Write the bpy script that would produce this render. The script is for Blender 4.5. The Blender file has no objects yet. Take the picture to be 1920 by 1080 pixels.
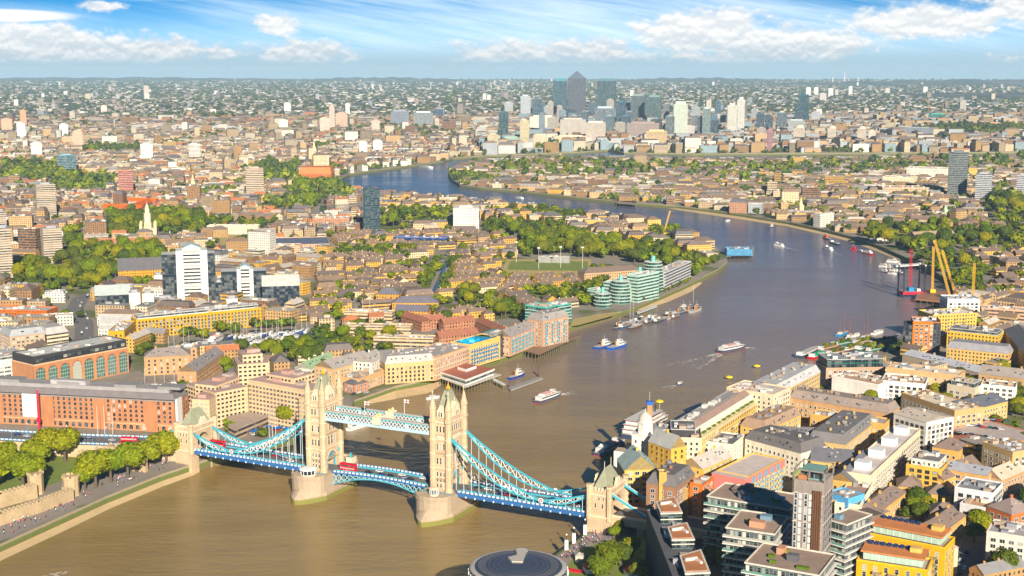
import bpy, bmesh, math, random
import numpy as np
from mathutils import Vector, Matrix
from mathutils.geometry import tessellate_polygon
R = math.radians
rnd = random.Random(7)
S = bpy.context.scene
COL = S.collection
# ---------------- camera, world, sun, exposure ----------------
FPX, HC = 2500.0, 248.0                      # focal length in photo pixels (1920 wide), camera height above low water
PIT = math.atan(413/FPX)
cam = bpy.data.objects.new('camera', bpy.data.cameras.new('camera')); COL.objects.link(cam)
cam.data.sensor_width = 36; cam.data.lens = 36*FPX/1920
cam.data.clip_start = 1; cam.data.clip_end = 120000
cam.location = (0, 0, HC); cam.rotation_euler = (math.pi/2-PIT, 0, 0)
S.camera = cam
S.render.resolution_x, S.render.resolution_y = 1024, 576
S.view_settings.view_transform = 'Standard'; S.view_settings.look = 'None'
S.view_settings.exposure = 0.72; S.view_settings.gamma = 1
SUN_EL = 24.0; LX, LY = -0.225, 0.974        # light travels towards (LX, LY)
sd = bpy.data.lights.new('sun', 'SUN'); sd.energy = 5.0; sd.angle = R(.5); sd.color = (1, .885, .72)
sun = bpy.data.objects.new('sun', sd); COL.objects.link(sun)
sun.rotation_euler = Vector((LX*math.cos(R(SUN_EL)), LY*math.cos(R(SUN_EL)), -math.sin(R(SUN_EL)))).to_track_quat('-Z', 'Y').to_euler()
sun.location = (0, 0, 400)

class NV:                                    # tiny node-expression helper
    nt = None
    def __init__(s, k): s.k = k
    @staticmethod
    def m(op, *a, clamp=False):
        n = NV.nt.nodes.new('ShaderNodeMath'); n.operation = op; n.use_clamp = clamp
        for i, v in enumerate(a):
            if isinstance(v, NV): NV.nt.links.new(v.k, n.inputs[i])
            else: n.inputs[i].default_value = v
        return NV(n.outputs[0])
    def __add__(s, o): return NV.m('ADD', s, o)
    __radd__ = __add__
    def __sub__(s, o): return NV.m('SUBTRACT', s, o)
    def __rsub__(s, o): return NV.m('SUBTRACT', o, s)
    def __mul__(s, o): return NV.m('MULTIPLY', s, o)
    __rmul__ = __mul__
    def __truediv__(s, o): return NV.m('DIVIDE', s, o)
def node(t, ins={}, **at):
    n = NV.nt.nodes.new(t)
    for k, v in at.items(): setattr(n, k, v)
    for k, v in ins.items():
        if isinstance(v, NV): NV.nt.links.new(v.k, n.inputs[k])
        else: n.inputs[k].default_value = v
    return n
def vec(x, y, z=0.0): return NV(node('ShaderNodeCombineXYZ', {0: x, 1: y, 2: z}).outputs[0])
def noise(v, scale, detail=3, rough=.55, out=0, **k):
    d = {'Scale': scale, 'Detail': detail, 'Roughness': rough}
    if v is not None: d['Vector'] = v
    d.update(k)
    return NV(node('ShaderNodeTexNoise', d).outputs[out])
def sstep(x, a, b):
    return NV(node('ShaderNodeMapRange', {'Value': x, 'From Min': a, 'From Max': b}, interpolation_type='SMOOTHSTEP').outputs[0])
def mixc(f, a, b, bt='MIX'):
    n = NV.nt.nodes.new('ShaderNodeMix'); n.data_type = 'RGBA'; n.blend_type = bt
    for i, v in ((0, f), (6, a), (7, b)):
        if isinstance(v, NV): NV.nt.links.new(v.k, n.inputs[i])
        elif i == 0: n.inputs[0].default_value = v
        else: n.inputs[i].default_value = (*v, 1) if len(v) == 3 else v
    return NV(n.outputs[2])

W = bpy.data.worlds.new('World'); S.world = W; W.use_nodes = True
nt = W.node_tree; nt.nodes.clear(); NV.nt = nt
tc = node('ShaderNodeTexCoord')
sp = node('ShaderNodeSeparateXYZ', {0: NV(tc.outputs['Generated'])})
dx, dy, dz = [NV(sp.outputs[i]) for i in range(3)]
hor = NV.m('SQRT', dx*dx+dy*dy)
U = NV.m('ARCTAN2', dx, dy)*2500.0           # azimuth and elevation in units of 1/2500 rad
V = dz/NV.m('MAXIMUM', hor, .01)*2500.0
zb = NV.m('MAXIMUM', dz, 0.0)
zz = NV.m('POWER', zb, .62)*2.1+.02
skyv = NV(node('ShaderNodeVectorMath', {0: vec(dx, dy, zz)}, operation='NORMALIZE').outputs[0])
sk = node('ShaderNodeTexSky', {'Vector': skyv}, sky_type='NISHITA', sun_disc=False, sun_elevation=R(SUN_EL), sun_rotation=R(167), altitude=200, air_density=1.0, dust_density=.6, ozone_density=1.3)
sky = mixc(1.0, NV(sk.outputs[0]), (.24, 1.28, 1.78), 'MULTIPLY')
sky = mixc(1.0, sky, NV(node('ShaderNodeCombineColor', {0: 1-sstep(V, 150.0, 900.0)*.55, 1: 1-sstep(V, 150.0, 900.0)*.55, 2: 1-sstep(V, 150.0, 900.0)*.5}).outputs[0]), 'MULTIPLY')
def blob(cx, cy, rx, ry, p=1.0):
    a = (U-float(cx))/float(rx); b = (V-float(127-cy))/float(ry)
    return NV.m('MULTIPLY', NV.m('SUBTRACT', 1.0, NV.m('SQRT', a*a+b*b), clamp=True), p)
def maxn(l):
    r = l[0]
    for x in l[1:]: r = NV.m('MAXIMUM', r, x)
    return r
wq = noise(vec(U*.012, V*.024), 1.0, 2)*28.0-14.0
Uw = U+wq; 
cum = maxn([blob(-900, 96, 330, 66, 1.2), blob(-640, 100, 130, 42), blob(-430, 50, 62, 30), blob(-385, 104, 150, 44, .85), blob(-735, 20, 60, 17, .8), blob(-540, 100, 70, 28, .7),
            blob(20, 98, 210, 44, .8), blob(150, 98, 150, 42, .85), blob(350, 62, 190, 62, 1.1), blob(520, 82, 200, 52, 1.0), blob(735, 48, 210, 44, 1.05), blob(920, 22, 150, 40, 1.1), blob(430, 110, 320, 30, .7), blob(870, 110, 60, 16, .5), blob(960, 88, 70, 20, .5)])
def dens(dv):
    v2 = vec(Uw, V+dv)
    return noise(vec(Uw*.021, (V+dv)*.036), 1.0, 7, .6)
d0 = dens(0.0); d1 = dens(7.0)
cover = sstep(d0*1.25+cum*.95, .80, 1.16)*sstep(cum, .0, .14)
lit = sstep((d0-d1)*1.0, -.10, .14)
base_dark = sstep(V, 5.0, 78.0)
shade = NV.m('ADD', lit*.55, base_dark*.5, clamp=True)
ccol = mixc(shade, (6.4, 7.6, 8.6), (12.6, 12.4, 12.0))
# cirrus streaks
ru = U*.985+V*(-.17); rv = V*.985+U*.17
cir = noise(vec(ru*.0022, rv*.03), 1.0, 5, .6)
cir2 = noise(vec(ru*.006, rv*.09+3.0), 1.0, 4, .6)
cmask = maxn([blob(100, 30, 900, 110, 1.15), blob(-140, -5, 420, 60, 1.1), blob(750, 40, 640, 80, .8), blob(-960, 45, 300, 40, .8), blob(-650, -6, 260, 22, 1.0)])
cirr = sstep(cir*.85+cir2*.3+cmask*.30, .44, 1.12)*sstep(cmask, 0, .35)*.78
lent = sstep(blob(-905, 38, 150, 13, 1.0), .02, .35)
hz = sstep(V, 130.0, 10.0)
c1 = mixc(hz*.85, sky, (6.6, 10.0, 12.4))
low = sstep(V, 66.0, 4.0)
c1 = mixc(low, c1, (5.3, 7.5, 8.9))
c2 = mixc(cirr*sstep(V, 4.0, 50.0), c1, (11.6, 13.4, 14.4))
c3 = mixc(cover*sstep(V, 0.0, 26.0)*.93, c2, ccol)
c4 = mixc(lent*.9, c3, (12.6, 12.6, 12.2))
c5 = mixc(sstep(V, 14.0, 0.0), c4, (5.3, 7.5, 8.9))
bg = node('ShaderNodeBackground', {'Color': c5, 'Strength': .052})
wo = node('ShaderNodeOutputWorld'); nt.links.new(bg.outputs[0], wo.inputs[0])
W.cycles.sampling_method = 'MANUAL'; W.cycles.sample_map_resolution = 512
S.cycles.volume_bounces = 0; S.cycles.max_bounces = 5; S.cycles.transparent_max_bounces = 8

# ---------------- photo pixel -> world helpers (calibration only) ----------------
_c, _s = math.cos(PIT), math.sin(PIT)
ZG = 6.0                                     # level of the city ground above low water
def G(x, y, z=ZG):
    X = x-960; D = y-540
    t = (z-HC)/(-FPX*_s-D*_c)
    return (X*t, (FPX*_c-D*_s)*t)
def P(X, Y, Z):
    z = Z-HC; d = Y*_c-z*_s
    return 960+FPX*X/d, 540+FPX*(-Y*_s-z*_c)/d
def zat(X, Y, py):                           # height at which a vertical line through X,Y crosses image row py
    t = (py-540)/FPX
    return HC-(t*Y*_c+Y*_s)/(_c-t*_s)

# ---------------- mesh builder ----------------
class MB:
    def __init__(s): s.v = []; s.f = []; s.m = []; s.c = []; s.uv = []
    def face(s, pts, mi=0, col=(.5, .5, .5, 0), uv=None):
        b = len(s.v); s.v.extend(pts); n = len(pts)
        s.f.append(tuple(range(b, b+n))); s.m.append(mi); s.c.append(col if len(col) == 4 else (*col, 0))
        s.uv.extend(uv if uv else [(0, 0)]*n)
    def wall(s, a, b, z0, z1, mi=0, col=(.5, .5, .5, 0), u0=0.0, z1b=None):
        L = math.hypot(b[0]-a[0], b[1]-a[1]); h = z1-z0
        zz = z1 if z1b is None else z1b
        s.face([(a[0], a[1], z0), (b[0], b[1], z0), (b[0], b[1], zz), (a[0], a[1], z1)], mi, col,
               [(u0, 0), (u0+L, 0), (u0+L, h), (u0, h)])
    def prism(s, poly, z0, z1, mi=0, col=(.5,.5,.5,0), tmi=None, tcol=None, top=True, bot=False):
        n = len(poly)
        if sum(poly[i][0]*poly[(i+1) % n][1]-poly[(i+1) % n][0]*poly[i][1] for i in range(n)) < 0: poly = poly[::-1]
        u = 0
        for i in range(n):
            a, b = poly[i], poly[(i+1) % n]
            s.wall(a, b, z0, z1, mi, col, u); u += math.hypot(b[0]-a[0], b[1]-a[1])
        tc = tcol or col; tc = (*tc[:3], 0)
        tm = mi if tmi is None else tmi
        if top:
            if n <= 4: s.face([(p[0], p[1], z1) for p in poly], tm, tc, [(p[0], p[1]) for p in poly])
            else:
                for t in tessellate_polygon([[Vector((p[0], p[1], 0)) for p in poly]]):
                    q = [poly[i] for i in t]
                    if (q[1][0]-q[0][0])*(q[2][1]-q[0][1])-(q[1][1]-q[0][1])*(q[2][0]-q[0][0]) < 0: q = q[::-1]
                    s.face([(p[0], p[1], z1) for p in q], tm, tc, [(p[0], p[1]) for p in q])
        if bot: s.face([(p[0], p[1], z0) for p in reversed(poly)], mi, tc)
    def box(s, x0, x1, y0, y1, z0, z1, mi=0, col=(.5,.5,.5,0), tcol=None, bot=False, tmi=None):
        s.prism([(x0, y0), (x1, y0), (x1, y1), (x0, y1)], z0, z1, mi, col, tmi=tmi, tcol=tcol, bot=bot)
    def obox(s, cx, cy, z0, z1, lx, ly, ang=0, mi=0, col=(.5,.5,.5,0), tcol=None, tmi=None, bot=False):
        c, n = math.cos(ang), math.sin(ang)
        s.prism([(cx+c*a-n*b, cy+n*a+c*b) for a, b in ((-lx/2, -ly/2), (lx/2, -ly/2), (lx/2, ly/2), (-lx/2, ly/2))], z0, z1, mi, col, tmi=tmi, tcol=tcol, bot=bot)
    def tube(s, p, q, r, n=5, mi=0, col=(.5,.5,.5,0), r2=None):
        p, q = Vector(p), Vector(q); d = (q-p)
        if d.length < 1e-6: return
        d.normalize(); a = d.orthogonal().normalized(); b = d.cross(a); r2 = r if r2 is None else r2
        P1 = [p+(a*math.cos(t)+b*math.sin(t))*r for t in [2*math.pi*i/n for i in range(n)]]
        P2 = [q+(a*math.cos(t)+b*math.sin(t))*r2 for t in [2*math.pi*i/n for i in range(n)]]
        for i in range(n):
            j = (i+1) % n; s.face([tuple(P1[i]), tuple(P1[j]), tuple(P2[j]), tuple(P2[i])], mi, col)
        s.face([tuple(x) for x in P2], mi, col); s.face([tuple(x) for x in P1[::-1]], mi, col)
    def beam(s, p, q, w, h, mi=0, col=(.5,.5,.5,0)):
        p, q = Vector(p), Vector(q); d = (q-p).normalized()
        sd_ = Vector((-d.y, d.x, 0)); sd_ = sd_.normalized() if sd_.length > 1e-4 else Vector((1, 0, 0))
        up = d.cross(sd_)*-1 if d.cross(sd_).z < 0 else d.cross(sd_)
        o = [sd_*a*w/2+up*b*h/2 for a, b in ((-1, -1), (1, -1), (1, 1), (-1, 1))]
        A = [p+x for x in o]; B = [q+x for x in o]
        for i in range(4):
            j = (i+1) % 4; s.face([tuple(A[i]), tuple(A[j]), tuple(B[j]), tuple(B[i])], mi, col)
        s.face([tuple(x) for x in A[::-1]], mi, col); s.face([tuple(x) for x in B], mi, col)
    def lathe(s, cx, cy, prof, n=8, mi=0, col=(.5,.5,.5,0), rot=0.0, sx=1, sy=1):
        rings = [[(cx+sx*r*math.cos(rot+2*math.pi*i/n), cy+sy*r*math.sin(rot+2*math.pi*i/n), z) for i in range(n)] for r, z in prof]
        per = 2*math.pi*max(r for r, z in prof)
        for k in range(len(prof)-1):
            for i in range(n):
                j = (i+1) % n
                u0, u1 = per*i/n, per*(i+1)/n; v0, v1 = prof[k][1]-prof[0][1], prof[k+1][1]-prof[0][1]
                if prof[k+1][0] < 1e-4: s.face([rings[k][i], rings[k][j], rings[k+1][i]], mi, col)
                else: s.face([rings[k][i], rings[k][j], rings[k+1][j], rings[k+1][i]], mi, col, [(u0, v0), (u1, v0), (u1, v1), (u0, v1)])
        if prof[-1][0] > 1e-4: s.face(rings[-1], mi, (*col[:3], 0))
    # rectangular roof over local rectangle; kind gable / hip / mansard ; ridge along the longer side (x if alongx)
    def roof(s, P4, z, rh, kind, col, mi=0, wcol=None, wmi=0, inset=None, over=.3):
        a, b, c, d = [Vector((p[0], p[1], 0)) for p in P4]
        if (b-a).length < (c-b).length: a, b, c, d = b, c, d, a
        ex = (b-a).normalized(); ey = (d-a).normalized(); L = (b-a).length; D = (d-a).length
        def pt(x, y, zz): q = a+ex*x+ey*y; return (q.x, q.y, zz)
        o = over
        if kind == 'gable':
            r0, r1 = pt(-o, D/2, z+rh), pt(L+o, D/2, z+rh); e = o*rh/(D/2)
            s.face([pt(-o, -o, z-e), pt(L+o, -o, z-e), r1, r0], mi, col)
            s.face([pt(L+o, D+o, z-e), pt(-o, D+o, z-e), r0, r1], mi, col)
            wc = wcol or col; wc = (*wc[:3], 0)
            s.face([pt(0, D, z), pt(0, 0, z), pt(0, D/2, z+rh-.05)], wmi, wc); s.face([pt(L, 0, z), pt(L, D, z), pt(L, D/2, z+rh-.05)], wmi, wc)
        else:
            t = inset if inset is not None else D/2*.98
            t = min(t, D/2*.98, L/2*.98)
            A = [pt(-o, -o, z), pt(L+o, -o, z), pt(L+o, D+o, z), pt(-o, D+o, z)]
            B = [pt(t, t, z+rh), pt(L-t, t, z+rh), pt(L-t, D-t, z+rh), pt(t, D-t, z+rh)]
            for i in range(4):
                j = (i+1) % 4; s.face([A[i], A[j], B[j], B[i]], mi, col)
            s.face(B, mi, tuple(x*.9 for x in col[:3])+(0,))
            s.face(A[::-1], mi, col)
    def build(s, name, mats, parent=None, smooth=False):
        me = bpy.data.meshes.new(name)
        nv, nf = len(s.v), len(s.f)
        me.vertices.add(nv); me.vertices.foreach_set('co', np.array(s.v, dtype=np.float32).ravel())
        ln = np.array([len(f) for f in s.f], dtype=np.int32)
        me.loops.add(int(ln.sum())); me.loops.foreach_set('vertex_index', np.concatenate([np.array(f, dtype=np.int32) for f in s.f]) if nf < 4000 else np.arange(int(ln.sum()), dtype=np.int32))
        me.polygons.add(nf); st = np.zeros(nf, dtype=np.int32); st[1:] = np.cumsum(ln)[:-1]
        me.polygons.foreach_set('loop_start', st)
        me.polygons.foreach_set('material_index', np.array(s.m, dtype=np.int32))
        uvl = me.uv_layers.new(name='UVMap'); uvl.data.foreach_set('uv', np.array(s.uv, dtype=np.float32).ravel())
        at = me.attributes.new('col', 'FLOAT_COLOR', 'FACE'); at.data.foreach_set('color', np.array(s.c, dtype=np.float32).ravel())
        me.update(calc_edges=True)
        if smooth: me.polygons.foreach_set('use_smooth', [True]*nf)
        for m in (mats if isinstance(mats, (list, tuple)) else [mats]): me.materials.append(m)
        o = bpy.data.objects.new(name, me); COL.objects.link(o)
        if parent is not None: o.parent = parent
        return o
def tag(o, label=None, cat=None, group=None, kind=None):
    if label: o['label'] = label
    if cat: o['category'] = cat
    if group: o['group'] = group
    if kind: o['kind'] = kind
    return o
def empty(name, loc, rz=0.0, label=None, cat=None, group=None):
    o = bpy.data.objects.new(name, None); COL.objects.link(o); o.empty_display_size = 1
    o.location = loc; o.rotation_euler = (0, 0, rz); return tag(o, label, cat, group)
def inst(src, parent=None, loc=None, rz=None, sc=None):
    c = src.copy(); COL.objects.link(c); c.parent = parent
    if loc is not None: c.location = loc
    if rz is not None: c.rotation_euler = (0, 0, rz)
    if sc is not None: c.scale = (sc, sc, sc) if not isinstance(sc, tuple) else sc
    return c
def inst_tree(src, **k):
    c = inst(src, **k)
    for ch in src.children:
        d = inst(ch, c)
        for g in ch.children: inst(g, d)
    return c

# ---------------- materials ----------------
def mat(name, fn):
    m = bpy.data.materials.new(name); m.use_nodes = True; m.node_tree.nodes.clear(); NV.nt = m.node_tree
    b = node('ShaderNodeBsdfPrincipled'); o = node('ShaderNodeOutputMaterial'); NV.nt.links.new(b.outputs[0], o.inputs[0])
    fn(b); return m
def setb(b, **k):
    nm = {'color': 'Base Color', 'rough': 'Roughness', 'metal': 'Metallic', 'normal': 'Normal', 'spec': 'Specular IOR Level', 'sub': 'Subsurface Weight', 'trans': 'Transmission Weight'}
    for kk, v in k.items():
        s = b.inputs[nm[kk]]
        if isinstance(v, NV): NV.nt.links.new(v.k, s)
        elif isinstance(v, tuple): s.default_value = (*v, 1)
        else: s.default_value = v
def bump(h, dist=.1, strg=.5): return NV(node('ShaderNodeBump', {'Height': h, 'Distance': dist, 'Strength': strg}).outputs[0])
def attr(nm='col'):
    n = node('ShaderNodeAttribute', attribute_name=nm); h = node('ShaderNodeHueSaturation', {'Color': NV(n.outputs['Color']), 'Hue': .497, 'Saturation': 1.16, 'Value': .96}); return NV(h.outputs[0]), NV(n.outputs['Alpha'])
def geo_pos(): return NV(node('ShaderNodeNewGeometry').outputs['Position'])
def _facade(b):
    c, al = attr()
    uvn = node('ShaderNodeUVMap', uv_map='UVMap'); s = node('ShaderNodeSeparateXYZ', {0: NV(uvn.outputs[0])})
    u, v = NV(s.outputs[0]), NV(s.outputs[1])
    pos = geo_pos()
    n1 = noise(pos, .09, 4, .6); n2 = noise(pos, .9, 3, .6)
    sv = NV(node('ShaderNodeVectorMath', {0: pos, 1: (.9, .9, .10)}, operation='MULTIPLY').outputs[0]); n3 = noise(sv, .7, 3, .6)
    k = n1*.5+n2*.3+n3*.45+.36
    base = mixc(1.0, c, NV(node('ShaderNodeCombineColor', {0: k, 1: k, 2: k*.98+.01}).outputs[0]), 'MULTIPLY')
    gt = lambda x, y: NV.m('GREATER_THAN', x, y)
    lt = lambda x, y: NV.m('LESS_THAN', x, y)
    def cell(pu, pv): return NV.m('FRACT', u/pu), NV.m('FRACT', v/pv)
    fu, fv = cell(2.9, 3.0)
    m1 = gt(fu, .27)*lt(fu, .70)*gt(fv, .30)*lt(fv, .82)
    gu, gv = cell(1.6, 3.4)
    m2 = gt(gu, .07)*gt(gv, .36)*lt(gv, .86)
    hu, hv = cell(3.0, 3.7)
    m3 = gt(hu, .09)*gt(hv, .14)
    w1 = gt(al, .15)*lt(al, .35); w2 = gt(al, .4)*lt(al, .6); w3 = gt(al, .65)*lt(al, .85)
    win = w1*m1+w2*m2+w3*m3
    cu, cv = NV.m('FLOOR', u/2.9), NV.m('FLOOR', v/3.0)
    rn = node('ShaderNodeTexWhiteNoise', {'Vector': vec(cu, cv, al)}, noise_dimensions='3D'); rv_ = NV(rn.outputs[0])
    gcol = mixc(sstep(rv_, .45, .95)*.8, (.018, .024, .032), (.16, .17, .165))
    col = mixc(win, base, gcol)
    # stringcourse every storey on brick walls
    setb(b, color=col, rough=.9-win*.72, spec=.5, normal=bump(n2+win*-.6, .12, .4))
M_fac = mat('facade', _facade)
def _roof(b):
    c, al = attr(); pos = geo_pos()
    n1 = noise(pos, .22, 5, .65); n2 = noise(pos, 2.2, 2, .6)
    wv = NV(node('ShaderNodeTexWave', {'Vector': pos, 'Scale': .9, 'Distortion': .6, 'Detail': 1.0}, bands_direction='Z').outputs[1])
    k = n1*.75+n2*.35+wv*.10+.42
    setb(b, color=mixc(1.0, c, NV(node('ShaderNodeCombineColor', {0: k, 1: k, 2: k}).outputs[0]), 'MULTIPLY'), rough=.82, normal=bump(n2, .1, .4))
M_roof = mat('roofing', _roof)
def _paint(b):
    c, al = attr(); n1 = noise(geo_pos(), .8, 3, .6); k = n1*.35+.83
    setb(b, color=mixc(1.0, c, NV(node('ShaderNodeCombineColor', {0: k, 1: k, 2: k}).outputs[0]), 'MULTIPLY'), rough=.5)
M_paint = mat('paint', _paint)
def _stone(b):
    c, al = attr(); pos = geo_pos()
    n1 = noise(pos, .18, 5, .65); n2 = noise(pos, 1.7, 3, .6)
    br = node('ShaderNodeTexVoronoi', {'Vector': pos, 'Scale': 1.1}); b2 = NV(br.outputs['Distance'])
    k = n1*.75+n2*.6+b2*.2+.22
    setb(b, color=mixc(1.0, c, NV(node('ShaderNodeCombineColor', {0: k, 1: k*.99, 2: k*.96}).outputs[0]), 'MULTIPLY'), rough=.93, normal=bump(n2, .2, .6))
M_stone = mat('stonework', _stone)
def _glass(b):
    c, al = attr(); rr = NV(node('ShaderNodeObjectInfo').outputs['Random'])
    n1 = noise(geo_pos(), .35, 1, .5)
    col = mixc(sstep(n1*.7+rr*.6, .62, .95)*.7, c, (.20, .22, .22))
    col = mixc(NV.m('GREATER_THAN', rr, .82), col, (.42, .40, .35))
    setb(b, color=col, rough=.1, spec=.7)
M_glass = mat('window_glass', _glass)
def _leaf(b):
    c, al = attr(); rr = NV(node('ShaderNodeObjectInfo').outputs['Random'])
    pos = geo_pos(); n1 = noise(pos, .55, 3, .6); n0 = noise(pos, .035, 2, .5)
    tint = mixc(sstep(n0*.55+rr*.5, .3, .85), (.72, .92, .75), (1.28, 1.10, .8))
    k = n1*.8+.62
    col = mixc(1.0, mixc(1.0, c, tint, 'MULTIPLY'), NV(node('ShaderNodeCombineColor', {0: k, 1: k, 2: k}).outputs[0]), 'MULTIPLY')
    setb(b, color=col, rough=.75, spec=.25)
M_leaf = mat('foliage', _leaf)
def _bark(b): setb(b, color=mixc(noise(geo_pos(), 2.0), (.06, .045, .03), (.16, .12, .08)), rough=.95)
M_bark = mat('bark', _bark)
GLASSC = (.02, .028, .036, 0)
# ---------------- land and water ----------------
def near(px): return [G(*p) for p in px]
NB = [(-60,1050),(0,1020),(100,975),(200,930),(300,890),(366,868),(400,857),(470,845),(560,815),(650,782),(664,750),(700,738),(740,724),(826,706),(880,690),(945,668),(985,655),(1063,622),
      (1066,612),(1165,583),(1200,571),(1240,553),(1280,536),(1317,519),(1345,505),(1364,490),(1362,478),(1345,466),(1335,455),(1300,440),(1262,427),(1200,412),(1150,404),(1060,394),(960,382),(870,371),(760,366),(690,358),(640,350),(632,338),(655,326),(700,319),(760,311),(830,302),(850,296),(920,291),(1000,288),(1100,284),(1140,281),(1170,286),(1300,288),(1500,287),(1920,285),(2600,284)]
SB = [(985,1090),(1040,1040),(1110,993),(1135,984),(1158,945),(1168,905),(1185,868),(1215,838),(1255,800,20),(1330,757,26),(1372,712,26),(1480,690,26),(1542,684,22),(1556,672,16),(1640,664),(1690,655),(1706,646),(1712,628),(1770,572),(1778,556),(1790,546),(1785,528),(1740,501),(1700,483),(1650,461),(1600,444),(1540,429),(1480,416),(1400,403),(1330,393),(1270,386),(1180,379),(1080,369),(980,358),(900,351),(862,346),(845,334),(840,322),(860,312),(900,304),(950,299),(1000,297),(1100,298),(1200,300),(1400,301),(1600,298),(1920,294),(2600,292)]
FAR = 28500.0
nbw = near(NB); sbw = near(SB)
Npoly = [(-420, 520)]+nbw+[(9000, nbw[-1][1]+800), (17000, 22000), (9000, FAR*.97), (3500, FAR), (0, FAR*1.005), (-5000, FAR), (-11000, FAR*.95), (-17000, 20000), (-6000, 3000), (-1500, 500)]
Spoly = [(-150, 430), (-20, 520)]+sbw+[(9000, sbw[-1][1]-300), (9000, 2000), (1500, 300), (300, 300)]
def _land(b):
    pos = geo_pos(); s = node('ShaderNodeSeparateXYZ', {0: pos}); y = NV(s.outputs[1])
    p2 = NV(node('ShaderNodeVectorMath', {0: pos, 1: (1, .45, 1)}, operation='MULTIPLY').outputs[0])
    n0 = noise(pos, .012, 5, .6); n1 = noise(pos, .08, 4, .65); n2 = noise(pos, .9, 3, .6)
    nf = noise(p2, .0016, 6, .68); nf2 = noise(p2, .0075, 5, .75)
    pave = mixc(n1, (.16, .15, .14), (.36, .30, .22))
    grass = mixc(n2, (.07, .10, .02), (.15, .16, .045))
    nearc = mixc(sstep(n0, .52, .60), pave, grass)
    farc = mixc(sstep(nf, .42, .60), (.020, .036, .030), (.11, .10, .085))
    farc = mixc(sstep(nf2, .60, .72)*.8, farc, (.30, .28, .24))
    farc = mixc(sstep(nf2, .46, .38)*.7, farc, (.02, .034, .022))
    setb(b, color=mixc(sstep(y, 4500.0, 8500.0), nearc, farc), rough=.95, normal=bump(n2, .1, .3))
M_land = mat('ground', _land)
def _quay(b):
    pos = geo_pos(); s = node('ShaderNodeSeparateXYZ', {0: pos}); z = NV(s.outputs[2])
    n1 = noise(pos, .5, 5, .65)
    t = sstep(z+n1*2.2, 1.8, 4.2)
    t2 = sstep(z+n1*1.2, 4.8, 5.6)
    c = mixc(t, (.16, .13, .055), (.13, .16, .035)); c = mixc(t2, c, (.33, .27, .18))
    setb(b, color=c, rough=.9, normal=bump(n1, .5, .6))
M_quay = mat('quay_wall', _quay)
def land(name, poly):
    mb = MB(); mb.prism(poly, -3.0, ZG, 1, (.3, .3, .3, 0), tmi=0)
    return tag(mb.build(name, [M_land, M_quay]), kind='structure')
land('ground_north_bank', Npoly); land('ground_south_bank', Spoly)
def _water(b):
    pos = geo_pos(); s = node('ShaderNodeSeparateXYZ', {0: pos}); y = NV(s.outputs[1])
    st = NV(node('ShaderNodeMapping', {'Vector': pos, 'Rotation': (0, 0, R(-12)), 'Scale': (.55, 1.25, 1)}).outputs[0])
    a = noise(st, .22, 3, .6); b_ = noise(st, .045, 3, .55); c_ = noise(st, .85, 2, .6)
    l = noise(NV(node('ShaderNodeMapping', {'Vector': pos, 'Rotation': (0, 0, R(-38)), 'Scale': (.45, 1.5, 1)}).outputs[0]), .0065, 6, .65, Distortion=.8); l2 = noise(pos, .0035, 5, .6)
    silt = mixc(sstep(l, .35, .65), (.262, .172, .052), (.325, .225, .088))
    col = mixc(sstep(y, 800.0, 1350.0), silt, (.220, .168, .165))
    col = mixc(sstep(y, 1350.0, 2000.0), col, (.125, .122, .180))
    col = mixc(sstep(y, 2000.0, 3000.0), col, (.055, .105, .215))  # sky reflection painted into the base colour: mauve, then blue with distance
    h = a*.55+b_*.9+c_*.16
    setb(b, color=col, rough=sstep(l2*.5+l*.5, .36, .62)*.17+.10, normal=bump(h, 1.5, .62), spec=.22)
M_water = mat('river_water', _water)
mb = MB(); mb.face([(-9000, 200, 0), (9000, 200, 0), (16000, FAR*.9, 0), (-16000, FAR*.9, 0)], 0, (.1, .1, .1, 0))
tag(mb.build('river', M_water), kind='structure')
def sheet(name, poly, mt, dz=.02, col=(.3, .3, .3, 0)):
    mb = MB(); n = len(poly)
    for t in tessellate_polygon([[Vector((p[0], p[1], 0)) for p in poly]]):
        q = [poly[i] for i in t]
        if (q[1][0]-q[0][0])*(q[2][1]-q[0][1])-(q[1][1]-q[0][1])*(q[2][0]-q[0][0]) < 0: q = q[::-1]
        mb.face([(p[0], p[1], ZG+dz) for p in q], 0, col)
    return tag(mb.build(name, mt), kind='structure')
def _sand(b): setb(b, color=mixc(noise(geo_pos(), .3, 4), (.42, .30, .15), (.60, .44, .24)), rough=.95)
M_sand = mat('sand', _sand)
def _asph(b):
    n = noise(geo_pos(), .5, 4); setb(b, color=mixc(n, (.12, .115, .115), (.20, .19, .185)), rough=.85)
M_asph = mat('asphalt', _asph)
def _grass(b):
    p = geo_pos(); setb(b, color=mixc(noise(p, .12, 5, .7), (.10, .17, .02), (.24, .27, .045)), rough=.95)
M_grass = mat('grass', _grass)
def _dry(b):
    p = geo_pos(); setb(b, color=mixc(noise(p, .1, 5, .7), (.30, .25, .07), (.55, .40, .15)), rough=.95)
M_dry = mat('dry_grass', _dry)
def _pave(b):
    p = geo_pos(); setb(b, color=mixc(noise(p, .3, 5, .7), (.20, .17, .15), (.34, .29, .25)), rough=.9)
M_pave = mat('paving', _pave)
M_wat2 = mat('dock_water', lambda b: setb(b, color=mixc(noise(geo_pos(), .05, 3), (.03, .06, .09), (.05, .08, .10)), rough=.08, normal=bump(noise(geo_pos(), .8, 2), .3, .3)))
WATERPOLYS = []
def pool(px, dz=.03):
    w = near(px); WATERPOLYS.append(w); return sheet('dock_water', w, M_wat2, dz)
pool([(806,551),(822,552),(842,488),(833,487)])                       # canal
pool([(604,402),(600,386),(668,384),(694,393),(690,404)])             # basin by the glass tower
pool([(400,630),(480,618),(570,616),(590,626),(578,640),(500,650),(420,648)])   # marina
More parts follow.
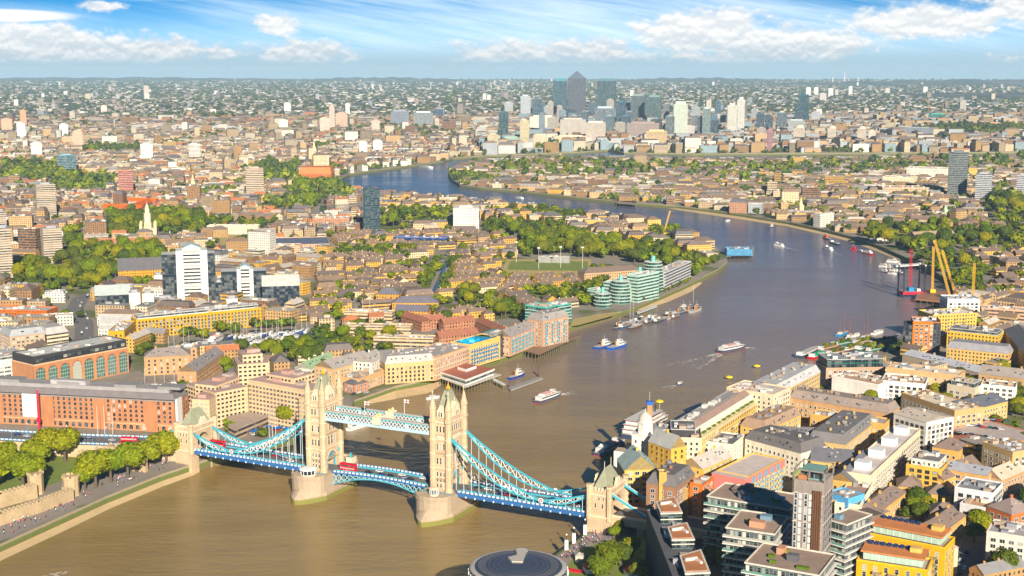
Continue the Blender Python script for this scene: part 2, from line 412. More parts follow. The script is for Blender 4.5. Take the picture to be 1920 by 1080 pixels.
pool([(300,655),(340,640),(400,636),(405,646),(330,662)])
pool([(240,722),(330,712),(345,722),(345,735),(240,738)])
pool([(640,590),(700,582),(716,588),(690,600)])
pool([(1300,215),(1375,222),(1372,192),(1350,186),(1290,188)])        # far reaches of the river
pool([(905,172),(1000,176),(1010,184),(1000,187),(900,180)])
pool([(1752,258),(1800,258),(1812,268),(1760,270)])
pool([(1895,262),(1990,262),(1990,272),(1900,272)])
sheet('grass_pitch', near([(951,506),(1103,508),(1102,490),(956,490)]), M_grass, .03)
sheet('pitch_surround', near([(940,520),(1112,521),(1108,486),(948,486)]), M_dry, .015)
sheet('grass_lawn', near([(1068,612),(1075,598),(1130,588),(1160,584),(1150,592),(1085,610)]), M_dry, .09)
sheet('grass_lawn', near([(150,545),(200,520),(240,535),(200,548)]), M_grass, .03)
sheet('grass_lawn', near([(96,530),(135,512),(145,525),(110,540)]), M_dry, .03)
sheet('grass_lawn', near([(1040,1075),(1090,1030),(1160,1010),(1215,1000),(1230,1100),(1030,1130)]), M_grass, .03)
sheet('grass_lawn', near([(330,445),(445,440),(446,462),(395,458)]), M_dry, .03)
sheet('grass_lawn', near([(-40,850),(150,812),(200,835),(120,900),(-40,960)]), M_grass, .03)
# riverside promenades
prom = [(-60,1044),(0,1014),(100,969),(200,924),(300,884),(366,862)]
sheet('promenade', near([(x, y+1) for x, y in prom]+[(x-4, y-26) for x, y in reversed(prom)]), M_pave, .05)
sheet('promenade', near([(1046,1041),(1113,994),(1200,985),(1150,1010),(1085,1032),(1050,1080)]), M_pave, .05)
sheet('promenade', near([(1165,584),(1200,572),(1240,554),(1280,537),(1317,520),(1313,515),(1276,530),(1236,546),(1196,563),(1163,577)]), M_pave, .06)
# roads
def ribbon(name, px, w, mt, dz=.05, z=None):
    pts = [Vector((*G(*p), 0)) for p in px]; Lp, Rp = [], []
    for i, p in enumerate(pts):
        d = (pts[min(i+1, len(pts)-1)]-pts[max(i-1, 0)]).normalized(); n = Vector((-d.y, d.x, 0))*w/2
        Lp.append(tuple((p+n)[:2])); Rp.append(tuple((p-n)[:2]))
    poly = Lp+Rp[::-1]; ROADS.append(([tuple(p[:2]) for p in pts], w)); return sheet(name, poly, mt, dz)
ROADS = []
ribbon('road', [(120,720),(148,660),(158,630),(158,605),(140,580),(150,560),(200,540),(300,525)], 17, M_asph)
ribbon('road', [(1600,960),(1660,915),(1740,850),(1850,790),(1960,740)], 11, M_asph, .055)
ribbon('road', [(1225,1100),(1300,960),(1345,870),(1500,830),(1640,740)], 11, M_asph, .06)
ribbon('road', [(1760,1120),(1820,1040),(1850,960),(1900,900),(1990,860)], 12, M_asph, .065)
ribbon('road', [(600,520),(760,500),(860,470),(1000,440)], 9, M_asph, .05)
ribbon('road', [(380,480),(520,420),(700,390)], 12, M_asph, .07)
ribbon('footpath', [(822,551),(846,486)], 5, M_pave, .08); ribbon('footpath', [(800,551),(829,487)], 9, M_pave, .08)
# beaches: low wedges of sand at the foot of the quay wall
def beach(px, out, z=1.6):
    top = [Vector((*G(*p), 0)) for p in px]; mb = MB(); n = len(top)
    bot = [Vector((*G(x+ox, y+oy, 0), 0)) for (x, y, *_), (ox, oy) in zip(px, out)]
    for i in range(n-1):
        mb.face([(bot[i].x, bot[i].y, -.3), (bot[i+1].x, bot[i+1].y, -.3), (top[i+1].x, top[i+1].y, z), (top[i].x, top[i].y, z)], 0, (.5, .4, .2, 0))
    return tag(mb.build('beach', M_sand), kind='structure')
beach([(-60,1050),(0,1020),(100,975),(200,930),(300,890),(360,870)], [(8,30),(8,30),(8,28),(8,24),(8,22),(8,20)])
beach([(690,741),(740,724),(790,715),(826,706)], [(-20,20),(4,24),(10,24),(2,16)], 2.2)
beach([(1262,385),(1330,393),(1400,403),(1480,416)], [(-10,6),(-10,9),(-10,9),(-8,8)])
beach([(1480,416),(1540,429),(1600,444),(1650,461),(1700,483)], [(-8,8),(-8,9),(-8,9),(-8,10),(-6,8)])
beach([(1195,573),(1240,554),(1280,537),(1312,522)], [(10,9),(16,12),(14,12),(6,8)])
# low hills on the skyline
def hill(x0, x1, y, h, seed):
    r = random.Random(seed); mb = MB(); n = 40; d = 1800
    hs = [h*math.sin(math.pi*i/n)**.7*(1+.18*math.sin(i*1.7+seed)+.1*math.sin(i*.6)) for i in range(n+1)]
    xs = [x0+(x1-x0)*i/n for i in range(n+1)]
    for i in range(n):
        mb.face([(xs[i], y-d, ZG-1), (xs[i+1], y-d, ZG-1), (xs[i+1], y, ZG+hs[i+1]), (xs[i], y, ZG+hs[i])], 0, (.05, .07, .04, 0))
        mb.face([(xs[i+1], y+d, ZG-1), (xs[i], y+d, ZG-1), (xs[i], y, ZG+hs[i]), (xs[i+1], y, ZG+hs[i+1])], 0, (.05, .07, .04, 0))
    return tag(mb.build('hill', M_land), kind='structure')
hill(-4300, -700, 25500, 62, 1); hill(-12000, -3600, 26500, 55, 2); hill(3600, 12500, 20000, 70, 3); hill(1500, 5200, 24500, 60, 4); hill(3300, 9000, 11500, 46, 5)
# haze: the air between here and the skyline
def haze(dens):
    mb = MB(); mb.box(-19000, 19000, -600, 29500, -5, 262, bot=True)
    m = bpy.data.materials.new('haze_air'); m.use_nodes = True; m.node_tree.nodes.clear(); NV.nt = m.node_tree
    v = node('ShaderNodeVolumePrincipled', {'Color': (.53, .79, 1, 1), 'Density': dens, 'Anisotropy': -0.12}); o = node('ShaderNodeOutputMaterial')
    NV.nt.links.new(v.outputs[0], o.inputs['Volume'])
    return tag(mb.build('haze', m), kind='stuff', label='thin blue summer haze over the whole city to the horizon')
haze(3.0e-5)
# ---------------- the bascule bridge ----------------
BA = R(-26.5); BC = (-73.3, 745.3); BU = (math.cos(BA), math.sin(BA))
def BL(x, y=0.0): return (BC[0]+BU[0]*x-BU[1]*y, BC[1]+BU[1]*x+BU[0]*y)
STN = (.56, .44, .31, 0); STD = (.42, .33, .23, 0); STW = (.74, .64, .49, 0); SLT = (.30, .31, .22, 0)
CYN = (.13, .43, .54, 0); BLU = (.08, .17, .38, 0); WHT = (.80, .82, .82, 0); PAL = (.48, .66, .75, 0)
def _pier(b):
    pos = geo_pos(); s = node('ShaderNodeSeparateXYZ', {0: pos}); z = NV(s.outputs[2])
    n1 = noise(pos, .4, 5, .65); n2 = noise(pos, 2.0, 3)
    wv = NV(node('ShaderNodeTexWave', {'Vector': pos, 'Scale': .55, 'Distortion': 1.2}, bands_direction='Z').outputs[1])
    c = mixc(n1*.6+wv*.25, (.30, .23, .16), (.58, .46, .32)); g = mixc(n2, (.15, .16, .03), (.26, .24, .06))
    setb(b, color=mixc(sstep(z+n1*1.6, 4.4, 3.0), c, g), rough=.9, normal=bump(n1+n2*.5, .3, .6))
M_pier = mat('pier_granite', _pier)
br = empty('bascule_bridge', (*BC, 0), BA, 'stone twin-towered bridge with turquoise suspension chains spanning the brown river', 'bridge')
MS = [M_stone, M_roof, M_paint, M_glass]
WINC = {}
def window_mesh(w, h, style='plain', fcol=(.62, .62, .58, 0)):
    k = (round(w, 2), round(h, 2), style, fcol)
    if k in WINC: return WINC[k]
    mb = MB(); f = .16 if style != 'stone' else .28
    mb.box(-w/2-f, w/2+f, -.12, 0, -f, 0, 0, fcol, bot=True); mb.box(-w/2-f, -w/2, -.12, 0, 0.002, h, 0, fcol); mb.box(w/2, w/2+f, -.12, 0, .002, h, 0, fcol)
    if style == 'arch':
        hw = w/2; n = 6; zs = h
        ap = [(-hw*math.cos(math.pi*i/n), zs+hw*math.sin(math.pi*i/n)) for i in range(n+1)]
        mb.face([(-hw, -.04, 0), (hw, -.04, 0)]+[(x, -.04, z) for x, z in ap[::-1]], 1, GLASSC)
        for i in range(n):
            p, q = ap[i], ap[i+1]; k2 = 1+f*1.6/hw
            mb.face([(p[0], -.1, p[1]), (q[0], -.1, q[1]), (q[0]*k2, -.1, zs+(q[1]-zs)*k2), (p[0]*k2, -.1, zs+(p[1]-zs)*k2)], 0, fcol)
    else:
        mb.box(-w/2-f, w/2+f, -.12, 0, h, h+f, 0, fcol); mb.face([(-w/2, -.03, 0), (w/2, -.03, 0), (w/2, -.03, h), (-w/2, -.03, h)], 1, GLASSC)
    nm = max(1, int(round(w/1.1)))
    for i in range(1, nm): x = -w/2+w*i/nm; mb.box(x-.06, x+.06, -.08, -.035, 0, h, 0, fcol)
    if h > 1.9: mb.box(-w/2, w/2, -.075, -.036, h*.55, h*.55+.1, 0, fcol)
    o = mb.build('window', [M_paint, M_glass]); me = o.data; bpy.data.objects.remove(o); WINC[k] = me; return me
def put_window(parent, x, y, z, rz, w, h, style='plain', fcol=(.62, .62, .58, 0)):
    o = bpy.data.objects.new('window', window_mesh(w, h, style, fcol)); COL.objects.link(o); o.parent = parent
    o.location = (x, y, z); o.rotation_euler = (0, 0, rz); return o
def win_grid(par, _g, ox, oy, dirx, nx, nz, w, h, gx, gz, z0, out, off=.0):
    rz = math.atan2(out[1], out[0])+math.pi/2
    for k in range(nz):
        for i in range(nx):
            t = (i-(nx-1)/2)*gx; put_window(par, ox+dirx[0]*t+out[0]*.02, oy+dirx[1]*t+out[1]*.02, z0+k*gz, rz, w, h, 'stone', STW)
def arch_pts(hw, zs, rise, n=8, pw=1.0):
    return [(-hw*math.cos(math.pi*i/n), zs+rise*math.sin(math.pi*i/n)**pw) for i in range(n+1)]
def portal(mb, x0, x1, hy, hw, z0, zs, rise, z1, col):
    # block from x0..x1, y -hy..hy, z0..z1 with an arched passage of half-width hw
    mb.box(x0, x1, -hy, -hw, z0, z1, 0, col); mb.box(x0, x1, hw, hy, z0, z1, 0, col)
    ap = arch_pts(hw, zs, rise)
    for x, fl in ((x0, 1), (x1, 0)):
        for i in range(len(ap)-1):
            a, b = ap[i], ap[i+1]
            f = [(x, a[0], a[1]), (x, b[0], b[1]), (x, b[0], z1), (x, a[0], z1)]
            mb.face(f[::-1] if fl else f, 0, col)
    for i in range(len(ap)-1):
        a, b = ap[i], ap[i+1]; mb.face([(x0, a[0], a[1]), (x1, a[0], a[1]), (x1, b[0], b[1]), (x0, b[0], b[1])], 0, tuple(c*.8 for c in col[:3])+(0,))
    mb.face([(x0, -hw, z1), (x1, -hw, z1), (x1, hw, z1), (x0, hw, z1)], 0, col)
def bridge_tower(xc):
    tw = MB(); hx, hy = 5.0, 9.0
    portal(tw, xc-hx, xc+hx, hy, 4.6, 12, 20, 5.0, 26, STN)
    tw.box(xc-hx, xc+hx, -hy, hy, 26.01, 54.5, 0, STN)
    for z, t in ((20.5, .5), (27.2, .6), (35.6, .5), (43.6, .6), (46.0, .3), (53.2, .9)):
        e = .35+t*.3; tw.box(xc-hx-e, xc+hx+e, -hy-e, hy+e, z, z+t, 0, STW if t > .5 else STD)
    tw.box(xc-hx+.5, xc+hx-.5, -hy+.5, hy-.5, 54.5, 56.2, 0, STN)
    for sx in (-1, 1):                       # carved arch rings and panels
        x = xc+sx*(hx+.12); ap = arch_pts(5.2, 20, 5.8); ap2 = arch_pts(4.6, 20, 5.0)
        for i in range(len(ap)-1):
            f = [(x, ap2[i][0], ap2[i][1]), (x, ap2[i+1][0], ap2[i+1][1]), (x, ap[i+1][0], ap[i+1][1]), (x, ap[i][0], ap[i][1])]
            tw.face(f if sx > 0 else f[::-1], 0, STW)
    # gables over each face
    for sx in (-1, 1):
        x0, x1 = (xc+sx*(hx-2.5), xc+sx*(hx+.1))
        a, b = min(x0, x1), max(x0, x1)
        tw.box(a, b, -4, 4, 56.2, 59.5, 0, STW)
        for i in range(4): tw.box(a, b, -3.6+i*.9, 3.6-i*.9, 59.5+i*1.2, 60.7+i*1.2, 0, STW)
        tw.lathe((a+b)/2, 0, [(.35, 64.3), (.25, 65.6), (0, 67)], 5, 0, STW)
    for sy in (-1, 1):
        y0, y1 = sorted((sy*(hy-2.2), sy*(hy+.1)))
        tw.box(xc-2.3, xc+2.3, y0, y1, 56.2, 60, 0, STW)
        for i in range(3): tw.box(xc-1.9+i*.7, xc+1.9-i*.7, y0, y1, 60+i*1.1, 61.1+i*1.1, 0, STW)
    t = tw.build('tower', MS, br)
    rf = MB(); B = [(xc-4.3, -7.8), (xc+4.3, -7.8), (xc+4.3, 7.8), (xc-4.3, 7.8)]; T = [(xc-1.0, -3.0), (xc+1.0, -3.0), (xc+1.0, 3.0), (xc-1.0, 3.0)]
    for i in range(4):
        j = (i+1) % 4; rf.face([(*B[i], 56.2), (*B[j], 56.2), (*T[j], 70.2), (*T[i], 70.2)], 0, SLT)
    rf.box(xc-1.0, xc+1.0, -3.0, 3.0, 70.2, 70.8, 0, (.25, .26, .2, 0))
    for yy in (-7.0, 7.0):
        rf.box(xc-.8, xc+.8, yy-.8*1, yy+.8, 60, 62, 0, SLT)
    r = rf.build('roof', M_roof, br)
    fb = MB(); fb.lathe(xc, 0, [(1.1, 70.8), (1.4, 71.6), (.9, 72.4), (.5, 72.2), (.25, 74), (0, 75.5)], 6, 0, (.75, .42, .06, 0))
    fb.build('finial', M_paint, r)
    for sx in (-1, 1):
        for sy in (-1, 1):
            tb = MB(); cx, cy = xc+sx*hx, sy*hy
            tb.lathe(cx, cy, [(2.3, 12), (2.3, 15), (1.95, 16), (1.95, 53.2), (2.45, 54.2), (2.45, 55.2), (1.9, 55.3), (1.9, 60.3), (2.15, 60.8), (2.15, 61.2), (.35, 68.4), (.12, 69.5)], 8, 0, STN, rot=R(22.5))
            tb.box(cx-.15, cx+.15, cy-.15, cy+.15, 69.4, 71.6, 0, STW); tb.box(cx-.6, cx+.6, cy-.14, cy+.14, 70.3, 70.7, 0, STW)
            for z in (27.2, 35.6, 43.6): tb.lathe(cx, cy, [(2.15, z), (2.2, z+.5)], 8, 0, STW, rot=R(22.5))
            tb.build('turret', M_stone, br)
    fr = MB(); gl = None; wp = br
    for sy in (-1, 1):
        for z0, nz, h in ((16.0, 3, 2.2), (29.5, 1, 3.6), (37.8, 1, 3.6), (48.0, 1, 3.4)):
            win_grid(wp, gl, xc, sy*hy, (1, 0), 3, nz, 1.0, h, 2.1, 3.3, z0, (0, sy))
        win_grid(wp, gl, xc, sy*(hy+.1), (1, 0), 2, 1, .9, 2.6, 1.5, 3, 56.8, (0, sy))
        fr.box(xc-1.9, xc+1.9, *sorted((sy*hy, sy*(hy+.5))), 44.4, 45.9, 0, STW)
    for sx in (-1, 1):
        win_grid(wp, gl, xc+sx*hx, 0, (0, 1), 3, 1, 1.5, 5.5, 3.0, 3, 29.2, (sx, 0))
        win_grid(wp, gl, xc+sx*hx, 0, (0, 1), 2, 1, 1.3, 4.0, 3.4, 3, 37.6, (sx, 0))
        win_grid(wp, gl, xc+sx*hx, 0, (0, 1), 5, 1, 1.2, 3.2, 2.2, 3, 48.4, (sx, 0))
        win_grid(wp, gl, xc+sx*(hx+.1), 0, (0, 1), 3, 1, 1.0, 2.2, 1.8, 3, 56.9, (sx, 0))
        fr.box(*sorted((xc+sx*hx, xc+sx*(hx+.6))), -3.4, 3.4, 44.3, 46.0, 0, STW)
    fr.build('carved_panel', M_stone, t)
    # turquoise gates inside the arch
    gt = MB()
    for sx in (-1, 1):
        x = xc+sx*(hx-.8)
        for y0, y1 in ((-4.55, -3.2), (3.2, 4.55)): gt.box(x-.2, x+.2, y0, y1, 15, 21, 0, CYN)
        gt.box(x-.15, x+.15, -4.5, 4.5, 19.8, 20.4, 0, CYN)
        for y in (-3, -1.5, 0, 1.5, 3): gt.box(x-.12, x+.12, y-.15, y+.15, 20.4, 20+5*math.sqrt(max(0, 1-(y/4.6)**2))-.1, 0, CYN)
        for yy in (-6.9, 6.9): gt.lathe(xc+sx*(hx+.4), yy, [(0.01, 23), (1.0, 23.3), (1.25, 24.3), (1.0, 25.3), (0, 25.7)], 8, 0, CYN, sx=.3)
    gt.build('gate', M_paint, br)
def bridge_pier(xc):
    hw = 10.7
    mb = MB(); n = 9
    top = [(xc+hw*math.cos(a), s*(17)+s*8*abs(math.sin(a))) for s, rng in ((1, [math.pi*i/n for i in range(n+1)]), (-1, [math.pi+math.pi*i/n for i in range(n+1)])) for a in rng]
    mb.prism(top, 3, 14, 0, STN); mb.prism([(xc+(x-xc)*1.035, y*1.02) for x, y in top], 12.6, 13.3, 0, STN)
    par = [(xc+(x-xc)*1.0, y*1.0) for x, y in top]
    for i in range(len(par)):
        a, b = par[i], par[(i+1) % len(par)]
        if abs(a[1]) > 9 and abs(b[1]) > 9 and a[1]*b[1] > 0: mb.beam((*a, 14.6), (*b, 14.6), .5, 1.2, 0, STN)
    for s in (-1, 1):
        m = 12; base = [(xc+(hw+1.0)*t, s*(16+15.5*(1-abs(t)**1.7))) for t in [-1+2*i/m for i in range(m+1)]]
        up = [(xc+(hw+.05)*t, s*(16+8.8*math.sqrt(max(0, 1-t*t)))) for t in [-1+2*i/m for i in range(m+1)]]
        for i in range(m):
            f = [(*base[i], 3.6), (*base[i+1], 3.6), (*up[i+1], 8.2-abs(-1+2*(i+1)/m)*3.0), (*up[i], 8.2-abs(-1+2*i/m)*3.0)]
            mb.face(f if s < 0 else f[::-1], 0, STN)
            mb.face([(*base[i], -2), (*base[i+1], -2), (*base[i+1], 3.6), (*base[i], 3.6)] if s < 0 else [(*base[i+1], -2), (*base[i], -2), (*base[i], 3.6), (*base[i+1], 3.6)], 0, STN)
    mb.box(xc-hw-1, xc+hw+1, -16, 16, -2, 3.6, 0, STN)
    mb.build('pier', M_pier, br)
for xc in (-42, 42): bridge_tower(xc); bridge_pier(xc)
# control cabins and kiosks on the piers
for xc, yc, r, colr in ((-42, -17.5, 4.6, WHT), (42, -17, 2.6, STW)):
    cb = MB(); cb.lathe(xc, yc, [(r, 14), (r, 15)], 12, 0, STW); cb.lathe(xc, yc, [(r*.95, 15), (r*.95, 17.6)], 12, 1, GLASSC)
    cb.lathe(xc, yc, [(r*1.15, 17.6), (r*1.15, 18.1), (r*.6, 18.6)], 12, 0, colr)
    for k in range(12): a = 2*math.pi*k/12; cb.obox(xc+r*.97*math.cos(a), yc+r*.97*math.sin(a), 15, 17.6, .3, .3, a, 0, WHT)
    cb.build('control_cabin', [M_paint, M_glass], br)
cb = MB(); cb.box(-36, -31.8, 13, 18, 14, 17.5, 0, STW, tcol=(.35, .38, .3, 0)); cb.box(-34, -33, 14, 15, 17.5, 20, 0, CYN); cb.box(46, 51, 13, 17, 14, 17.5, 0, STW)
for s in (-1, 1):
    for xc in (-42, 42):
        for t in range(-3, 4): cb.box(xc+t*3-.15, xc+t*3+.15, s*14-.15, s*14+.15, 14, 15.3, 0, CYN)
        cb.box(xc-9, xc+9, s*14-.08, s*14+.08, 15.0, 15.2, 0, CYN)
cb.build('lookout_kiosk', M_paint, br)
# abutment towers
def abutment(s):
    mb = MB(); x0, x1 = sorted((s*133, s*144.5))
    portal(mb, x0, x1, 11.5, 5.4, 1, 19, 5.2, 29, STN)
    for yy in (-1, 1):
        a, b = sorted((yy*5.6, yy*12.3)); mb.box(x0-.6, x1+.6, a, b, -1, 14.5, 0, STN)
        a, b = sorted((yy*5.5, yy*12.6)); mb.box(x0-.9, x1+.9, a, b, 14.5, 15.2, 0, STW)
    mb.box(x0-.5, x1+.5, -12, 12, 26.2, 27, 0, STW); mb.box(x0-.3, x1+.3, -11.8, 11.8, 27, 29.2, 0, STN)
    for i in range(7):
        x = x0-.1+(x1-x0+.2)*i/6
        for y in (-11.6, 11.6): mb.box(x-.55, x+.55, y-.4, y+.4, 29.2, 30.6, 0, STW)
    for i in range(13):
        y = -11.6+23.2*i/12
        for x in (x0, x1): mb.box(x-.4, x+.4, y-.6, y+.6, 29.2, 30.6, 0, STW)
    for x in (x0, x1):
        mb.box(x-.6, x+.6, -3, 3, 29.2, 32.6, 0, STW); mb.box(x-.6, x+.6, -1.8, 1.8, 32.6, 34.4, 0, STW)
    t = mb.build('abutment_tower', MS, br)
    for x in (x0, x1):
        for y in (-11.6, 11.6):
            tb = MB(); tb.lathe(x, y, [(1.5, 13), (1.5, 30), (1.9, 30.6), (1.9, 32)], 8, 0, STN, rot=R(22.5)); tb.build('turret', M_stone, t)
    rf = MB(); B = [(x0+1.5, -9.5), (x1-1.5, -9.5), (x1-1.5, 9.5), (x0+1.5, 9.5)]; xm = (x0+x1)/2; T = [(xm-.2, -4.5), (xm+.2, -4.5), (xm+.2, 4.5), (xm-.2, 4.5)]
    for i in range(4):
        j = (i+1) % 4; rf.face([(*B[i], 29.2), (*B[j], 29.2), (*T[j], 39.0), (*T[i], 39.0)], 0, SLT)
    rf.tube((xm, -4.5, 39), (xm, 4.5, 39), .3, 4, 0, (.5, .5, .4, 0))
    for y in (-4.5, 4.5): rf.tube((xm, y, 38.8), (xm, y, 43), .16, 4, 0, STW)
    rf.build('roof', M_roof, t)
    gl = None
    for sy in (-1, 1): win_grid(t, gl, xm, sy*11.5, (1, 0), 2, 1, .9, 2.4, 4, 3, 19.5, (0, sy)); win_grid(t, gl, xm, sy*11.5, (1, 0), 3, 1, .7, 1.8, 2.4, 3, 23.6, (0, sy))
    for xx, o in ((x0, -1), (x1, 1)): win_grid(t, gl, xx, -8.4, (0, 1), 1, 2, .8, 2.0, 1, 5, 17.5, (o, 0)); win_grid(t, gl, xx, 8.4, (0, 1), 1, 2, .8, 2.0, 1, 5, 17.5, (o, 0)); win_grid(t, gl, xx, 0, (0, 1), 2, 1, .8, 1.6, 1.6, 5, 29.7, (o*4.2, 0))
abutment(-1); abutment(1)
# high-level walkways
for y in (-7.0, 7.0):
    mb = MB(); x0, x1 = -36.6, 36.6; zb, zt = 46.6, 50.6
    mb.box(x0, x1, y-1.7, y+1.7, zb+.6, zt-.5, 1, (.10, .13, .15, 0), tcol=(.3, .32, .33, 0))
    mb.box(x0, x1, y-2.1, y+2.1, zb, zb+.6, 0, PAL, bot=True); mb.box(x0, x1, y-1.9, y+1.9, zt-.5, zt, 0, (.10, .45, .5, 0), tcol=(.42, .38, .34, 0))
    mb.box(x0, x1, y-.9, y+.9, zt, zt+.5, 0, (.45, .42, .38, 0))
    mb.box(x0, x1, y-2.15, y+2.15, zb-1.1, zb-.002, 0, PAL, bot=True)
    walk = mb.build('walkway', [M_paint, M_glass], br)
    lt = MB(); n = 30; st = (x1-x0)/n
    for s in (-1, 1):
        yy = y+s*1.85
        for i in range(n):
            a = x0+i*st
            for p, q in (((a, yy, zb+.6), (a+st, yy, zt-.5)), ((a+st, yy, zb+.6), (a, yy, zt-.5))): lt.beam(p, q, .16, .34, 0, WHT)
        for xx in (-36, -20, 0, 20, 36): lt.box(xx-.9, xx+.9, yy-.15, yy+.15, zb+.6, zt-.5, 0, PAL)
        lt.box(-2.6, 2.6, yy-.25, yy+.25, zb-.8, zt+1.2, 0, STW); lt.lathe(0, yy, [(1.0, zt+1.2), (.9, zt+2), (0, zt+2.9)], 6, 0, (.75, .6, .3, 0))
    lt.build('lattice', M_paint, walk)
    fl = MB(); fl.tube((-9 if y < 0 else 9, y, zt), (-9 if y < 0 else 9, y, zt+9), .14, 5, 0, WHT)
    fx = -9 if y < 0 else 9
    fl.build('flagpole', M_paint, walk)
    fb = MB(); fb.box(fx, fx+3.2, y-.05, y+.05, zt+6.9, zt+8.9, 0, (.75, .75, .75, 0)); fb.box(fx, fx+3.25, y-.09, y+.09, zt+7.7, zt+8.1, 0, (.55, .03, .04, 0)); fb.box(fx+1.4, fx+1.8, y-.1, y+.1, zt+6.9, zt+8.9, 0, (.55, .03, .04, 0))
    fb.build('flag', M_paint, walk)
# deck, parapets, chains, hangers
def railing(mb, x0, x1, y, z, arch=None):
    n = max(1, int(abs(x1-x0)/2.6)); st = (x1-x0)/n
    f = arch or (lambda x: 0)
    for i in range(n):
        a = x0+i*st; za, zb_ = z+f(a), z+f(a+st)
        mb.beam((a+st*.2, y, za+.55+.0), (a+st*.82, y, (za+zb_)/2+.55), .16, .75, 0, WHT)
        mb.box(a-.28, a+.28, y-.22, y+.22, za, za+1.35, 0, BLU)
        mb.beam((a, y, za+1.12), (a+st, y, zb_+1.12), .2, .18, 0, PAL)
for s in (-1, 1):
    x0, x1 = sorted((s*52.5, s*133))
    dk = MB(); dk.box(x0, x1, -9.4, 9.4, 13.4, 14.7, 1, (.10, .12, .15, 0), tcol=(.45, .42, .40, 0), bot=True, tmi=2)
    dk.box(x0, x1, -5.6, 5.6, 14.7, 14.75, 2, (.15, .15, .15, 0), tcol=(.17, .165, .165, 0))
    for yy in (-1, 1):
        a, b = sorted((yy*9.41, yy*9.9)); dk.box(x0, x1, a, b, 12.6, 14.9, 0, BLU, bot=True)
        a, b = sorted((yy*5.6, yy*5.9)); dk.box(x0, x1, a, b, 14.7, 15.6, 0, CYN)
    nb = int((x1-x0)/5.6)
    for i in range(nb+1):
        xx = x0+(x1-x0)*i/nb
        for yy in (-9.98, 9.98): dk.box(xx-.35, xx+.35, yy-.12, yy+.12, 12.4, 13.4, 0, WHT)
    d = dk.build('deck', [M_paint, M_paint, M_asph], br)
    rl = MB()
    for y in (-9.6, 9.6): railing(rl, x0, x1, y, 14.9)
    rl.build('parapet', M_paint, d)
    for y in (-9.0, 9.0):
        ch = MB(); hgs = []
        def seg(xa, za, xb, zb_, s1, s2, n):
            U_, L_ = [], []
            for i in range(n+1):
                t = i/n; q = 4*t*(1-t); z = za+(zb_-za)*t
                U_.append((s*(xa+(xb-xa)*t), y, z-s1*q)); L_.append((s*(xa+(xb-xa)*t), y, z-s2*q-.02))
            for i in range(n):
                ch.beam(U_[i], U_[i+1], .75, .85, 0, CYN); ch.beam(L_[i], L_[i+1], .75, .75, 0, CYN)
                if i: ch.beam(U_[i], L_[i], .3, .3, 0, WHT)
                if 0 < i < n-1: ch.beam(U_[i], L_[i+1], .28, .32, 0, WHT); ch.beam(L_[i], U_[i+1], .28, .32, 0, WHT)
            return L_
        Lc = seg(47, 46.5, 104, 17.8, 3.0, 8.2, 12); Lc2 = seg(104, 17.8, 133, 25.5, .7, 3.6, 6)
        for p in Lc[1:-1]+Lc2[1:-1]:
            if p[2] > 15.8: hgs.append(((p[0], y, 14.9), (p[0], y, p[2])))
        c = ch.build('suspension_chain', M_paint, br)
        for p, q in hgs:
            hg = MB(); hg.tube(p, q, .17, 5, 0, (.6, .68, .72, 0)); hg.build('hanger', M_paint, br)
        rs = MB(); o = -1 if y < 0 else 1
        for rr, cc, k in ((1.5, WHT, .50), (1.0, (.6, .05, .05, 0), .62), (.5, WHT, .7)):
            m = 12; pts = [(s*104+rr*math.cos(2*math.pi*i/m), y+o*k, 17.8+rr*math.sin(2*math.pi*i/m)) for i in range(m)]
            rs.face(pts if o < 0 else pts[::-1], 0, cc)
        rs.build('rosette', M_paint, c)
        # land ties
        lt = MB(); xe = 184 if s > 0 else 175
        lt.beam((s*145, y, 27), (s*xe, y, 8 if s > 0 else 12), 1.0, 1.3, 0, CYN); lt.beam((s*145, y-.1, 27.75), (s*xe, y-.1, 8.75 if s > 0 else 12.75), .5, .12, 0, WHT)
        lt.build('land_tie', M_paint, br)
# bascule leaves
arcf = lambda x: .9*(1-(x/31.0)**2)
for s in (-1, 1):
    bs = MB(); n = 8
    for i in range(n):
        xa, xb = s*31.3*(1-i/n), s*31.3*(1-(i+1)/n)
        if s > 0: xa, xb = xb, xa
        za, zb_ = 14.5+arcf(xa), 14.5+arcf(xb)
        bs.face([(xa, -8, za), (xb, -8, zb_), (xb, 8, zb_), (xa, 8, za)], 1, (.2, .2, .2, 0))
        bs.face([(xa, 8, za-.8), (xb, 8, zb_-.8), (xb, -8, zb_-.8), (xa, -8, za-.8)], 0, (.1, .13, .15, 0))
        for yy in (-8.0, 8.0):
            bs.beam((xa, yy, za-.2), (xb, yy, zb_-.2), .5, .9, 0, BLU)
            low = lambda x: 12.9+arcf(x)-5.6*(abs(x)/31.3)**2
            bs.beam((xa, yy, low(xa)), (xb, yy, low(xb)), .5, .55, 0, CYN)
            bs.beam((xa, yy, low(xa)), (xb, yy, zb_-.4), .3, .3, 0, PAL); bs.beam((xb, yy, low(xb)), (xa, yy, za-.4), .3, .3, 0, PAL)
            bs.beam((xa, yy, low(xa)), (xa, yy, za-.4), .35, .3, 0, CYN)
            yc = 5.2 if yy > 0 else -5.2; bs.beam((xa, yc, za+.45), (xb, yc, zb_+.45), .2, .9, 0, CYN)
    bd = bs.build('bascule_leaf', [M_paint, M_asph], br)
    rl = MB()
    for y in (-8.0, 8.0): railing(rl, min(0, s*31.2), max(0, s*31.2), y, 14.6, arcf)
    rl.build('parapet', M_paint, bd)
for xc in (-42, 42): md = MB(); md.box(xc-11, xc+11, -5.5, 5.5, 14.02, 14.9, 0, (.2, .2, .2, 0)); md.build('tower_roadway', M_asph, br)
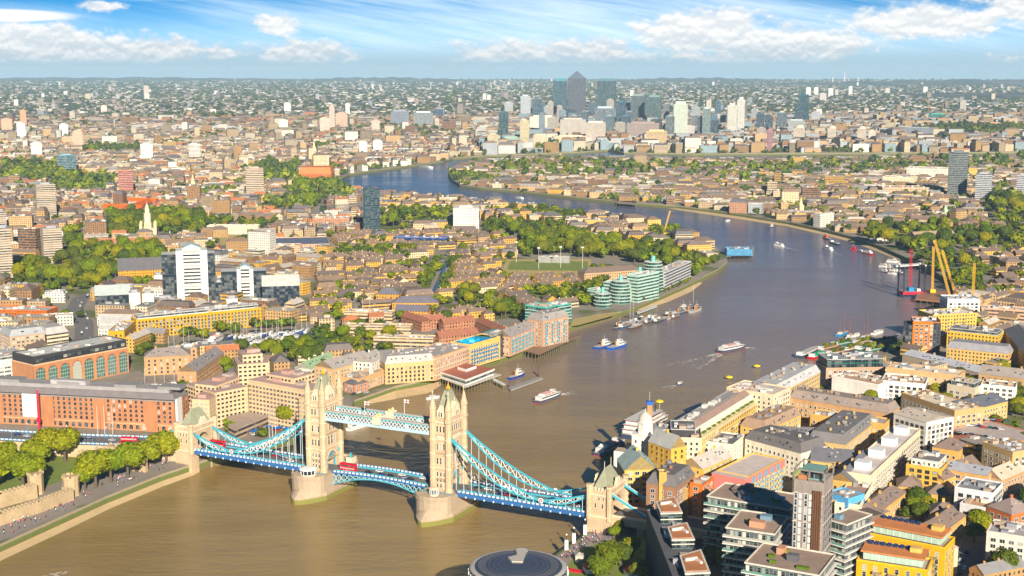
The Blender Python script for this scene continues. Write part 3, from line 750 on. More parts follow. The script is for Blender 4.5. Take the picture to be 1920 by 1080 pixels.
# southern approach viaduct with arches
ap = MB(); ap.box(144.6, 215, -8.5, 8.5, 10.5, 14.6, 0, STN, tcol=(.2, .2, .2, 0), tmi=1)
for i in range(6): ap.box(147+i*12, 151+i*12, -8.6, 8.6, 5, 10.5, 0, STD)
for y in (-8.5, 8.5): ap.box(144.6, 215, y-.4, y+.4, 14.6, 15.8, 0, STW)
ap.build('approach_viaduct', [M_stone, M_asph], br)
# ---------------- individually built buildings ----------------
YB=(.62,.36,.10,0); TB=(.62,.42,.22,0); BB=(.45,.29,.15,0); RB=(.44,.19,.11,0); OR=(.66,.22,.07,0); WH=(.74,.71,.64,0); CR=(.76,.63,.40,0); PK=(.70,.30,.26,0)
SL=(.125,.12,.13,0); SBR=(.19,.145,.12,0); GR=(.44,.43,.42,0); TC=(.56,.28,.16,0); DG=(.045,.05,.06,0); GG=(.05,.20,.17,0); CT=(.50,.42,.33,0); TG=(.10,.42,.36,0); BRF=(.36,.27,.20,0)
OCC = []                                     # occupied footprints (world polygons)
LM = []                                      # landmarks: (px, py, short phrase)
unit_cache = {}
def unit_box(mt, col, nm='roof_plant'):
    k = (mt.name, col)
    if k not in unit_cache:
        mb = MB(); mb.box(-.5, .5, -.5, .5, 0, 1, 0, col); o = mb.build(nm, mt); unit_cache[k] = o.data; bpy.data.objects.remove(o)
    return unit_cache[k]
class Bld:
    def __init__(s, name, label, A, B, depth, h, cat='building', lm=None, z=ZG, group=None):
        s.h = h; zt = z+h; a, b = Vector(G(*A, zt)), Vector(G(*B, zt)); ex = (b-a); s.L = ex.length; ex.normalize()
        ey = Vector((-ex.y, ex.x)); flip = False
        if ey.dot((a+b)/2) < 0: a, b = b, a; ex = -ex; ey = -ey
        if isinstance(depth, tuple): c = Vector(G(*depth, zt)); depth = max(6, abs(ey.dot(c-b)))
        s.D = depth; s.a = a; s.ex, s.ey = ex, ey; s.ang = math.atan2(ex.y, ex.x); s.z = z
        s.root = empty(name, (a.x, a.y, z), s.ang, label, cat, group); s.wins = []; s.w = MB(); s.r = MB(); s.rng = random.Random(hash(A) & 0xffff)
        s.dist = ((a+b)/2).length
        OCC.append([tuple(a), tuple(a+ex*s.L), tuple(a+ex*s.L+ey*depth), tuple(a+ey*depth)])
        if lm: m = P(*((a+b)/2+ey*depth/2), z+h/2); LM.append((m[0], m[1], lm))
    def wp(s, x, y): return s.a+s.ex*x+s.ey*y
    def box(s, x0, x1, y0, y1, z0, z1, col, win=0, tcol=None):
        s.w.box(x0, x1, y0, y1, z0, z1, 0, (*col[:3], win), tcol=tcol)
    def flat(s, x0, x1, y0, y1, z, col=GR, pcol=None, ph=.9, plant=True, n=None):
        pc = pcol or col; t = .35
        s.r.box(x0+t, x1-t, y0+t, y1-t, z-.1, z+.05, 0, col)
        for q in ((x0, x1, y0, y0+t), (x0, x1, y1-t, y1), (x0, x0+t, y0+t, y1-t), (x1-t, x1, y0+t, y1-t)): s.r.box(*q, z-.05, z+ph, 0, (*pc[:3], 0))
        if plant:
            r = s.rng; A_ = (x1-x0)*(y1-y0)
            for i in range(n if n is not None else int(min(18, 2+A_/70))):
                w, d, hh = r.uniform(1.5, 5), r.uniform(1.5, 4), r.uniform(.8, 2.4)
                if x1-x0 < w+2 or y1-y0 < d+2: continue
                c = r.choice([(.60, .58, .55, 0), (.30, .30, .32, 0), (.70, .68, .62, 0), (.45, .36, .28, 0)])
                o = bpy.data.objects.new('roof_plant', unit_box(M_paint, c)); COL.objects.link(o); o.parent = s.root
                o.location = (r.uniform(x0+1+w/2, x1-1-w/2), r.uniform(y0+1+d/2, y1-1-d/2), z+.04); o.scale = (w, d, hh)
    def grid(s, face, x0, x1, z0, nz, gx=3.2, gz=3.1, w=1.3, h=1.7, style='plain', fcol=(.62,.62,.58,0), y=None, skip=0, x=None):
        n = max(1, int((x1-x0)/gx)); g = (x1-x0)/n
        for k in range(nz):
            for i in range(n):
                if skip and s.rng.random() < skip: continue
                t = x0+g*(i+.5)
                if face == 'F': p = (t, (y or 0)-.01, 0.0, (0, -1))
                elif face == 'R': p = ((s.L if x is None else x)+.01, t, math.pi/2, (1, 0))
                elif face == 'L': p = ((0 if x is None else x)-.01, t, -math.pi/2, (-1, 0))
                else: p = (t, (s.D if y is None else y)+.01, math.pi, (0, 1))
                wx = s.wp(p[0], p[1]); nw = s.ex*p[3][0]+s.ey*p[3][1]
                if nw.dot(-wx)/wx.length < -.12: continue
                s.wins.append((wx.length, p[0], p[1], z0+k*gz, p[2], w, h, style, fcol))
    def faces(s, z0, nz, **k):
        m = k.pop('m', 1.2); D = k.pop('D', s.D); L = k.pop('Lx', s.L)
        s.grid('F', m, L-m, z0, nz, **k); s.grid('R', m, D-m, z0, nz, x=L, **k); s.grid('L', m, D-m, z0, nz, **k)
    def balcony(s, x, z, w=3.0, d=1.4, col=(.35,.36,.36,0), face='F', y=0):
        k = ('bal', w, d, col)
        if k not in unit_cache:
            mb = MB(); mb.box(-w/2, w/2, -d, -.02, 0, .2, 0, (.5, .48, .45, 0), bot=True); mb.box(-w/2, w/2, -d-.06, -d, .2, 1.15, 0, col); mb.box(-w/2-.05, -w/2, -d, -.02, .2, 1.15, 0, col); mb.box(w/2, w/2+.05, -d, -.02, .2, 1.15, 0, col)
            o = mb.build('balcony', M_paint); unit_cache[k] = o.data; bpy.data.objects.remove(o)
        o = bpy.data.objects.new('balcony', unit_cache[k]); COL.objects.link(o); o.parent = s.root
        o.location, o.rotation_euler = {'F': ((x, y, z), (0, 0, 0)), 'R': ((s.L, x, z), (0, 0, math.pi/2)), 'L': ((0, x, z), (0, 0, -math.pi/2))}[face]
    def part(s, mb, name, mats): return mb.build(name, mats, s.root)
    def done(s):
        if s.w.f: s.w.build('wall', [M_fac], s.root)
        if s.r.f: s.r.build('roof', [M_roof], s.root)
        s.wins.sort(key=lambda q: q[0])
        for q in s.wins[:100]: put_window(s.root, *q[1:])
        if len(s.wins) > 100:
            mb = MB()
            for _, x, y, z, rz, w, h, st, fc in s.wins[100:]:
                c, n = math.cos(rz), math.sin(rz)
                def T(px, py, pz): return (x+c*px-n*py, y+n*px+c*py, z+pz)
                f = .16
                mb.face([T(-w/2-f, -.04, -f), T(w/2+f, -.04, -f), T(w/2+f, -.04, h+f), T(-w/2-f, -.04, h+f)], 0, fc)
                if st == 'arch': mb.face([T(-w/2, -.06, 0), T(w/2, -.06, 0), T(w/2, -.06, h), T(w*.3, -.06, h+w*.4), T(0, -.06, h+w*.5), T(-w*.3, -.06, h+w*.4), T(-w/2, -.06, h)], 1, GLASSC)
                else: mb.face([T(-w/2, -.06, 0), T(w/2, -.06, 0), T(w/2, -.06, h), T(-w/2, -.06, h)], 1, GLASSC)
            tag(mb.build('window', [M_paint, M_glass], s.root), kind='stuff')
        return s
FC = {'w': (.72, .70, .66, 0), 'd': (.06, .06, .07, 0), 's': (.5, .42, .3, 0)}
def bl(name, label, A, B, depth, h, col, roof='flat', rc=None, win='punch', rh=None, lm=None, cat='building', fc='w', balc=None, chim=0, dorm=0, top=None, near_=None, pl=True, cor=None, skip=0, fl=None):
    if col[0]-col[2] > .33: col = (col[0]*.93, col[1]*.93, col[2]*1.05+.01, 0)
    if min(col[:3]) > .62: col = (col[0]*.90, col[1]*.89, col[2]*.88, 0)
    s = Bld(name, label, A, B, depth, h, cat, lm); L, D = s.L, s.D
    isnear = near_ if near_ is not None else s.dist < 1130
    fh = fl or 3.15; nz = max(1, int((h-.6)/fh))
    al = {'punch': .25, 'loft': .25, 'arch': .25, 'ribbon': .5, 'curtain': .75, 'none': 0}[win]
    s.box(0, L, 0, D, 0, h, col, 0 if isnear and win != 'curtain' else al)
    if isnear:
        f = FC[fc]
        if win == 'punch': s.faces(1.3, nz, gz=fh, fcol=f, skip=skip)
        elif win == 'loft': s.faces(1.2, nz, gx=3.9, gz=fh, w=2.3, h=1.8, fcol=f, skip=skip)
        elif win == 'arch': s.faces(1.3, nz, gx=4.4, gz=fh, w=1.7, h=1.3, style='arch', fcol=(*[c*1.25 for c in col[:3]], 0))
        elif win == 'ribbon': s.faces(1.3, nz, gx=5.2, gz=fh, w=4.6, h=1.5, fcol=f)
    if cor:                                  # pale cornice / string courses
        for zc in cor: s.w.box(-.2, L+.2, -.2, D+.2, zc, zc+.45, 0, (.8, .7, .5, 0))
    rc = rc or (GR if roof == 'flat' else SL)
    if roof == 'flat': s.flat(0, L, 0, D, h, rc, col, plant=pl)
    else:
        rh = rh or min(5.5, min(L, D)*.36)
        s.r.roof([(0, 0), (L, 0), (L, D), (0, D)], h, rh, 'hip' if roof in ('hip', 'mansard') else 'gable', rc, 0, inset=2.6 if roof == 'mansard' else None)
        if roof == 'gable':
            g = MB(); n = 0
            long = L >= D
            for e in (0, 1):
                q = [((L*e, 0), (L*e, D), (L*e, D/2)), ((0, D*e), (L, D*e), (L/2, D*e))][0 if long else 1]
                pts = [(*q[0], h), (*q[1], h), (*q[2], h+rh)]
                s.w.face(pts if (e == 1) == long else pts[::-1], 0, (*col[:3], 0))
    if roof != 'flat' and isnear:
        r_ = s.rng; long = L >= D; ins = 2.6 if roof == 'mansard' else (D if long else L)/2
        for i in range(int(max(L, D)/4.2)):
            t = r_.uniform(.12, .88); f = r_.uniform(.3, .7)*ins
            x, y = (L*t, f) if long else (L-f, D*t)
            o = bpy.data.objects.new('skylight', unit_box(M_glass, (.05,.07,.09,0), 'skylight')); COL.objects.link(o); o.parent = s.root; o.location = (x, y, h+rh*f/ins-.02 if True else 0); o.scale = (1.2, 1.0, .28) ; a_ = math.atan2(rh, ins); o.rotation_euler = (a_, 0, 0) if long else (0, a_, 0)
        if roof == 'mansard':
            for i in range(int(min(10, L*D/90))):
                if L < 9 or D < 9: break
                o = bpy.data.objects.new('roof_plant', unit_box(M_paint, r_.choice([(.5,.48,.45,0), (.25,.25,.27,0), (.4,.32,.25,0)]))); COL.objects.link(o); o.parent = s.root
                o.location = (r_.uniform(4, L-4), r_.uniform(4, D-4), h+rh); o.scale = (r_.uniform(.8, 3.5), r_.uniform(.8, 2.5), r_.uniform(.5, 1.8))
        if not chim: chim = max(1, int(max(L, D)/16))
    for i in range(chim):
        x, yc_ = (L*(i+.5)/chim, D*.5) if L >= D else (L*.5, D*(i+.5)/chim); o = bpy.data.objects.new('chimney', unit_box(M_fac, (*col[:3], 0), 'chimney')); COL.objects.link(o); o.parent = s.root
        o.location = (x, yc_, h+(rh or 0)*.5); o.scale = (1.4, 1.0, (rh or 1)*.5+1.6)
    if top:                                  # set-back storey
        i, hh, tcol, ta = top
        s.box(i, L-i, i, D-i, h+.06, h+hh, tcol, ta); s.flat(i-.4, L-i+.4, i-.4, D-i+.4, h+hh, rc, (.6, .6, .58), .3, plant=pl)
    if balc:
        bw, every, bcol = balc
        n = int(L/every)
        for i in range(n):
            for k in range(1, nz):
                if n*nz < 70 or s.rng.random() < .85: s.balcony((i+.5)*every, k*fh+.25, bw, 1.4, bcol)
    s.done(); return s
# --- left bank, near ---
d = Bld('dock_house', 'long red brick warehouse hotel with a dark slate mansard roof beside the bridge approach', (-120,730), (326,752), (348,737), 22, lm='the long red brick dock warehouse')
L, D = d.L, d.D; RB2 = (.45, .235, .135, 0)
d.box(0, L, 0, D, 0, 22, RB2); d.w.box(-.2, L+.2, -.25, D+.2, 4.6, 5.2, 0, (.6,.42,.28,0)); d.w.box(-.3, L+.3, -.4, D+.3, 21.2, 22, 0, (.3,.27,.25,0))
for i in range(5): d.w.box(L*.02+i*L*.215, L*.02+i*L*.215+9, -.5, 0, 0, 21.2, 0, RB2)
d.grid('F', 1, L-1, 6.4, 5, 4.0, 3.1, 1.9, 1.3, 'arch', (.62,.34,.22,0)); d.grid('F', 1, L-1, .9, 1, 4.6, 3, 2.8, 1.9, 'arch', (.62,.45,.3,0)); d.grid('R', 1, D-1, 1.2, 6, 4.0, 3.4, 1.7, 1.6, 'arch', (.62,.34,.22,0))
d.r.roof([(0, 1.5), (L, 1.5), (L, D-.5), (0, D-.5)], 22.1, 3.6, 'hip', (.19,.17,.17,0), inset=3.2); d.r.box(6, L-6, 5.5, D-5, 25.5, 28.2, 0, (.33,.31,.31,0)); d.r.box(2, L-2, 4, 5, 23.2, 24.8, 0, (.06,.06,.065,0))
for t in (.25, .5, .74, .92): d.r.box(L*t, L*t+16, 6, D-6, 28.0, 30, 0, (.26,.25,.25,0))
d.r.box(L*.47, L*.47+26, 7, 13, 28.2, 31, 0, (.40,.38,.38,0)); d.done()
hs = MB()
hs.box(L*.372, L*.372+10.5, -1.0, -.5, 6, 22.3, 0, (.86,.86,.84,0)); d.part(hs, 'scaffold_sheeting', M_paint)
hs = MB(); hs.box(L-.6, L+1.2, 2, 10, 4, 22.5, 0, (.86,.86,.84,0)); d.part(hs, 'scaffold_sheeting', M_paint)
a = Bld('arcaded_office', 'terracotta office block with giant green-glazed arches and a black attic', (63,684), (240,650), 30, 21, lm='the arcaded terracotta office')
L, D = a.L, a.D; a.box(0, L, 0, D, 0, 21, (.50,.27,.155,0)); a.w.box(-.3, L+.3, -.3, D, 20, 21, 0, (.72,.5,.33,0))
a.box(.5, L-.5, 1.2, D-.5, 21, 26.2, (.035,.035,.04,0)); a.flat(0.5, L-.5, 1.2, D-.5, 26.2, (.5,.5,.48,0), (.05,.05,.05,0)); a.grid('F', 2, L-2, 22.0, 1, 4, 3, 3.2, 2.2, 'plain', (.05,.05,.05,0), y=1.2)
n = 8; g = L/n
for i in range(n):
    am = MB(); x = g*(i+.5); hw = g*.36; zs = 18-hw; pts = [(x+hw*math.cos(math.pi*k/10), -.25, zs+hw*math.sin(math.pi*k/10)) for k in range(11)]
    am.face([(x-hw, -.25, 1), (x+hw, -.25, 1)]+pts, 1, (.06,.13,.11,0))
    for k in range(1, 6): am.box(x-hw, x+hw, -.42, -.27, 1+k*2.9, 1.28+k*2.9, 0, (.45,.55,.48,0))
    for k in (-.5, 0, .5): am.box(x+hw*k-.12, x+hw*k+.12, -.4, -.26, 1, zs+hw*.8, 0, (.3,.42,.38,0))
    for k in range(10): am.beam((pts[k][0], -.35, pts[k][2]), (pts[k+1][0], -.35, pts[k+1][2]), .3, .7, 0, (.42,.17,.09,0))
    a.part(am, 'arched_window', [M_paint, M_glass])
a.done()
bl('office_block', 'white and green-glass stepped office at the left edge beside the arcaded office', (-90,692), (62,672), 40, 16, (.70,.72,.68,0), win='ribbon', fc='w', top=(4, 3.5, (.6,.62,.6), .5), lm='the white glazed office at the left edge')
bl('office_block', 'brown stone office with square bays and grey hipped roofs behind the white glazed office', (18,632), (84,624), 26, 17, (.52,.36,.24,0), 'mansard', (.36,.37,.38,0), 'loft', lm='the brown stone office', near_=True)
bl('office_block', 'wide grey-roofed stone office left of the square-bay brown stone office', (-70,636), (16,626), 30, 14, (.50,.37,.26,0), 'mansard', (.36,.37,.38,0))
bl('office_block', 'cream banded office with balconies beside the curving dual carriageway', (85,628), (128,622), 24, 13, CR, 'mansard', (.45,.43,.42,0), 'ribbon', lm='the cream banded office')
bl('warehouse', 'long orange brick shed with small square windows at the left edge', (-80,580), (88,584), 22, 11, OR, 'flat', GR, lm='the orange brick shed')
bl('house_block', 'white rendered terrace with yellow end wall beside the curving road', (76,595), (137,592), 14, 9, WH, 'flat', GR)
bl('house_block', 'low white flat-roofed block left of the curving road bend', (4,566), (52,565), 14, 8, WH, 'flat', GR)
bl('house_block', 'white two-step block beside the bend of the curving road', (80,554), (122,553), 16, 8, WH, 'flat', GR, top=(2, 3, (.75,.72,.68), .25))
for i, (x, y) in enumerate(((545,688),(548,700),(552,712))):
    pass
# dockside yellow apartments
q = bl('apartment_block', 'long bright yellow brick apartment block with stacked balconies beside the marina', (255,601), (490,578), 16, 17, (.64,.40,.07,0), 'flat', GR, near_=True, balc=(2.6, 5.0, (.30,.32,.34,0)), top=(2.5, 3.4, (.70,.68,.64), .5), lm='the long yellow marina apartments', fc='d')
bl('apartment_block', 'yellow end wing of the marina apartments nearest the arcaded office', (233,622), (254,603), 14, 15, (.64,.40,.07,0), 'flat', GR, near_=True, fc='d')
for i, (x0, y0, x1, y1) in enumerate(((182,597,245,598),(186,606,248,607),(184,617,232,618))):
    bl('terrace', ['white terrace furthest behind the yellow end wing', 'white terrace in the middle of three behind the yellow end wing', 'white terrace closest to the yellow end wing'][i], (x0,y0), (x1,y1), 9, 7, WH, 'gable', GR)
bl('warehouse', 'brown brick dock warehouse with arched ground floor in front of the marina', (270,670), (357,666), 17, 15, (.50,.33,.16,0), 'hip', (.28,.24,.22,0), 'arch', lm='the brown marina warehouse', near_=True)
bl('clock_turret', 'square brown brick clock turret joined to the marina warehouse', (357,652), (369,652), 8, 21, (.50,.33,.16,0), 'hip', (.3,.27,.24,0), 'arch', near_=True)
bl('warehouse', 'brown brick warehouse wing running diagonally towards the stepped hotel', (368,697), (420,661), 15, 13, (.50,.33,.16,0), 'gable', (.28,.25,.24,0), 'arch', near_=True)
# stepped concrete hotel
HT = (.66, .50, .33, 0)
h = Bld('stepped_hotel', 'stepped beige concrete hotel with rows of small dark windows behind the bridge', (466,714), (583,735), 24, 29, lm='the stepped beige hotel')
def wing(A, B, D, hh, nm='wing'):
    zt = ZG+hh; a_, b_ = Vector(G(*A, zt)), Vector(G(*B, zt)); ex = (b_-a_); L_ = ex.length; ex.normalize(); ey = Vector((-ex.y, ex.x))
    if ey.dot(a_) < 0: a_, b_ = b_, a_; ex = -ex; ey = -ey
    M = Matrix(((ex.x, ex.y), (-ex.y, ex.x)))
    o = empty(nm, (0, 0, 0)); o.parent = h.root
    rel = a_-h.a; o.location = (rel.dot(h.ex), rel.dot(h.ey), 0); o.rotation_euler = (0, 0, math.atan2(ex.y, ex.x)-h.ang)
    OCC.append([tuple(a_), tuple(b_), tuple(b_+ey*D), tuple(a_+ey*D)])
    mb = MB(); mb.box(0, L_, 0, D, 0, hh, 0, HT, tcol=(.42,.34,.30,0)); 
    nz = int(hh/3.0)
    for k in range(nz): mb.box(-.12, L_+.12, -.25, D+.12, k*3.0+2.45, k*3.0+3.0, 0, (.72,.56,.38,0))
    for z1 in (0,): mb.box(-.1, L_+.1, -.3, D, hh-.3, hh+.9, 0, HT, tcol=(.45,.33,.30,0))
    mb.box(L_*.3, L_*.3+7, D*.3, D*.3+6, hh+.9, hh+3.2, 0, (.5,.33,.28,0)); mb.box(L_*.65, L_*.65+5, D*.4, D*.4+6, hh+.9, hh+2.6, 0, (.42,.36,.32,0))
    mb.build('wall', M_fac, o)
    gw = MB()
    for k in range(nz):
        for x in np.arange(1.6, L_-1.2, 3.3): gw.box(x-.95, x+.95, -.32, -.26, k*3.0+1.0, k*3.0+2.3, 0, GLASSC)
        for y in np.arange(2, D-1.2, 3.3): gw.box(L_+.14, L_+.2, y-.9, y+.9, k*3.0+1.0, k*3.0+2.3, 0, GLASSC); gw.box(-.2, -.14, y-.9, y+.9, k*3.0+1.0, k*3.0+2.3, 0, GLASSC)
    tag(gw.build('window', M_glass, o), kind='stuff')
wing((466,714), (583,735), 17, 29); wing((404,726), (467,703), 17, 27); wing((348,722), (404,739), 26, 24); wing((446,686), (505,682), 26, 36); wing((455,668), (492,665), 18, 42); wing((500,703), (552,712), 20, 33)
wing((392,752), (405,744), 12, 22, 'stair_tower'); wing((560,745), (585,750), 12, 26, 'stair_tower')
pd = MB(); pts = [G(x, y, ZG+7) for x, y in ((428,800),(440,806),(515,775),(585,765),(600,745),(470,740),(425,768))]
loc = [((Vector(p)-h.a).dot(h.ex), (Vector(p)-h.a).dot(h.ey)) for p in pts]
pd.prism(loc, 0, 7, 0, (.42,.32,.24,.5), tcol=(.40,.33,.28,0)); pd.build('podium', M_fac, h.root); OCC.append(pts)
# white and glass office group behind the yellow apartments
def tower(name, label, x0, x1, yt, yb, col, win=.25, depth=None, rc=(.35,.35,.36,0), ang=0.0, parts=True, lm=None, group=None, top=None, stripes=None, cat='tower block', zb=ZG):
    cx = (x0+x1)/2; g = Vector(G(cx, yb, zb)); w = abs(G(x1, yb, zb)[0]-G(x0, yb, zb)[0]); hh = zat(g.x, g.y, yt)-zb
    dp = depth or w; a_ = ang
    # view direction aligned footprint, rotated by ang
    va = math.atan2(g.x, g.y)
    if ang: w = w/(abs(math.cos(ang))+dp/w*abs(math.sin(ang)))*1.0; dp = dp*w/abs(x1-x0) if False else dp
    root = empty(name, (g.x, g.y, zb), -va+ang, label, cat, group)
    mb = MB(); mb.box(-w/2, w/2, 0, dp, 0, hh, 0, (*col[:3], win), tcol=(*rc[:3], 0))
    if stripes:
        sc, pitch = stripes
        for k in range(int(hh/pitch)): mb.box(-w/2-.7, w/2+.7, -.7, dp+.7, k*pitch+pitch*.6, k*pitch+pitch, 0, (*sc[:3], 0))
    mb.build('wall', M_fac, root)
    rm = MB()
    if top == 'pyramid':
        t = w*.34; B_ = [(-w/2, 0), (w/2, 0), (w/2, dp), (-w/2, dp)]; A_ = (0, dp/2, hh+w*.42)
        for i in range(4): rm.face([(*B_[i], hh), (*B_[(i+1) % 4], hh), A_], 0, (*rc[:3], 0))
    elif top == 'gable':
        for sgn in (0, 1): pass
        rm.roof([(-w/2, 0), (w/2, 0), (w/2, dp), (-w/2, dp)], hh, w*.25, 'gable', (*rc[:3], 0))
    elif top == 'dome': rm.lathe(0, dp/2, [(w*.46, hh), (w*.40, hh+w*.14), (w*.25, hh+w*.25), (0, hh+w*.3)], 10, 0, (*rc[:3], 0))
    else:
        rm.box(-w*.28, w*.25, dp*.25, dp*.7, hh, hh+max(2.5, hh*.05), 0, (*rc[:3], 0)); rm.box(-w/2+.3, w/2-.3, .3, dp-.3, hh, hh+.05, 0, (*rc[:3], 0))
        if top == 'step': rm.box(-w*.36, w*.36, dp*.15, dp*.85, hh, hh*1.07, 0, (*col[:3], 0))
    rm.build('roof', M_roof, root)
    c, n = math.cos(-va+ang), math.sin(-va+ang)
    OCC.append([(g.x+c*p-n*q_, g.y+n*p+c*q_) for p, q_ in ((-w/2, 0), (w/2, 0), (w/2, dp), (-w/2, dp))])
    if lm: LM.append((cx, (yt+yb)/2, lm))
    return root, w, dp, hh
def white_office(label, x0, xw0, xw1, x1, yt, yb, yg, lm=None):
    r, w, dp, hh = tower('office_tower', label, xw0, xw1, yt, yb, WH, 0, depth=22, cat='office tower', lm=lm, rc=(.6,.62,.62,0))
    m = w/(xw1-xw0); k0, k1 = -w/2-(xw0-x0)*m, w/2+(x1-xw1)*m
    gb = MB(); gb.box(k0, -w/2-.02, 3, 26, 0, hh*.93, 0, (.03,.055,.08,.75), tcol=(.5,.5,.5,0)); gb.build('glass_flank', M_fac, r)
    gb = MB(); gb.box(w/2+.02, k1, 3, 26, 0, hh*.93, 0, (.03,.055,.08,.75), tcol=(.5,.5,.5,0)); gb.build('glass_flank', M_fac, r)
    nb = int(hh/3.6)
    for k in range(nb): wb = MB(); wb.box(-w*.27, w*.27, -.12, -.02, 2+k*3.6, 3.7+k*3.6, 0, GLASSC); wb.build('window', M_glass, r)
    tp = MB(); tp.roof([(-w*.3, -.5), (w*.3, -.5), (w*.3, 20), (-w*.3, 20)], hh+3, w*.13, 'gable', (.42,.50,.52,0)); tp.box(-w*.3, w*.3, -.4, 20, hh, hh+3, 0, (.45,.52,.50,0)); tp.build('glazed_gable', M_roof, r)
white_office('tallest white office tower with dark glass flanks and a glazed gable top', 308, 334, 391, 405, 470, 567, 0, 'the tall white office tower')
white_office('middle white office tower with dark glass flanks right of the tallest white one', 417, 446, 476, 500, 505, 562, 0, 'the middle white office tower')
tower('office_block', 'low square office with a blue glass front and white frame right of the white office towers', 493, 562, 536, 574, (.03,.05,.10,0), .75, 24, (.5,.48,.45,0), lm='the blue glass office', cat='office block', top='gable')
tower('office_block', 'dark glass office with a glazed gable left of the white office towers', 181, 244, 553, 583, (.03,.05,.07,0), .75, 26, (.45,.5,.48,0), cat='office block', top='gable', lm='the dark glass office')
for i, (x0, x1, yt, yb, c) in enumerate(((244,264,549,588,WH),(268,289,550,577,WH),(291,331,560,582,(.10,.12,.13,0)),(405,418,530,566,(.04,.06,.08,0)),(425,446,560,582,WH),(290,306,516,545,WH))):
    tower('office_block', ['white windowless slab beside the dark glass office', 'second white windowless slab right of the dark glass office', 'low dark glass link at the foot of the tallest white tower', 'narrow dark glass slab between the white office towers', 'low white block in front of the middle white office tower', 'small white slab left behind the tallest white office tower'][i], x0, x1, yt, yb, c, 0 if c == WH else .75, 14, cat='office block')
tower('brick_block', 'yellow brick block with dark hipped slate roof left of the tallest white tower', 224, 306, 506, 530, YB, .25, 26, SL, cat='office block', top='gable')
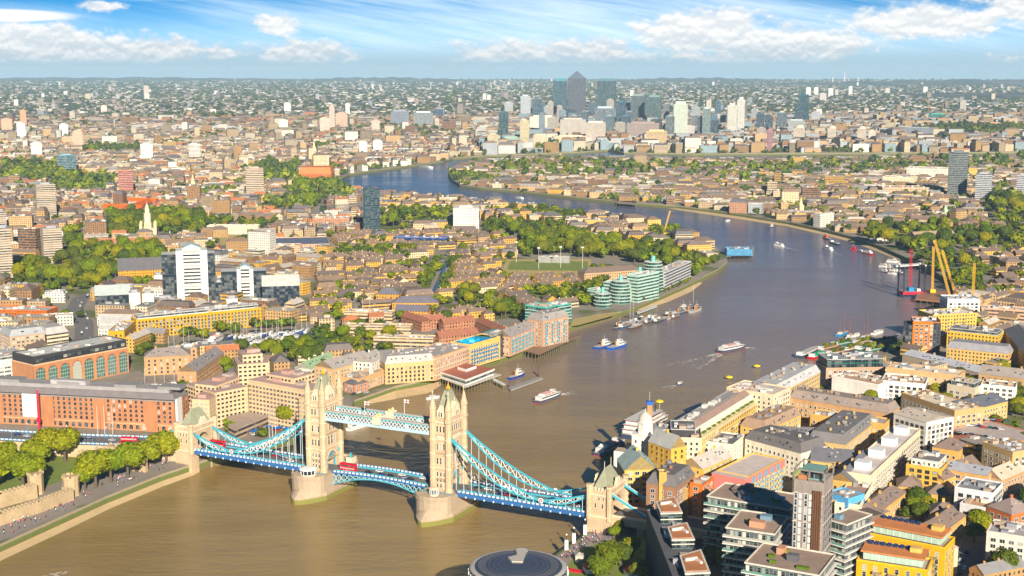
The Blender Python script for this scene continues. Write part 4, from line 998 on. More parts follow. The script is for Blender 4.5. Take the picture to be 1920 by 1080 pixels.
# concrete towers on the left
for i, (x0, x1, yt, yb) in enumerate(((-2,26,428,524),(-4,14,396,440),(83,119,428,494),(71,107,346,414))):
    tower('tower_block', ['tall banded concrete tower at the left edge, nearest of its estate', 'banded concrete tower just behind the left-edge tower', 'shorter banded concrete tower right of the left-edge pair', 'broad banded concrete tower standing behind the others on the left'][i], x0, x1, yt, yb, (.36,.30,.24,0), .5, 20, stripes=((.56,.48,.38), 2.9), ang=R(8), lm=['the left-edge concrete tower','','the shorter banded tower','the broad banded tower'][i] or None)
TW = [ # x0,x1,ytop,ybase,colour,window,label
(682,713,356,440,(.05,.09,.11),.5,'dark teal glass tower with projecting floor slabs by the basin'),
(850,898,390,434,(.80,.76,.68),.25,'broad white slab block right of the teal glass tower'),
(462,495,316,372,(.62,.50,.38),.5,'beige banded tower left of the orange brick pumping house'),
(224,250,322,364,(.60,.30,.24),.5,'red and white banded tower in the left middle'),
(109,143,291,328,(.30,.50,.55),.75,'pale blue glass block with white edge left of the red and white tower'),
(60,79,268,300,(.80,.77,.70),.25,'white tower with dark balconies above the left treeline'),
(265,287,270,305,(.82,.78,.70),.25,'white tower right of the brown tower, left middle distance'),
(355,376,270,303,(.82,.78,.72),.5,'white banded tower, right one of a pair in the left middle distance'),
(138,156,246,284,(.66,.50,.38),.25,'tall brown tower in the left middle distance'),
(113,128,233,261,(.84,.82,.78),.25,'slim white tower left of the tall brown tower'),
(33,48,231,262,(.84,.82,.78),.25,'slim white tower second from the left edge'),
(4,23,223,250,(.62,.46,.34),.25,'squat brown tower at the far left edge'),
(39,50,207,240,(.62,.40,.26),.25,'narrow brown tower behind the slim white one at far left'),
(524,540,225,248,(.80,.77,.72),.25,'slim white tower in the upper left middle'),
(600,618,221,251,(.62,.55,.46),.25,'grey-beige tower of the cluster left of the river bend'),
(618,628,199,246,(.60,.50,.42),.25,'tallest slim brown tower of the cluster left of the river bend'),
(630,652,212,246,(.58,.44,.34),.25,'broad brown tower of the cluster left of the river bend'),
(533,545,193,211,(.82,.80,.78),.25,'small white tower far behind the upper left middle'),
(160,170,176,188,(.6,.52,.42),.25,'tiny pair-like beige tower near the left skyline'),
(270,279,161,178,(.62,.54,.46),.25,'tiny brown tower on the left skyline'),
(271,280,176,186,(.78,.74,.68),.25,'tiny white block under the left skyline tower'),
(190,200,198,210,(.8,.72,.6),.25,'small beige tower in the upper left'),
(674,689,266,290,(.86,.84,.80),.25,'left one of two matching white towers behind the river bend'),
(700,717,264,288,(.86,.84,.80),.25,'right one of two matching white towers behind the river bend'),
(733,767,209,238,(.30,.33,.40),.5,'blue-grey slab under construction left of the hospital blocks'),
(776,812,211,240,(.75,.80,.82),.75,'white and turquoise glass block in the far middle'),
(814,834,206,222,(.12,.20,.40),.75,'deep blue glass block in the far middle'),
(697,712,226,252,(.62,.52,.44),.25,'pinkish brown tower above the two matching white towers'),
(648,656,194,216,(.78,.74,.70),.25,'slender pale tower above the river bend'),
(935,953,211,268,(.06,.17,.20),.75,'dark teal glass tower left of the business towers'),
(976,995,180,226,(.60,.64,.68),.5,'pale rounded residential tower left of the business towers'),
(946,962,192,220,(.55,.58,.60),.5,'grey tower behind the dark teal glass tower'),
(1037,1063,152,222,(.10,.25,.32),.75,'teal glass skyscraper left of the pyramid-topped one'),
(1064,1098,147,228,(.13,.14,.18),.5,'tallest steel-grey skyscraper with a dark pyramid top'),
(1119,1155,152,220,(.10,.20,.24),.75,'dark green glass skyscraper right of the pyramid-topped one'),
(1115,1152,203,250,(.45,.53,.60),.75,'pale glass office in front of the dark green skyscraper'),
(1134,1150,218,262,(.30,.42,.50),.75,'blue glass tower in front of the dark green skyscraper'),
(1154,1172,192,250,(.10,.20,.30),.75,'narrow dark blue glass tower right of the dark green skyscraper'),
(1182,1208,180,230,(.22,.30,.30),.75,'left one of the twin green-grey bank towers'),
(1212,1240,182,232,(.18,.28,.28),.75,'right one of the twin green-grey bank towers'),
(1262,1288,195,262,(.55,.60,.52),.25,'pale green residential tower right of the bank towers'),
(1247,1264,218,262,(.35,.42,.44),.75,'grey glass tower beside the pale green residential tower'),
(1316,1331,204,262,(.55,.70,.66),.75,'white and turquoise residential tower with a yellow foot'),
(1331,1347,226,262,(.08,.14,.20),.75,'short navy glass tower beside the white and turquoise one'),
(1363,1381,197,256,(.82,.80,.72),.5,'left half of the tall cream twin residential tower'),
(1382,1395,186,252,(.84,.82,.76),.5,'taller right half of the cream twin residential tower'),
(1417,1432,214,254,(.10,.16,.24),.75,'left dark blue glass tower of a pair'),
(1433,1448,216,254,(.10,.16,.24),.75,'right dark blue glass tower of a pair'),
(1456,1474,212,250,(.30,.38,.46),.75,'grey-blue glass tower left of the dark teal cylinder'),
(1496,1515,180,236,(.02,.14,.18),.75,'dark teal glass tower standing alone right of the cream twins'),
(1521,1537,210,234,(.45,.44,.48),.25,'small grey tower right of the lone dark teal tower'),
(1477,1508,226,256,(.50,.53,.52),.5,'wide grey-green apartment block at the foot of the dark teal tower'),
(1420,1435,240,272,(.58,.48,.42),.5,'pinkish riverside tower with a flat top'),
(1437,1448,244,284,(.45,.26,.28),.5,'slim maroon riverside tower'),
(1487,1508,240,272,(.76,.66,.54),.5,'first cream riverside tower with a rounded top, from the left'),
(1551,1567,240,274,(.76,.66,.54),.5,'second cream riverside tower with a rounded top, from the left'),
(1607,1623,241,275,(.76,.66,.54),.5,'third cream riverside tower with a rounded top, from the left'),
(1628,1641,245,270,(.66,.60,.52),.25,'beige block beside the third rounded riverside tower'),
(1511,1520,164,180,(.8,.8,.78),.25,'far white tower, first of a row of four above the lone dark teal tower'),
(1526,1534,164,178,(.8,.8,.78),.25,'far white tower, second of the row of four'),
(1553,1562,166,182,(.8,.8,.78),.25,'far white tower, third of the row of four'),
(1591,1598,162,178,(.8,.8,.78),.25,'far white tower, fourth of the row of four'),
(1660,1668,166,176,(.74,.66,.60),.25,'tiny beige far tower left of the lone far white one'),
(1731,1739,163,175,(.82,.8,.78),.25,'lone far white tower at the upper right'),
(1537,1549,175,191,(.62,.58,.56),.25,'far grey tower below the row of four'),
(1776,1811,287,372,(.20,.22,.22),.5,'tall dark slab tower under construction at the right'),
(1828,1857,326,378,(.50,.50,.52),.5,'banded grey and white tower right of the dark slab tower'),
(1905,1930,328,378,(.50,.50,.52),.5,'banded grey and white tower at the right edge'),
(1000,1027,253,276,(.66,.56,.42),.25,'beige rounded block left of the stepped stone offices'),
(975,992,226,273,(.78,.68,.46),.5,'yellow-cream tower in front of the pale rounded tower'),
(914,934,252,287,(.76,.66,.44),.5,'cream cylindrical tower on the riverbank left of the business towers'),
(941,975,258,276,(.45,.58,.50),.5,'green-roofed block beside the cream cylindrical tower'),
(993,1041,219,252,(.74,.68,.58),.25,'wide cream office slab below the teal skyscraper'),
(1050,1098,224,262,(.50,.46,.41),.25,'broad stone office at the foot of the pyramid-topped skyscraper'),
(1098,1135,230,268,(.72,.64,.54),.5,'curved cream office right of the broad stone office'),
(1175,1235,231,268,(.34,.28,.26),.25,'wide brown stone office below the twin bank towers'),
(1040,1100,255,272,(.74,.62,.46),.25,'stepped cream riverside block in front of the broad stone office'),
(1211,1250,246,279,(.78,.60,.36),.5,'golden stepped ziggurat apartment block by the far river'),
(1060,1078,205,228,(.05,.09,.14),.75,'dark glass block behind the broad stone office'),
(1015,1037,217,232,(.12,.24,.26),.75,'low green glass office beside the teal skyscraper'),
(1282,1302,236,262,(.55,.52,.50),.25,'grey apartment block beside the ziggurat'),
(1693,1748,240,262,(.30,.32,.36),.5,'long dark-windowed printworks with white frames at the right'),
(1741,1772,214,230,(.12,.50,.42),.75,'bright green sheeted building far right'),
(1873,1889,218,232,(.5,.5,.54),.25,'grey far block near the right edge'),
]
for t in TW:
    x0, x1, yt, yb, c, wn, lab = t
    cy_ = 'pyramid' if 'pyramid top' in lab else ('dome' if 'rounded top' in lab else ('step' if x1-x0 > 24 and yb < 300 else None))
    w_ = abs(G(x1, yb)[0]-G(x0, yb)[0])
    tower('tower_block' if yb-yt > 25 else 'slab_block', lab, x0, x1, yt, yb, c, wn, depth=min(w_, 45), rc=(.10,.13,.17,0) if cy_ == 'pyramid' else tuple(v*.8 for v in c), top=cy_, lm='the '+' '.join(lab.split()[:5]) if (yb-yt) > 34 and yb > 330 else None, cat='tower' if yb-yt > 25 else 'building')

r = random.Random(77)
for i in range(56):                           # look-alike offices packed round the named towers
    cx = r.choice((r.uniform(1000, 1180), r.uniform(1160, 1520))); yb = r.uniform(222, 262); yt = yb-r.uniform(14, 44); w_ = r.uniform(10, 22)
    c = r.choice([(.16,.24,.32,0), (.28,.34,.40,0), (.44,.47,.48,0), (.10,.15,.20,0), (.52,.48,.42,0)])
    tower('office_tower', 'glass or stone mid-rise packed between the named towers of the distant business district', cx-w_/2, cx+w_/2, yt, yb, c, r.choice((.5, .75)), depth=30, rc=tuple(v*.7 for v in c[:3])+(0,), group='look-alike mid-rises of the business district', cat='office tower')
# --- middle: riverside of the left bank ---
bl('warehouse', 'tan riverside warehouse with regular square windows left of the pier restaurant', (722,683), (816,676), 30, 16, (.68,.47,.22,0), 'mansard', (.45,.42,.40,0), lm='the tan riverside warehouse', fc='d', near_=True)
bl('warehouse', 'tan brick range with a white gable end left of the riverside warehouse', (625,692), (700,672), 20, 15, (.66,.46,.22,0), 'gable', (.36,.33,.31,0), near_=True, fc='w')
bl('gabled_house', 'white gabled end block between the two tan riverside ranges', (697,680), (722,668), 16, 17, WH, 'gable', (.40,.37,.34,0), near_=True)
bl('warehouse', 'low tan brick block beside the small beach and river slip', (672,712), (724,694), 17, 10, (.62,.42,.20,0), 'flat', (.42,.36,.3,0), near_=True)
bl('lodge', 'small red-brick lodge with a slate roof at the foot of the north tower', (664,722), (690,716), 12, 7, (.50,.27,.15,0), 'hip', SL, near_=True)
bl('white_house', 'white barn-like block with a green roof behind the north bridge tower', (581,692), (632,672), 14, 9, WH, 'gable', (.30,.42,.26,0), near_=True)
bl('warehouse', 'brick and stone striped warehouse with louvred grey roof behind the pier restaurant', (816,672), (881,650), 30, 18, (.60,.40,.22,0), 'flat', (.40,.36,.33,0), cor=(4, 9, 17), near_=True, fc='w', lm='the brick and stone warehouse')
ybb = bl('apartment_block', 'yellow brick apartment block with round blue balconies and a blue rooftop', (881,648), (938,632), 20, 19, (.76,.55,.18,0), 'flat', (.05,.32,.62,0), near_=True, pl=False, balc=(1.8, 3.9, (.03,.18,.42,0)), lm='the yellow block with blue balconies')
for k in range(6):
    o = bpy.data.objects.new('roof_canopy', unit_box(M_paint, (.04,.38,.68,0))); COL.objects.link(o); o.parent = ybb.root; o.location = (3+k*3.6, 6+(k % 2)*6, 19); o.scale = (3, 5, 2.2); o.rotation_euler = (0, .2, .4*k)
bl('office_block', 'dark glass and steel office with a flat green roof in the riverside row', (924,634), (957,621), 18, 19, (.05,.10,.09,0), 'flat', (.25,.3,.27,0), 'curtain')
bl('warehouse', 'brown brick wharf building with turquoise-blue balconies', (957,632), (1021,607), 16, 17, (.52,.33,.20,0), 'gable', (.30,.27,.26,0), near_=True, balc=(1.9, 6.5, (.03,.33,.5,0)), lm='the wharf building with turquoise balconies')
bl('warehouse', 'taller brown brick wharf tower with blue balconies by the timber jetty', (1018,602), (1066,592), 18, 24, (.50,.33,.22,0), 'mansard', (.30,.28,.27,0), near_=True, balc=(1.9, 8, (.03,.33,.5,0)))
for i, (A, B, D_, h_) in enumerate((((985,573),(1026,578),18,19), ((1026,578),(1071,570),18,17))):
    q = bl('apartment_block', ['curved green glass apartment block, left half of the pair by the dry lawn', 'curved green glass apartment block, right half of the pair by the dry lawn'][i], A, B, D_, h_, TG, 'flat', GR, 'curtain', lm='the curved green glass apartments' if i == 0 else None)
    for k in range(1, 6): o = bpy.data.objects.new('balcony', unit_box(M_paint, (.50,.70,.62,0), 'balcony')); COL.objects.link(o); o.parent = q.root; o.location = (q.L/2, -.8, k*3.1); o.scale = (q.L*.94, 1.6, .5)
# stepped round glass apartments
def drum(label, cx, yb, wpx, yt, first=False):
    g = Vector(G(cx, yb)); r = abs(G(cx+wpx/2, yb)[0]-g.x); hh = zat(g.x, g.y, yt)-ZG
    root = empty('round_apartment_block', (g.x, g.y+r, ZG), 0, label, 'apartment block'); mb = MB(); n = max(3, int(hh/3.2))
    for k in range(n):
        rr = r*(1-.32*(k/n)**2.2); z = hh*k/n
        fm = MB(); fm.lathe(0, 0, [(rr*.93, z), (rr*.93, z+hh/n-.5)], 20, 0, (.12,.36,.30,.75)); fm.lathe(0, 0, [(rr*.93, z+hh/n-.5), (rr*1.04, z+hh/n-.45), (rr*1.04, z+hh/n), (0.01, z+hh/n+.02)], 20, 0, (.62,.68,.60,0))
        fm.build('storey', M_fac, root)
    fn = MB(); fn.lathe(0, 0, [(r*.2, hh), (r*.16, hh+6)], 6, 0, (.20,.50,.45,0)); fn.build('roof_turret', M_paint, root)
    OCC.append([(g.x+r*1.05*math.cos(t), g.y+r+r*1.05*math.sin(t)) for t in [i*math.pi/4 for i in range(8)]])
for i, (cx, yb, w, yt) in enumerate(((1131,578,34,552),(1165,571,42,529),(1201,562,40,514),(1226,550,44,493))):
    drum('stepped round green glass apartment block, '+['lowest and nearest of the four', 'second nearest of the four', 'third nearest of the four', 'tallest and farthest of the four'][i], cx, yb, w, yt)
LM.append((1190, 540, 'the round green glass apartments'))
for i, (A_, B_, h_) in enumerate((((1120,545),(1160,538),12), ((1152,532),(1200,522),20), ((1196,518),(1236,510),28))): bl('apartment_block', ['low', 'middle', 'high'][i]+' green glass linking block behind the stepped round apartments', A_, B_, 14, h_, (.42,.60,.52,0), 'flat', GR, 'ribbon')
bl('apartment_block', 'grey balconied apartment row running to the promenade end', (1248,512), (1296,491), 16, 17, (.52,.52,.54,0), 'flat', GR, 'ribbon', lm='the grey balconied row')
bl('office_block', 'brown hipped-roof office with arched centre behind the round glass blocks', (1096,513), (1203,506), 18, 10, TB, 'hip', SBR)
bl('office_block', 'yellow brick office with dark hipped roofs near the canal foot', (735,568), (822,568), 18, 10, YB, 'hip', (.16,.15,.18,0), lm='the yellow office at the canal foot')
bl('office_block', 'small yellow brick office with slate roof left of the canal-foot office', (705,551), (747,552), 16, 11, YB, 'hip', (.16,.15,.18,0))
bl('school', 'dark slate-roofed hall with white walls in front of the canal-foot office', (740,582), (802,584), 14, 8, YB, 'gable', (.15,.14,.17,0))
bl('print_shed', 'long blue-glazed office shed behind the canal terraces', (737,446), (837,448), 22, 9, (.03,.07,.30,0), 'flat', (.30,.36,.5,0), 'curtain', lm='the long blue shed')
bl('grandstand', 'small grandstand beside the green sports pitch', (1010,482), (1068,483), 8, 7, (.30,.30,.28,0), 'flat', (.55,.55,.5,0), 'none')
for i in range(3):
    bl('terrace', ['concrete balconied terrace nearest the river lodge', 'concrete balconied terrace, middle of the three rows', 'concrete balconied terrace, farthest of the three rows'][i], ((700,633),(644,612),(645,585))[i], ((812,636),(770,614),(735,588))[i], 14, 9, (.64,.48,.32,0), 'flat', (.60,.50,.40,0), 'ribbon')
for i, (A, B) in enumerate((((790,600),(832,598)),((832,606),(890,600)),((752,592),(790,604)),((892,602),(940,624)),((824,632),(898,624)))):
    bl('terrace', 'red brick terrace with red tiled roof and chimneys, '+['upper left of its cluster', 'centre of its cluster', 'left side running downhill', 'right side running downhill', 'front row of its cluster'][i], A, B, 11, 9, (.42,.22,.14,0), 'gable', (.33,.16,.11,0), chim=4)
bl('market_hall', 'wide dark saw-tooth roofed hall with a brick front left of the teal glass tower', (457,462), (618,458), 80, 8, (.60,.40,.28,0), 'flat', (.13,.15,.21,0), pl=False, lm='the wide dark-roofed hall')
bl('brick_range', 'pinkish brick front range in front of the wide dark-roofed hall', (494,462), (564,461), 20, 11, (.62,.42,.30,0), 'flat', (.45,.36,.3,0))
bl('pumping_house', 'orange stepped brick ziggurat office by the bend trees', (560,326), (621,326), 60, 14, (.66,.24,.10,0), 'mansard', (.62,.26,.13,0), rh=14, lm='the orange ziggurat')
bl('pumping_station', 'brown brick hall with tall arches right of the dark-roofed hall', (587,410), (655,410), 30, 16, (.50,.30,.20,0), 'flat', (.5,.42,.36,0))
bl('terrace', 'long brown brick terrace with red roof left of the church', (150,455), (283,452), 12, 9, (.54,.33,.22,0), 'gable', (.42,.20,.13,0))
for i, (A, B) in enumerate((((190,388),(262,392)),((222,376),(290,378)),((244,392),(292,376)))):
    bl('terrace', 'orange-red tiled long block, '+['nearest of three behind the church', 'middle of three behind the church', 'diagonal one of three behind the church'][i], A, B, 16, 10, (.56,.26,.16,0), 'gable', (.62,.20,.09,0))
bl('apartment_block', 'white balconied apartment row with yellow ends between church and dark hall', (388,424), (484,424), 16, 12, (.78,.70,.52,0), 'flat', GR)
# church with a lantern tower
g = G(278, 446); ch = empty('church', (g[0], g[1], ZG), .25, 'white stone church with tall lantern tower rising from the trees', 'church'); LM.append((277, 430, 'the white church'))
mb = MB(); mb.box(-9, 9, 6, 38, 0, 12, 0, CR); mb.build('nave', M_stone, ch); mb = MB(); mb.roof([(-9, 6), (9, 6), (9, 38), (-9, 38)], 12, 4, 'gable', (.4,.4,.4,0)); mb.build('roof', M_roof, ch)
mb = MB(); mb.box(-5, 5, -4, 6, 0, 22, 0, CR); mb.lathe(0, 1, [(5, 22), (5, 34), (5.6, 35), (3.2, 36), (3.2, 42), (2.2, 43), (2.2, 46), (.4, 49), (0, 54)], 8, 0, (.80,.70,.52,0)); mb.build('tower', M_stone, ch)
for x, y in ((-10, 8), (10, 8), (-10, 34), (10, 34)):
    mb = MB(); mb.lathe(x, y, [(2.4, 0), (2.4, 17), (2.8, 18), (1.5, 20), (0, 22)], 8, 0, CR); mb.build('corner_turret', M_stone, ch)
OCC.append([(g[0]-14, g[1]-6), (g[0]+14, g[1]-6), (g[0]+14, g[1]+42), (g[0]-14, g[1]+42)])
for lab, x, yb, yt, c in (('pale stone church spire rising on the far right bank of the river', 1501, 400, 368, CR), ('green copper church spire among trees on the right bank', 1772, 402, 384, (.45,.62,.45,0)), ('white church steeple in the left middle distance', 589, 288, 262, CR), ('small pale church spire left of the orange ziggurat', 362, 356, 325, CR)):
    g = G(x, yb); hh = zat(g[0], g[1], yt)-ZG; e = empty('church', (g[0], g[1], ZG), .3, lab, 'church')
    mb = MB(); mb.box(-4, 4, -4, 4, 0, hh*.5, 0, c); mb.box(-8, 8, 4, 30, 0, hh*.3, 0, (.5,.42,.32,0)); mb.build('tower', M_stone, e); mb = MB(); mb.lathe(0, 0, [(3.6, hh*.5), (0, hh)], 8, 0, c); mb.build('spire', M_stone, e)
    OCC.append([(g[0]-9, g[1]-6), (g[0]+9, g[1]-6), (g[0]+9, g[1]+32), (g[0]-9, g[1]+32)])
# --- right bank, near ---
bw = Bld('wharf_block', 'long cream and yellow brick wharf block stretching along the right bank', (1316,820), (1449,735), 24, 24, lm='the long cream wharf block')
L, D = bw.L, bw.D
bw.box(0, L, 0, D, 0, 24, (.72,.50,.17,0)); bw.w.box(-.3, L+.3, -.3, D+.3, 17.5, 18.2, 0, (.8,.68,.42,0)); bw.w.box(-.4, L+.4, -.45, D+.4, 23.2, 24.1, 0, CR)
bw.grid('F', 2, L-2, 1.3, 7, 3.3, 3.2, 1.2, 1.8, 'plain', FC['w']); bw.grid('L', 2, D-2, 1.3, 7, 3.3, 3.2, 1.3, 1.9, 'plain', FC['w'])
for i in range(int(L/14)):
    for k in range(1, 6): bw.balcony(8+i*14, 1+k*3.2, 2.6, 1.2, (.05,.09,.12,0))
bw.box(1, L-1, 4.5, D-3, 24.1, 28.5, (.80,.74,.62,0)); bw.r.roof([(1, 5), (L-1, 5), (L-1, 13), (1, 13)], 28.5, 2.6, 'gable', (.33,.24,.20,0)); bw.flat(1, L-1, 13, D-3, 28.5, (.30,.29,.28,0), plant=True, n=26)
for i in range(14): o = bpy.data.objects.new('terrace_planter', unit_box(M_leaf, (.10,.15,.03,0), 'terrace_planter')); COL.objects.link(o); o.parent = bw.root; o.location = (10+i*(L-20)/13, 2.6, 24.1); o.scale = (bw.rng.uniform(2, 6), 1.3, 1.0)
bw.done()
bl('wharf_block', 'cream stone corner pavilion with a black rooftop house at the near end of the wharf block', (1246,822), (1316,824), 28, 27, CR, 'flat', (.12,.12,.13,0), 'punch', top=(4, 4.5, (.05,.05,.055), 0))
bl('wharf_block', 'cream five-storey pavilion with a flat roof rising in the middle of the wharf row', (1362,728), (1450,742), 26, 30, CR, 'flat', (.58,.50,.42,0), 'punch')
bl('wharf_block', 'far end of the wharf row with curved pale roof and long dormer strip', (1452,742), (1538,697), 22, 23, (.70,.50,.20,0), 'mansard', (.50,.50,.50,0), 'punch', top=None)
bl('brewhouse', 'yellow brick brewhouse with a glazed white-framed gable facing the bridge', (1171,882), (1232,880), 22, 26, (.74,.50,.13,0), 'gable', (.42,.52,.48,0), 'loft', rh=8, lm='the yellow brewhouse')
bl('brewhouse', 'yellow gabled boiler house between the white tower and the wharf block', (1258,842), (1287,836), 20, 27, (.74,.50,.13,0), 'gable', (.40,.40,.38,0), 'arch', rh=7)
bl('brewhouse', 'grey slate mansard house with dormer windows behind the white cupola tower', (1226,826), (1272,822), 20, 24, (.62,.58,.50,0), 'mansard', (.33,.33,.34,0), 'loft')
cu = empty('cupola_tower', (*G(1208, 893), ZG), R(-20), 'white boarded tower with octagonal lantern and pale dome beside the moored steamer', 'tower'); LM.append((1208, 840, 'the white cupola tower'))
g = G(1208, 893); OCC.append([(g[0]-8, g[1]-7), (g[0]+8, g[1]-7), (g[0]+8, g[1]+9), (g[0]-8, g[1]+9)])
mb = MB(); mb.box(-6.5, 6.5, -6, 7, 0, 27, 0, WH); mb.box(-7, 7, -6.5, 7.5, 26.4, 27.2, 0, WH); mb.box(-18, -7, -4, 5, 0, 15, 0, WH, tcol=(.5,.4,.3,0)); mb.build('wall', M_paint, cu)
mb = MB(); mb.lathe(0, 0, [(4.6, 27.2), (4.6, 33), (5, 33.4), (5, 34)], 8, 0, WH); mb.build('lantern', M_paint, cu); mb = MB(); mb.lathe(0, 0, [(4.5, 34), (4.2, 36), (3.1, 38), (1.4, 39.3), (.5, 39.6), (.3, 41.5), (0, 42)], 12, 0, (.55,.52,.46,0)); mb.build('dome', M_roof, cu)
for k in range(5):
    for i in range(3): put_window(cu, -4+i*4, -6.02, 2+k*5, 0, 1.1, 1.7)
    put_window(cu, 6.52, 0, 2+k*5, math.pi/2, 1.1, 1.7)
g = G(1216, 870); st = empty('chimney_stack', (*g, ZG), 0, 'tall brown brick chimney with a blue cap by the moored steamers', 'chimney'); mb = MB(); mb.box(-1.6, 1.6, -1.6, 1.6, 0, 38, 0, (.46,.30,.16,0)); mb.build('stack', M_fac, st); mb = MB(); mb.box(-2, 2, -2, 2, 38, 40, 0, (.08,.16,.5,0)); mb.tube((0, 0, 40), (0, 0, 46), .15, 4, 0, (.5,.5,.5,0)); mb.build('cap', M_paint, st)
bl('warehouse', 'white rendered warehouse with rows of small arched windows and a dark roof', (1397,822), (1502,850), 24, 19, (.86,.80,.66,0), 'mansard', (.15,.14,.14,0), 'punch', lm='the white arched warehouse')
bl('warehouse', 'end of the white warehouse with its yellow brick flank', (1374,836), (1397,817), 26, 19, (.84,.78,.62,0), 'flat', (.15,.14,.14,0))
bl('warehouse', 'yellow brick block with dark flat roof left of the white arched warehouse', (1328,832), (1373,838), 24, 18, (.70,.47,.16,0), 'flat', (.14,.13,.14,0), 'none')
bl('workshop', 'low yellow brick workshop with a striped lead roof in front of the white warehouse', (1318,880), (1373,855), 15, 14, (.74,.50,.13,0), 'gable', (.52,.48,.44,0))
pb = bl('apartment_block', 'pink rendered apartment block with blue painted balcony panels and pale curved roof', (1404,896), (1470,862), 20, 19, (.74,.50,.14,0), 'flat', (.62,.54,.50,0), 'punch', pl=False, balc=(2.4, 6, (.25,.42,.55,0)), lm='the pink apartment block')
pk = MB(); pk.box(-5, .02, -.4, pb.D+.4, 0, 19.4, 0, PK, tcol=(.62,.54,.50,0)); pk.box(-.2, pb.L, -.6, .0, 15, 19.4, 0, PK)
for i in range(5): pk.box(3+i*(pb.L-6)/5, 6.5+i*(pb.L-6)/5, -.8, -.62, 15.3, 18.8, 0, (.22,.38,.50,0))
pk.build('pink_facade', M_paint, pb.root)
bl('apartment_block', 'brown brick block with corner chimney tower and slate pyramid roof near the abutment', (1212,905), (1268,914), 26, 28, (.34,.20,.13,0), 'mansard', (.16,.15,.15,0), 'loft', lm='the brown corner block')
bl('brick_tower', 'plain yellow brick stair tower on the brown corner block', (1236,889), (1250,889), 6, 34, (.66,.44,.14,0), 'flat', (.5,.4,.25,0), 'none')
bl('apartment_block', 'brown brick office with castellated parapet below the slate roof', (1250,915), (1290,918), 14, 24, (.42,.29,.14,0), 'flat', (.45,.4,.3,0), 'arch')
bl('apartment_block', 'narrow orange brick building with white loggias right of the castellated office', (1293,908), (1316,912), 16, 26, (.68,.25,.08,0), 'flat', (.45,.4,.38,0), 'loft')
# terraced glass apartment complex
def terrace_block(label, A, B, D, h, floors, lm=None):
    s = Bld('apartment_block', label, A, B, D, h, 'apartment block', lm); L = s.L; fh = 3.3; n = min(floors, int(h/fh))
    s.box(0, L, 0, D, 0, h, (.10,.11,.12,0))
    for k in range(n):
        z = h-(k+1)*fh
        o = bpy.data.objects.new('balcony', unit_box(M_paint, (.72,.70,.64,0), 'balcony')); COL.objects.link(o); o.parent = s.root; o.location = (L/2, D/2-.6, z-.35); o.scale = (L+2.4, D+3.4, .45)
        o = bpy.data.objects.new('glass_rail', unit_box(M_glass, (.16,.30,.26,0), 'glass_rail')); COL.objects.link(o); o.parent = s.root; o.location = (L/2, -2.2, z+.1); o.scale = (L+2.2, .06, .95)
        m = int(L/3.4)
        for i in range(m):
            c = s.rng.choice([(.62,.60,.54,0), (.25,.32,.28,0), None, None, (.05,.06,.06,0)])
            if c: s.w.box(i*L/m+.2, i*L/m+1.7, -.12, -.02, z+.1, z+2.6, 0, c)
        for i in range(m): s.wins.append((s.dist+k, (i+.72)*L/m, -.02, z+.25, 0, 1.5, 2.2, 'plain', (.3,.34,.3,0)))
        s.grid('L', 1, D-1, z+.25, 1, 3.4, 3, 2.2, 2.2, 'plain', (.2,.22,.22,0)); s.grid('R', 1, D-1, z+.25, 1, 3.4, 3, 2.2, 2.2, 'plain', (.2,.22,.22,0))
    s.flat(-.4, L+.4, -.6, D+.4, h, (.33,.25,.20,0), (.62,.58,.50), .7, plant=False)
    r = s.rng
    for i in range(int(L*D/130)):
        x, y = r.uniform(4, L-6), r.uniform(3, D-3)
        k = r.random()
        if k < .45: nm, c, sc = 'terrace_planter', (.12,.17,.03,0), (r.uniform(2, 6), r.uniform(1, 2.4), r.uniform(.7, 1.6))
        elif k < .8: nm, c, sc = 'roof_pavilion', r.choice([(.56,.33,.22,0), (.42,.30,.24,0), (.12,.12,.13,0)]), (r.uniform(3, 7), r.uniform(3, 5), 2.8)
        else: nm, c, sc = 'roof_canopy', (.20,.30,.38,0), (r.uniform(3, 5), r.uniform(2, 4), 2.2)
        o = bpy.data.objects.new(nm, unit_box(M_leaf if nm[0] == 't' else M_paint, c, nm)); COL.objects.link(o); o.parent = s.root; o.location = (x, y, h+.06); o.scale = sc
    s.done(); return s
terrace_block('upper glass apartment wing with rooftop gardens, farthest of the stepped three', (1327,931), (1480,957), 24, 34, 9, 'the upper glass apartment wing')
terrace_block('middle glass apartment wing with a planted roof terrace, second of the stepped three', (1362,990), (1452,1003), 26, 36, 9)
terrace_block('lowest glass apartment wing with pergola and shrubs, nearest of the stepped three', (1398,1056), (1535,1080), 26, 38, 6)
s = Bld('residential_tower', 'tall slim grey apartment tower with brown metal strips and a glazed crown', (1489,898), (1546,906), 16, 62, 'tower', 'the slim grey apartment tower'); L, D = s.L, s.D
s.box(0, L, 0, D, 0, 62, (.30,.26,.235,0))
for i in range(3):
    for z in np.arange(4, 56, 3.3):
        s.wins.append((600-z, (i+.5)*L/3-1.2, -.02, z, 0, 1.1, 2.6, 'plain', (.7,.72,.7,0)))
        s.w.box((i+.5)*L/3+.2, (i+.5)*L/3+1.4, -.1, -.01, z, z+2.6, 0, (.72,.72,.68,0))
s.w.box(L*.62, L*.93, -.35, -.12, 4, 58, 0, (.16,.085,.05,0))
for i in range(4): s.w.box(L*.63+i*L*.075, L*.63+i*L*.075+.25, -.6, -.36, 4, 58, 0, (.10,.05,.03,0))
s.grid('L', 1, D-1, 4, 16, 3.2, 3.3, 1.6, 2.2, 'plain', (.2,.2,.22,0)); s.grid('R', 1, D-1, 4, 16, 3.2, 3.3, 1.6, 2.2, 'plain', (.2,.2,.22,0))
